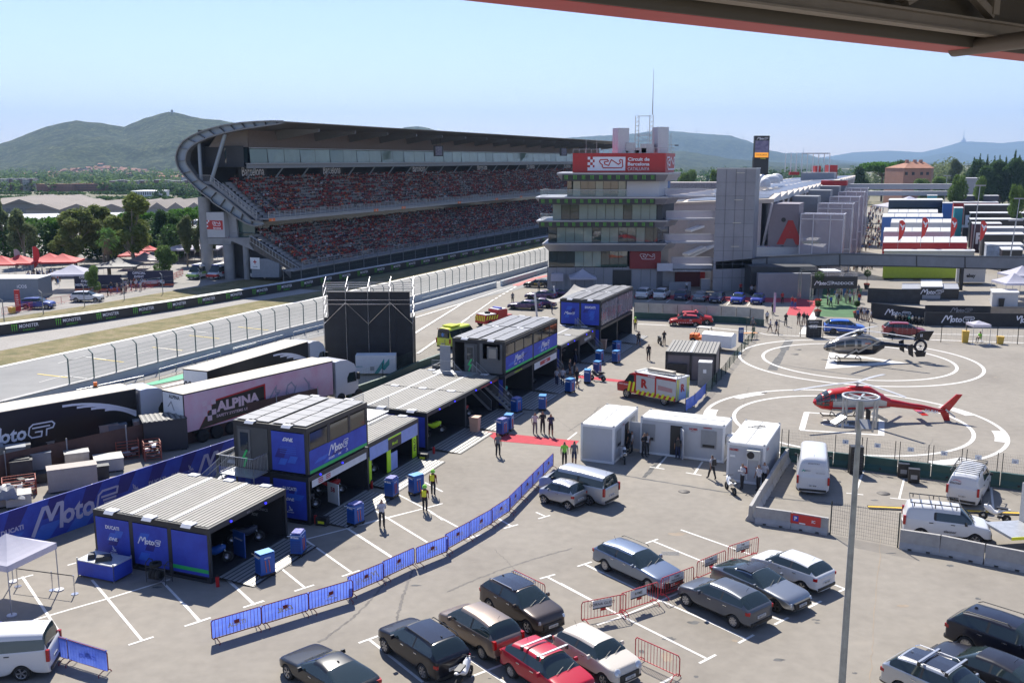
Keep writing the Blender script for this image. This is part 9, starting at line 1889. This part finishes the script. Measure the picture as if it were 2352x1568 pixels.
z8('race_truck','white race trailer with a blue badge right of the bridge pillar',1820,2090,1485,1750,165,WU,3,'trailer','ebay',None,.8,BLACK,.5,.45,zb=.4)
e,W,H_=z8('wordmark_trailer','black and white trailer with a large white roof and short wordmark',1500,1695,1660,1850,147,BLACK,9,'trailer',zb=0);b=MB();moto(b,frame((0,-.06,H_*.62),*XU),.75,LW_,'GP');b.bx(-W/2+.2,W/2-.2,-.06,-.01,.1,H_*.38,LG);b.build('door',e);b=MB(SH);b.bx(-W/2-3,-W/2,.5,7,0,H_*.82,BLACK);b.bx(W/2,W/2+2.6,.5,7,0,H_*.82,BLACK);b.bx(-W/2-3,-W/2-.1,.4,7,H_*.82,H_*.87,LG);b.bx(W/2+.1,W/2+2.6,.4,7,H_*.82,H_*.87,LG);b.build('side_pod',e)
e,W,H_=z8('hospitality_unit','red fronted hospitality tent with a white roof, nearest on the right of the lane',1108,1895,1250,1440,196,RED,9,'hospitality tent',None,.9,zb=0);b=MB();b.bx(-W/2+2,W/2-2,-.1,-.02,H_*.25,H_*.62,DARK);b.build('window_band',e)
z8('race_truck','long white truck in front of the red fronted tent, with pale lettering',1125,1970,1330,1470,186,mat('unit_cream',(.48,.46,.40),.5),3,'truck','RIVESTARS',None,.9,mat('letters_khaki',(.25,.24,.18)),zb=.5)
for i,(x0,x1,y0,y1,Y) in enumerate(((1105,1770,1150,1260,212),(1168,1770,1068,1160,226),(1085,1650,1015,1100,240),(1135,1600,975,1040,254))): z8('hospitality_unit','white roofed hospitality tent, %s behind the red fronted one'%ow[i],x0,x1,y0,y1,Y,WU if i!=2 else mat('unit_blue',(.04,.14,.4),.5),8,'hospitality tent',None,.7,zb=0)
z8('hospitality_unit','dark blue hospitality block with white window line at the lane end',1135,1635,862,975,286,NV,12,'hospitality block',zb=0);gazebo(Vc((GY(*zz(2880,400,1300,860),294).x,294,0)),16,7.2,'white peaked tent behind the dark blue hospitality block',legs=False,peak=3)
z8('container_unit','teal container stacked behind the dark blue block',1490,1580,820,862,300,TE,5,'container')
z8('race_truck','dark blue truck with a red bull advert under the lamp mast',1780,2150,822,890,300,NV,5,'truck','Red Bull',None,1.6,RED,.32,.5,zb=0);z8('race_truck','red low roofed unit below the red bull truck',1740,2155,885,925,290,RED,8,'unit',zb=0)
for i,(x0,x1,y0,y1,Y,m,t) in enumerate(((1845,2340,908,985,268,CURT,'LEVEL UP'),(1905,2420,982,1045,250,CURT,None),(1910,2420,1040,1120,235,CURT,None),(1935,2200,1080,1210,224,mat('maroon_unit',(.06,.02,.03),.5),'FIM'),(2030,2420,1120,1190,215,LG,None),(2035,2420,1178,1260,205,CURT,None),(2080,2420,1275,1330,190,mat('blue_tarp_roof',(.35,.40,.47),.6,n=.4,sc=1),None),(2230,2420,1320,1400,180,CURT,None),(1750,1830,935,1010,262,TE,None),(1640,1730,890,950,280,mat('unit_blue2',(.05,.15,.45)),None))):
 z8('race_truck','%s on the right of the paddock, %s from the far end'%(['black white lettered trailer','long black trailer','black trailer with pale top','maroon trailer','grey trailer','black open trailer','pale tarp covered unit','short black trailer','teal unit','blue and white unit'][i],ow[i]),x0,x1,y0,y1,Y,m,6,'trailer',t,None,None,LW_,zb=0)
for k,(x0,x1,y0,y1,Y,l) in enumerate(((700,1735,715,760,335,'far white railed footbridge, upper one'),(640,1735,782,818,310,'far white railed footbridge, lower one'))): z8('footbridge',l,x0,x1,y0,y1,Y,mat('bridge_pale',(.40,.41,.44),.5),3,'footbridge')
z8('grey_building','plain grey building behind the light green trees',1830,1990,660,800,330,LG,8,'building',zb=0)
z8('lane_unit','black glazed podium unit between the lamp masts and the gate',0,525,1440,1560,160,BLACK,4,'building',zb=0)
z8('hospitality_unit','white roof with lime edge beside the letter A block',-320,485,1235,1290,176,mat('lime_edge',(.45,.5,.12),.5),7,'building',zb=0);z8('hospitality_unit','wide white flat roof below the lime edged one',-330,545,1300,1385,166,WU,7,'building',zb=0)
z8('office_cabin','white office cabin with an air conditioner at the right edge',2175,2420,1715,1840,140,WU,4,'cabin',zb=0)
for x,y,s,h_,l in ((2310,1750,5,3.6,'white peaked tent at the right edge, rear one'),(2240,1790,4.5,3.0,'white peaked tent at the right edge, front one'),(1815,1110,6,4.5,'small grey peaked tent beside the white roofs')): gazebo(Gz(2880,400,x,y),s,h_,l,peak=1.3)
for i,(x,y) in enumerate(((1190,1310),(1400,1285),(1665,1285),(1935,1315))): p=GY(*zz(2880,400,x,y),193);feather(p,5.6,mat('flag_red',(.6,.04,.03),.6),'red teardrop flag over the red fronted tent, %s from the left'%ow[i],'red flags over the red fronted tent',tear=True)
for i,(x,yb,yt,Y) in enumerate(((1885,1180,725,215),(2215,1375,1045,172),(1620,775,635,330),(2262,1130,845,235))):
 g0=GY(*zz(2880,400,x,yb),Y);h=HZ((0,Y,0),zz(0,400,0,yt)[1]);o=thing('lamp_mast','slender paddock lamp mast, %s'%['tallest near the long white roofs','nearest, beside the pale tarp unit','small one in front of the light green trees','one between the black trailers'][i],'lamp mast',(g0.x,Y,0));b=MB();b.tube((0,0,0),(.6,0,h),.14,SL_,6,.08);b.build('pole',o);b=MB();b.box((.6,0,h),(2.4,.3,.25),GREY);b.build('lamp_head',o)
p=Vc((GY(1748,368,250).x,250,0));h=HZ(p,312);o=thing('screen_tower','tall black tower with a lit digital screen','screen tower',p);b=MB();b.bx(-1.9,1.9,0,1.2,0,HZ(p,362),BLACK);b.build('tower_shaft',o)
z1=HZ(p,312);z0=HZ(p,360);b=MB();b.bx(-1.85,1.85,-.3,1.0,z0-.6,z1,BLACK);b.build('screen_frame',o);b=MB();T=frame((0,-.33,0),*XU);b.quad((-1.7,z0+1.0,0),(1.7,z0+1.0,0),(1.7,z1-1.2,0),(-1.7,z1-1.2,0),mat('screen_dark_blue',(.03,.04,.14),.4,n=.8,sc=.8,c2=(.3,.25,.35)),T);b.quad((-1.7,z0-.2,0),(1.7,z0-.2,0),(1.7,z0+1.0,0),(-1.7,z0+1.0,0),mat('screen_orange',(.9,.35,.03),.4,n=0,emit=.4),T);moto(b,T@MTr((0,z1-.7,.02)),.6,LW_,'GP');b.text('13:39:24',T@MTr((.4,z0-.45,.02)),.3,YEL,.03);b.text('CATALUNYA',T@MTr((0,z0+.4,.03)),.35,DARK,.02);b.build('screen',o)
Y=470;a,c=GY(*zz(2880,400,1283,0),Y),GY(*zz(2880,400,1675,0),Y);zr=HZ((0,Y,0),zz(0,400,0,565)[1]);zp=HZ((0,Y,0),zz(0,400,0,508)[1]);W=c.x-a.x;o=thing('farmhouse','large salmon pink farmhouse with a hipped tiled roof among trees','house',(a.x+W*.33,Y,0),.12);pk=mat('salmon_render',(.42,.22,.155),.8,n=.06,sc=.3)
b=MB();b.bx(-W*.33,W*.36,0,18,0,zr,pk);b.add([(W*.36,0,0),(W*.68,9,0),(W*.68,9,zr),(W*.36,0,zr)],[(0,1,2,3)],pk);b.build('wall',o);b=MB();e_=.8;b.add([(-W*.34,-e_,zr),(W*.37,-e_,zr),(W*.70,9,zr),(W*.5,18,zr),(-W*.34,18,zr),(0,8,zp),(W*.42,9,zp)],[(0,1,6,5),(1,2,6),(2,3,6),(3,4,5,6),(4,0,5)],TILE);b.build('roof',o)
for x in (-.26,-.09,.12,.27): 
 for z in (.48,.85): b=MB();b.box((W*x,-.05,zr*z),(1.3,.2,1.9 if z<.6 else 1.4),DARK);b.build('window',o)
for x in (-.05,.15,.3): b=MB();b.box((W*x,8,zp-.3),(1.3,1.3,2.6),pk);b.build('chimney',o)
a=Gz(2880,400,640,1345);c=Gz(2880,400,930,860);n=26
for k in rn(n):
 q=a.lerp(c,k/(n-1));m=[RED,RED,RED,RED,CURT,CURT,CURT,CURT,CURT,CURT,CURT,NV,NV,NV,NV,mat('cab_violet',(.06,.05,.25),.4),mat('cab_violet'),RED,RED,WHITE,RED,CURT,WHITE,CURT,WHITE,CURT][k]
 cw={id(RED):'red',id(CURT):'black',id(NV):'navy',id(WHITE):'white'}.get(id(m),'violet')
 o=thing('truck_cab','%s truck cab parked nose out in the long row left of the crowded lane'%cw,'truck',q,-ROW,'truck cabs along the crowded lane');b=MB();P=[(-7,.5),(.0,.5),(.05,1.6),(-.15,2.9),(-1.2,3.9),(-7,4.0)];b.prism([(x,-1.2,z) for x,z in P],(0,2.35,0),m);b.build('cab',o);b=MB();b.quad((.07,-1,1.7),(.07,1,1.7),(-.1,.95,2.8),(-.1,-.95,2.8),CG);b.quad((-.2,-1.1,2.95),(-.2,1.1,2.95),(-1.15,1.1,3.92),(-1.15,-1.1,3.92),WHITE if k%2 else LG);b.build('windscreen',o)
for i in rn(12):
 x,y=((2010,775),(2035,790),(2060,800),(2220,775),(2240,785),(2262,795),(2285,780),(2300,800),(2190,770),(2265,770),(2320,790),(2330,810))[i];p=GY(*zz(2880,400,x,y),330);q=Vc((p.x,330+(i%3)*7,.0));
 car('hatch',[V1,V2,MATS['car_paint_black'],MATS['car_paint_deep_blue']][i%4],'parked car in the far car park below the cypresses',(q.x,q.y,0),.6,group='cars in the far car park',detail=False)
# ---------------- people
PM={}
def personmesh(pose,short):
 k=(pose,short)
 if k in PM: return PM[k]
 V=[];E=[];Rr=[]
 def add(p,r,par=None):
  V.append(p);Rr.append(r);
  if par is not None: E.append((par,len(V)-1))
  return len(V)-1
 sit=pose=='sit';H0=.55 if sit else .95;st={'walk':.26}.get(pose,.05)
 pel=add((0,0,H0),(.155,.11));wa=add((0,.0,H0+.2),(.14,.10),pel);ch=add((0,0,H0+.4),(.175,.11),wa);nk=add((0,.0,H0+.53),(.06,.06),ch);hd=add((0,-.02,H0+.62),(.075,.085),nk);add((0,-.01,H0+.76),(.078,.09),hd);add((0,-.115,H0+.66),(.012,.018),hd)
 for s in (-1,1):
  hp=add((s*.09,0,H0-.05),(.095,.1),pel)
  if sit: kn=add((s*.13,-.42,H0),(.06,.065),hp);an=add((s*.13,-.40,.09),(.04,.045),kn);add((s*.13,-.58,.04),(.04,.03),an)
  else: y=-s*st;kn=add((s*.105,y*.5-.03,.5),(.078,.08),hp);an=add((s*.11,y,.09),(.055,.058),kn);add((s*.13,y-.17,.035),(.042,.03),an)
  sh=add((s*.2,0,H0+.43),(.062,.06),ch)
  ap={'arms':((s*.24,.02,H0+.2),(s*.08,-.24,H0+.27)),'phone':((s*.27,.0,H0+.2),(s*.08,-.2,H0+.5) if s>0 else (s*.25,-.1,H0-.03))}.get(pose,((s*.235,.04,H0+.17),(s*.235,-.05+s*st*.6,H0-.08)))
  if sit: ap=((s*.27,-.05,H0+.18),(s*.14,-.34,H0+.08))
  el=add(ap[0],(.045,.045),sh);wr=add(ap[1],(.027,.03),el);d=(Vc(ap[1])-Vc(ap[0])).normalized();q=Vc(ap[1])+d*.07;pa=add(tuple(q),(.035,.022),wr);u=Vc((0,1,0)) if abs(d.y)<.7 else Vc((1,0,0))
  for j,l in enumerate((.06,.075,.08,.072,.058)):
   if j==0: add(tuple(Vc(ap[1])+d*.03-u*.05),(.009,.009),wr)
   else: f=add(tuple(q+d*.04+u*(j-2.5)*.018),(.009,.009),pa);add(tuple(q+d*(l+.02)+u*(j-2.5)*.02-Vc((s*.012,0,0))),(.008,.008),f)
 me=bpy.data.meshes.new('x');me.from_pydata(V,E,[]);o=bpy.data.objects.new('x',me);COL.objects.link(o);o.modifiers.new('k','SKIN').use_smooth_shade=True
 for i,r in enumerate(Rr): me.skin_vertices[0].data[i].radius=r
 me.skin_vertices[0].data[0].use_root=True
 m=o.modifiers.new('s','SUBSURF');m.levels=1;m.render_levels=1;dg=bpy.context.evaluated_depsgraph_get();ev=bpy.data.meshes.new_from_object(o.evaluated_get(dg));bpy.data.objects.remove(o)
 ev.materials.clear()
 for q in rn(5): ev.materials.append(BLACK)
 for p in ev.polygons:
  c=p.center;z=c.z-H0
  if z>.545: i=4 if (z>.72 or (c.y>.0 and z>.6)) else 3
  elif z>.505: i=3
  elif abs(c.x)>.2 or (z>-.15 and c.y<-.13): i=2 if z>.24 else 3
  elif z>.02: i=2
  elif c.z<.085: i=0
  else: i=3 if short and c.z<.5 and not sit else 1
  if sit and z<.02 and abs(c.x)<.215: i=0 if c.z<.09 else 1
  p.material_index=i;p.use_smooth=True
 PM[k]=ev;return ev
PC={'w':CM['shirt_white'],'k':CM['shirt_black'],'r':CM['shirt_red'],'n':CM['shirt_navy'],'g':CM['shirt_grey'],'b':CM['shirt_blue'],'y':CM['shirt_lime'],'t':CM['shirt_beige'],'d':CM['shirt_dark_red'],'o':CM['shirt_orange']}
def person(p,face,pose,cl,label,group=None,h=1.0,name='person'):
 o=link(name,personmesh(pose,cl[2:3]=='s'),None,(p[0],p[1],p[2] if len(p)>2 else 0),face,h);tag(o,label,'person',group)
 for i,m in enumerate((BLACK,PC[cl[1]],PC[cl[0]],skA,HB if len(label)%3 else HL)): o.material_slots[i].link='OBJECT';o.material_slots[i].material=m
 return o
skA.node_tree.nodes['Color Ramp'].color_ramp.elements[1].color=(.34,.2,.13,1)
A='700,1700|';B='1500,1000|';C='2300,1000|';D='2100,1500|';E_='2880,900|'
PL_=[(A,1795,680,.3,'arms','wk','woman in a white uniform shirt standing before the garages'),(A,2190,535,3,'stand','dk','firefighter with a lime helmet seen from behind'),(A,2265,385,2.9,'stand','dk','firefighter with a red helmet beside the lime garage'),
(A,2860,25,.4,'stand','gk','man in dark grey standing alone on the bare asphalt'),(B,1240,1535,.2,'phone','wg','man in a white shirt shading his eyes, left of three'),(B,1310,1530,.1,'arms','kk','woman in black in the middle of three'),(B,1385,1555,.1,'arms','nks','woman in navy shorts, right of three'),
(B,1440,1090,2.6,'stand','wn','crew member in a white shirt at the ramp, left one'),(B,1495,1090,2.8,'stand','wn','crew member in a white shirt at the ramp, right one'),(B,1560,1000,1.2,'stand','kks','crew member in black nearest the red bike garage'),(B,1600,1040,1.8,'arms','kks','crew member in black beside the cabinet numbered forty'),(B,1625,1105,2.3,'walk','kks','crew member in black walking out of the group'),(B,1480,950,1.6,'stand','kk','dark dressed crew member at the stair foot'),(B,1610,900,2.9,'arms','kn','blond visitor looking into the far garage'),(B,1565,870,2.5,'stand','nn','visitor in navy looking into the far garage'),
(B,2190,725,.2,'walk','kks','man in black shorts walking by the farthest garage'),(B,2282,862,.2,'stand','kks','man in black shorts standing left of the service cabin'),(B,1035,335,.3,'stand','gk','marshal in grey standing on the pit lane'),(B,1275,225,.3,'stand','gk','cameraman beside the black saloon'),(B,1395,430,2,'stand','nn','visitor in navy behind the shade sail pole'),(B,2160,585,3,'stand','dk','firefighter with a lime helmet at the farthest garage'),
(C,465,715,.1,'arms','kks','mechanic in black pushing a motorbike'),(C,1280,590,2.2,'walk','gk','woman in grey walking at the folding table'),(C,1440,600,-2,'walk','wks','man in a white shirt and black shorts at the fence'),(C,1495,610,2,'walk','nts','man in navy and pale shorts at the fence'),(C,1410,520,2.8,'stand','wk','attendant in white at the green fence corner'),(C,1465,440,.4,'stand','kk','dark dressed attendant by the pink flag'),(C,1582,545,.2,'arms','kk','man in black looking at his phone by the totem'),(C,1700,535,.2,'stand','kts','man in black top and pale shorts, left of three by the carpet'),(C,1745,540,.2,'arms','kts','middle man of three by the red carpet'),(C,1775,555,-.5,'walk','kts','right man of three by the red carpet'),(C,1550,340,.3,'stand','rk','steward in red at the railing'),(C,1640,382,.3,'arms','rb','woman in red and jeans on the red carpet'),(C,1668,384,.5,'stand','rb','man in red and jeans on the red carpet'),(C,1995,372,.2,'walk','bk','man in light blue walking out on the green carpet'),(C,2242,500,.4,'stand','bk','guard in light blue at the right edge of the gate'),
(C,672,225,0,'stand','wk','attendant in white behind the row of cars'),(C,1168,245,0,'stand','rk','steward in red behind the royal blue car'),(C,1268,270,0,'stand','wk','visitor in white behind the royal blue car'),(C,1300,268,0,'arms','tk','visitor with a cap between the two blue cars'),
(D,40,600,3.0,'stand','yk','man in a lime safety vest seen from behind'),(D,130,595,3,'stand','gns','man in a grey shirt with hands behind his back'),(D,625,478,-2,'stand','kk','volunteer with backpack in the left cabin doorway'),(D,660,485,-1.6,'stand','wk','volunteer behind the scooter at the left cabin'),(D,770,520,.6,'arms','kk','long haired volunteer standing left of the middle cabin window'),(D,795,500,.3,'stand','wk','volunteer under the middle cabin window'),(D,1080,540,3,'stand','kn','volunteer with a backpack entering the middle cabin'),(D,1395,725,-2.6,'walk','wk','volunteer in white with a backpack and scooter, walking'),(D,1672,815,-1.2,'arms','wk','volunteer in white with a red backpack at the right cabin'),(D,1820,835,-1.2,'phone','wk','young man in white leaning at the concrete barrier'),(D,1872,790,-.6,'stand','wk','dark haired woman behind the concrete barrier'),
(E_,1945,940,-1.2,'sit','yk','steward in a lime vest sitting under the small gazebo'),(E_,880,740,2.9,'stand','wts','visitor in white among those queueing right of the gate'),(E_,850,735,3,'stand','kts','visitor in dark top queueing right of the gate'),(E_,910,745,2.5,'stand','nts','visitor in navy queueing right of the gate'),(E_,942,755,-2,'walk','wts','visitor in a long white shirt walking from the queue')]
for (z,x,y,f,ps,cl,lab) in PL_:
 ox,oy=(int(q) for q in z[:-1].split(','));o=person(Gz(ox,oy,x,y),f,ps,cl,lab,h=.97+.04*((x*7)%3))
 if 'firefighter' in lab: hm=MB();hm.lathe([(.15,1.58),(.14,1.68),(.08,1.76),(.01,1.78)],PC['y'] if 'lime' in lab else PC['r'],12);hm.bx(-.13,.13,.1,.24,1.05,1.45,YEL if 'lime' in lab else BLACK);hm.build('helmet',o)
 elif 'backpack' in lab: hm=MB();hm.box((0,.18,1.25),(.3,.16,.42),BLACK if 'red' not in lab else PC['d'],top=(.8,.7));hm.build('backpack',o)
rr=RRn(8)
def mob(n,quadpts,ox,oy,label,group,rows=None,fac=None):
 P=[Gz(ox,oy,*q) for q in quadpts]
 for i in rn(n):
  u,v=rr.random(),rr.random();p=(P[0]*(1-u)+P[1]*u)*(1-v)+(P[3]*(1-u)+P[2]*u)*v
  person((p.x,p.y,0),rr.uniform(0,6.28) if fac is None else fac+rr.uniform(-.6,.6),rr.choice(['walk','stand','arms']),rr.choice('wwwwkkrngbtd')+rr.choice('knkgbt')+rr.choice('s '),label,group,h=rr.uniform(.93,1.05))
mob(92,((780,1335),(1070,1335),(1050,1120),(880,1120)),2880,400,'person in the dense crowd of the paddock lane, just beyond the footbridge','near crowd of the paddock lane')
mob(60,((890,1110),(1060,1110),(1060,930),(950,930)),2880,400,'person in the thinning crowd at the far part of the paddock lane','far crowd of the paddock lane')
mob(24,((510,600),(840,600),(830,500),(540,500)),2880,900,'person passing under the entrance gate on the green carpet','people under the entrance gate')
mob(12,((730,300),(980,290),(960,240),(760,240)),2880,900,'person walking in the lane between the gate and the footbridge','people behind the entrance gate')
mob(34,((250,1050),(560,1040),(540,970),(250,985)),0,640,'visitor strolling in front of the red tents of the fan area','visitors of the fan area')
mob(22,((820,1180),(1420,1085),(1400,1040),(900,1110)),0,640,'visitor leaning at the red barriers by the palm','visitors at the red barriers')
def bike(p,rz,label,col,scoot=False,group=None):
 o=thing('scooter' if scoot else 'motorbike',label,'scooter' if scoot else 'motorbike',p,rz,group);R_=.25 if scoot else .31;X_=.62 if scoot else .7
 for x in (-X_,X_): w_=MB();w_.lathe([(R_*.55,-.05),(R_,-.05),(R_,.05),(R_*.55,.05),(R_*.55,-.05)],TIRE,16,MTr((x,0,R_))@MRo(pi/2,4,'X'));w_.lathe([(.02,-.02),(R_*.57,-.02),(R_*.57,.02)],RIM,10,MTr((x,0,R_))@MRo(pi/2,4,'X'));w_.build('wheel',o)
 b=MB();loft(b,[(-.8,.82,.05,.04),(-.5,.78,.16,.1),(0,.62 if not scoot else .5,.17,.24 if not scoot else .12),(.35,.75,.17,.25),(.62,.85,.05,.1)],col,10,pw=1);b.build('fairing',o);b=MB();b.box((-.35,0,.86),(.6,.26,.08),BLACK);b.build('seat',o)
 b=MB();b.tube((X_,0,R_),(.42,0,1.0),.04,SL_,6);b.tube((.42,-.33,1.02),(.42,.33,1.02),.02,BLACK,5);b.box((-X_*.6,0,R_+.05),(.5,.1,.12),BLACK);b.build('fork',o);return o
SC=[(D,590,565,1.5,'white and black scooter beside the left cabin'),(D,1565,845,1.75,'dark scooter with a white tail at the right cabin'),(B,1815,1045,2.6,'grey scooter on the red carpet near the tool cabinets'),('1300,1920|',1075,1575,1.2,'white scooter at the bottom edge beside the black sport utility car'),('2880,1500|',2080,1110,2.6,'white scooter behind the tail lift truck')]
for (z,x,y,f,lab) in SC: ox,oy=(int(q) for q in z[:-1].split(','));bike(Gz(ox,oy,x,y),f,lab,WHITE if 'white' in lab else DARK,True)
bike(Gz(2300,1000,425,715),-1.5,'grey motorbike being pushed across the asphalt',DARK)
for k in rn(9): bike(Gz(2880,900,1175+k*30,745+k*4),1.2,'rental scooter in the tight row before the left black banner wall',[WHITE,BLACK,MATS['heli_silver'],BLACK,MATS['teal_mark']][k%5],True,'scooters before the banner wall')
for i,(s,t,c,l) in enumerate(((38.6,-32.6,LBLUE,'blue race bike at the front of the nearest garage'),(41.4,-32.7,NV,'dark blue race bike at the rear of the nearest garage'),(47,-32.7,DARK,'dark race bike at the front of the red trimmed garage'),(50,-32.8,RED,'red race bike at the rear of the red trimmed garage'),(54.2,-32.9,BLACK,'black race bike in the lime garage'),(62.6,-33.2,LBLUE,'light blue race bike at the front of the double garage'),(64.8,-33.1,LIME,'lime race bike in the double garage'),(70,-33.2,RED,'red and black race bike at the rear of the double garage'),(77.5,-32.8,mat('bike_teal',(.03,.4,.33),.4),'teal race bike in the longest tall garage'),(83,-32.7,RED,'red race bike in the longest tall garage'))): bike(ST(s,t,.2),-ROW+.5+i%3*.2,l,c)
for i,(s,t,h,m,l) in enumerate(((39.8,-31.9,1.4,MATS['drawer_blue'],'blue divider board between bikes in the nearest garage'),(48.6,-31.7,1.3,WHITE,'white board numbered fifty eight leaning at the second garage'))):
 o=thing('team_board',l,'board',ST(s,t,.17),-ROW-.3);b=MB();b.bx(-.5,.5,-.03,.03,0,h,m);b.text('58' if i else 'DYNAVOLT',frame((0,-.04,h*.7),*XU),.3 if i else .1,RED if i else LW_,.03);b.build('board',o)
p=Gz(0,1800,1050,948);q=Gz(0,1800,715,880);d=(p-q);o=thing('transport_box','blue transport box with white lid and black bags beside the nearest garage','box',q,AT2(d.y,d.x));W=d.length;b=MB();b.bx(0,W,0,1.3,.1,.85,BLUE);b.build('body',o);b=MB();b.bx(0,W,0,1.3,.85,.9,mat('lid_alu',(.5,.52,.55),.3,.3));[b.bx(x,x+.05,y,y+.05,0,1.0,SL_) for x in (0,W-.05) for y in (0,1.25)];b.build('lid',o)
for x,w_,l in ((W*.42,.35,'small black bag'),(W*.75,.8,'large black bag')): b=MB();b.box((0,0,.12),(w_,.5,.24),BLACK,.3,top=(.8,.8));tag(b.build('bag',None,q+(p-q).normalized()*x+Vc((-.25,.6,.9))),l+' on the blue transport box','bag')
p=Gz(0,1800,1350,950);o=thing('wheel_rack','wheeled rack of black tyres before the nearest garage','rack',p,-.35);b=MB();[b.pipe([(x,0,.1),(x,0,1.1),(x,.25,1.25),(x,.5,1.1),(x,.5,.1)],.025,DARK,5) for x in (0,1.15)];[b.tube((0,y,z),(1.15,y,z),.02,DARK,5) for y in (0,.5) for z in (.3,.9)];b.build('frame',o)
for k in rn(4): b=MB();b.lathe([(.15,-.07),(.3,-.08),(.3,.08),(.15,.07)],TIRE,18,MTr((.22+.2*k,.25,.48)) @MRo(pi/2,4,'Y') if k<3 else MTr((.4,.25,1.0)));b.build('tyre',o)
for i,(ox,oy,x,y,l) in enumerate(((0,1800,2000,975,'red fire extinguisher at the nearest garage corner'),(700,1700,1185,640,'red fire extinguisher left of the second ramp'),(700,1700,1700,320,'red fire extinguisher between second and third garage'),(800,1100,2025,1470,'red fire extinguisher before the double garage'))): o=thing('fire_extinguisher',l,'fire extinguisher',G(*zz(ox,oy,x,y)+()) if 0 else Gz(ox,oy,x,y));b=MB();b.cyl((0,0,0),.09,.5,RED,10);b.cyl((0,0,.5),.03,.1,BLACK,6);b.build('body',o)
for ox,oy,x,y,l in ((700,1700,1250,655,'black case with yellow label left of the second ramp'),(800,1100,1930,1530,'black case with yellow label near the double garage'),(2880,1500,1240,705,'tall black battery case behind the parked vans'),(2880,1500,1335,755,'lower black battery case in front of the tall one')): p=Gz(ox,oy,x,y);o=thing('equipment_case',l,'case',p,-.3);b=MB();h=.95 if 'tall' in l else .5;b.bx(-.35,.35,-.2,.2,.03,h,BLACK);b.bx(-.2,.2,-.21,-.201,h*.3,h*.6,YEL if 'yellow' in l else GREY);b.build('body',o)
p=Gz(2880,1500,808,680);o=thing('speaker_stack','tall black louvred cabinet behind the lamp pole','cabinet',p,-.1);b=MB();b.bx(-.42,.42,0,.6,0,1.9,BLACK);[b.bx(-.3,.35,-.04,0,.2+.2*k,.3+.2*k,DARK) for k in rn(8)];b.build('body',o)
p=Gz(2880,1500,920,985);q=Gz(2880,1500,2310,1045);o=thing('cable_ramp','long black and yellow cable ramp behind the mesh gate','cable ramp',p);b=MB();b.bar(UP*.03,q-p+UP*.03,.55,.05,RUB);b.bar(UP*.06+Vc((0,.02,0)),q-p+UP*.06,.22,.03,mat('cable_ramp_yellow',(.7,.42,.03),.6));b.build('segments',o)
for i,(x,y) in enumerate(((165,975),(485,1010),(688,1045))): o=thing('queue_post','chrome queue post with black strap by the white canopy, %s'%['left','middle','right'][i],'queue post',Gz(0,1800,x,y));b=MB();b.cyl((0,0,0),.17,.03,CH_,14);b.cyl((0,0,.03),.03,.95,CH_,8);b.build('post',o)
a=G(*zz(0,1800,165,975),0);c=G(*zz(0,1800,688,1045),0);b=MB();b.bar(a+UP*.95,c+UP*.95,.01,.05,BLACK);tag(b.build('barrier_strap'),'black retractable strap between the chrome queue posts','strap')
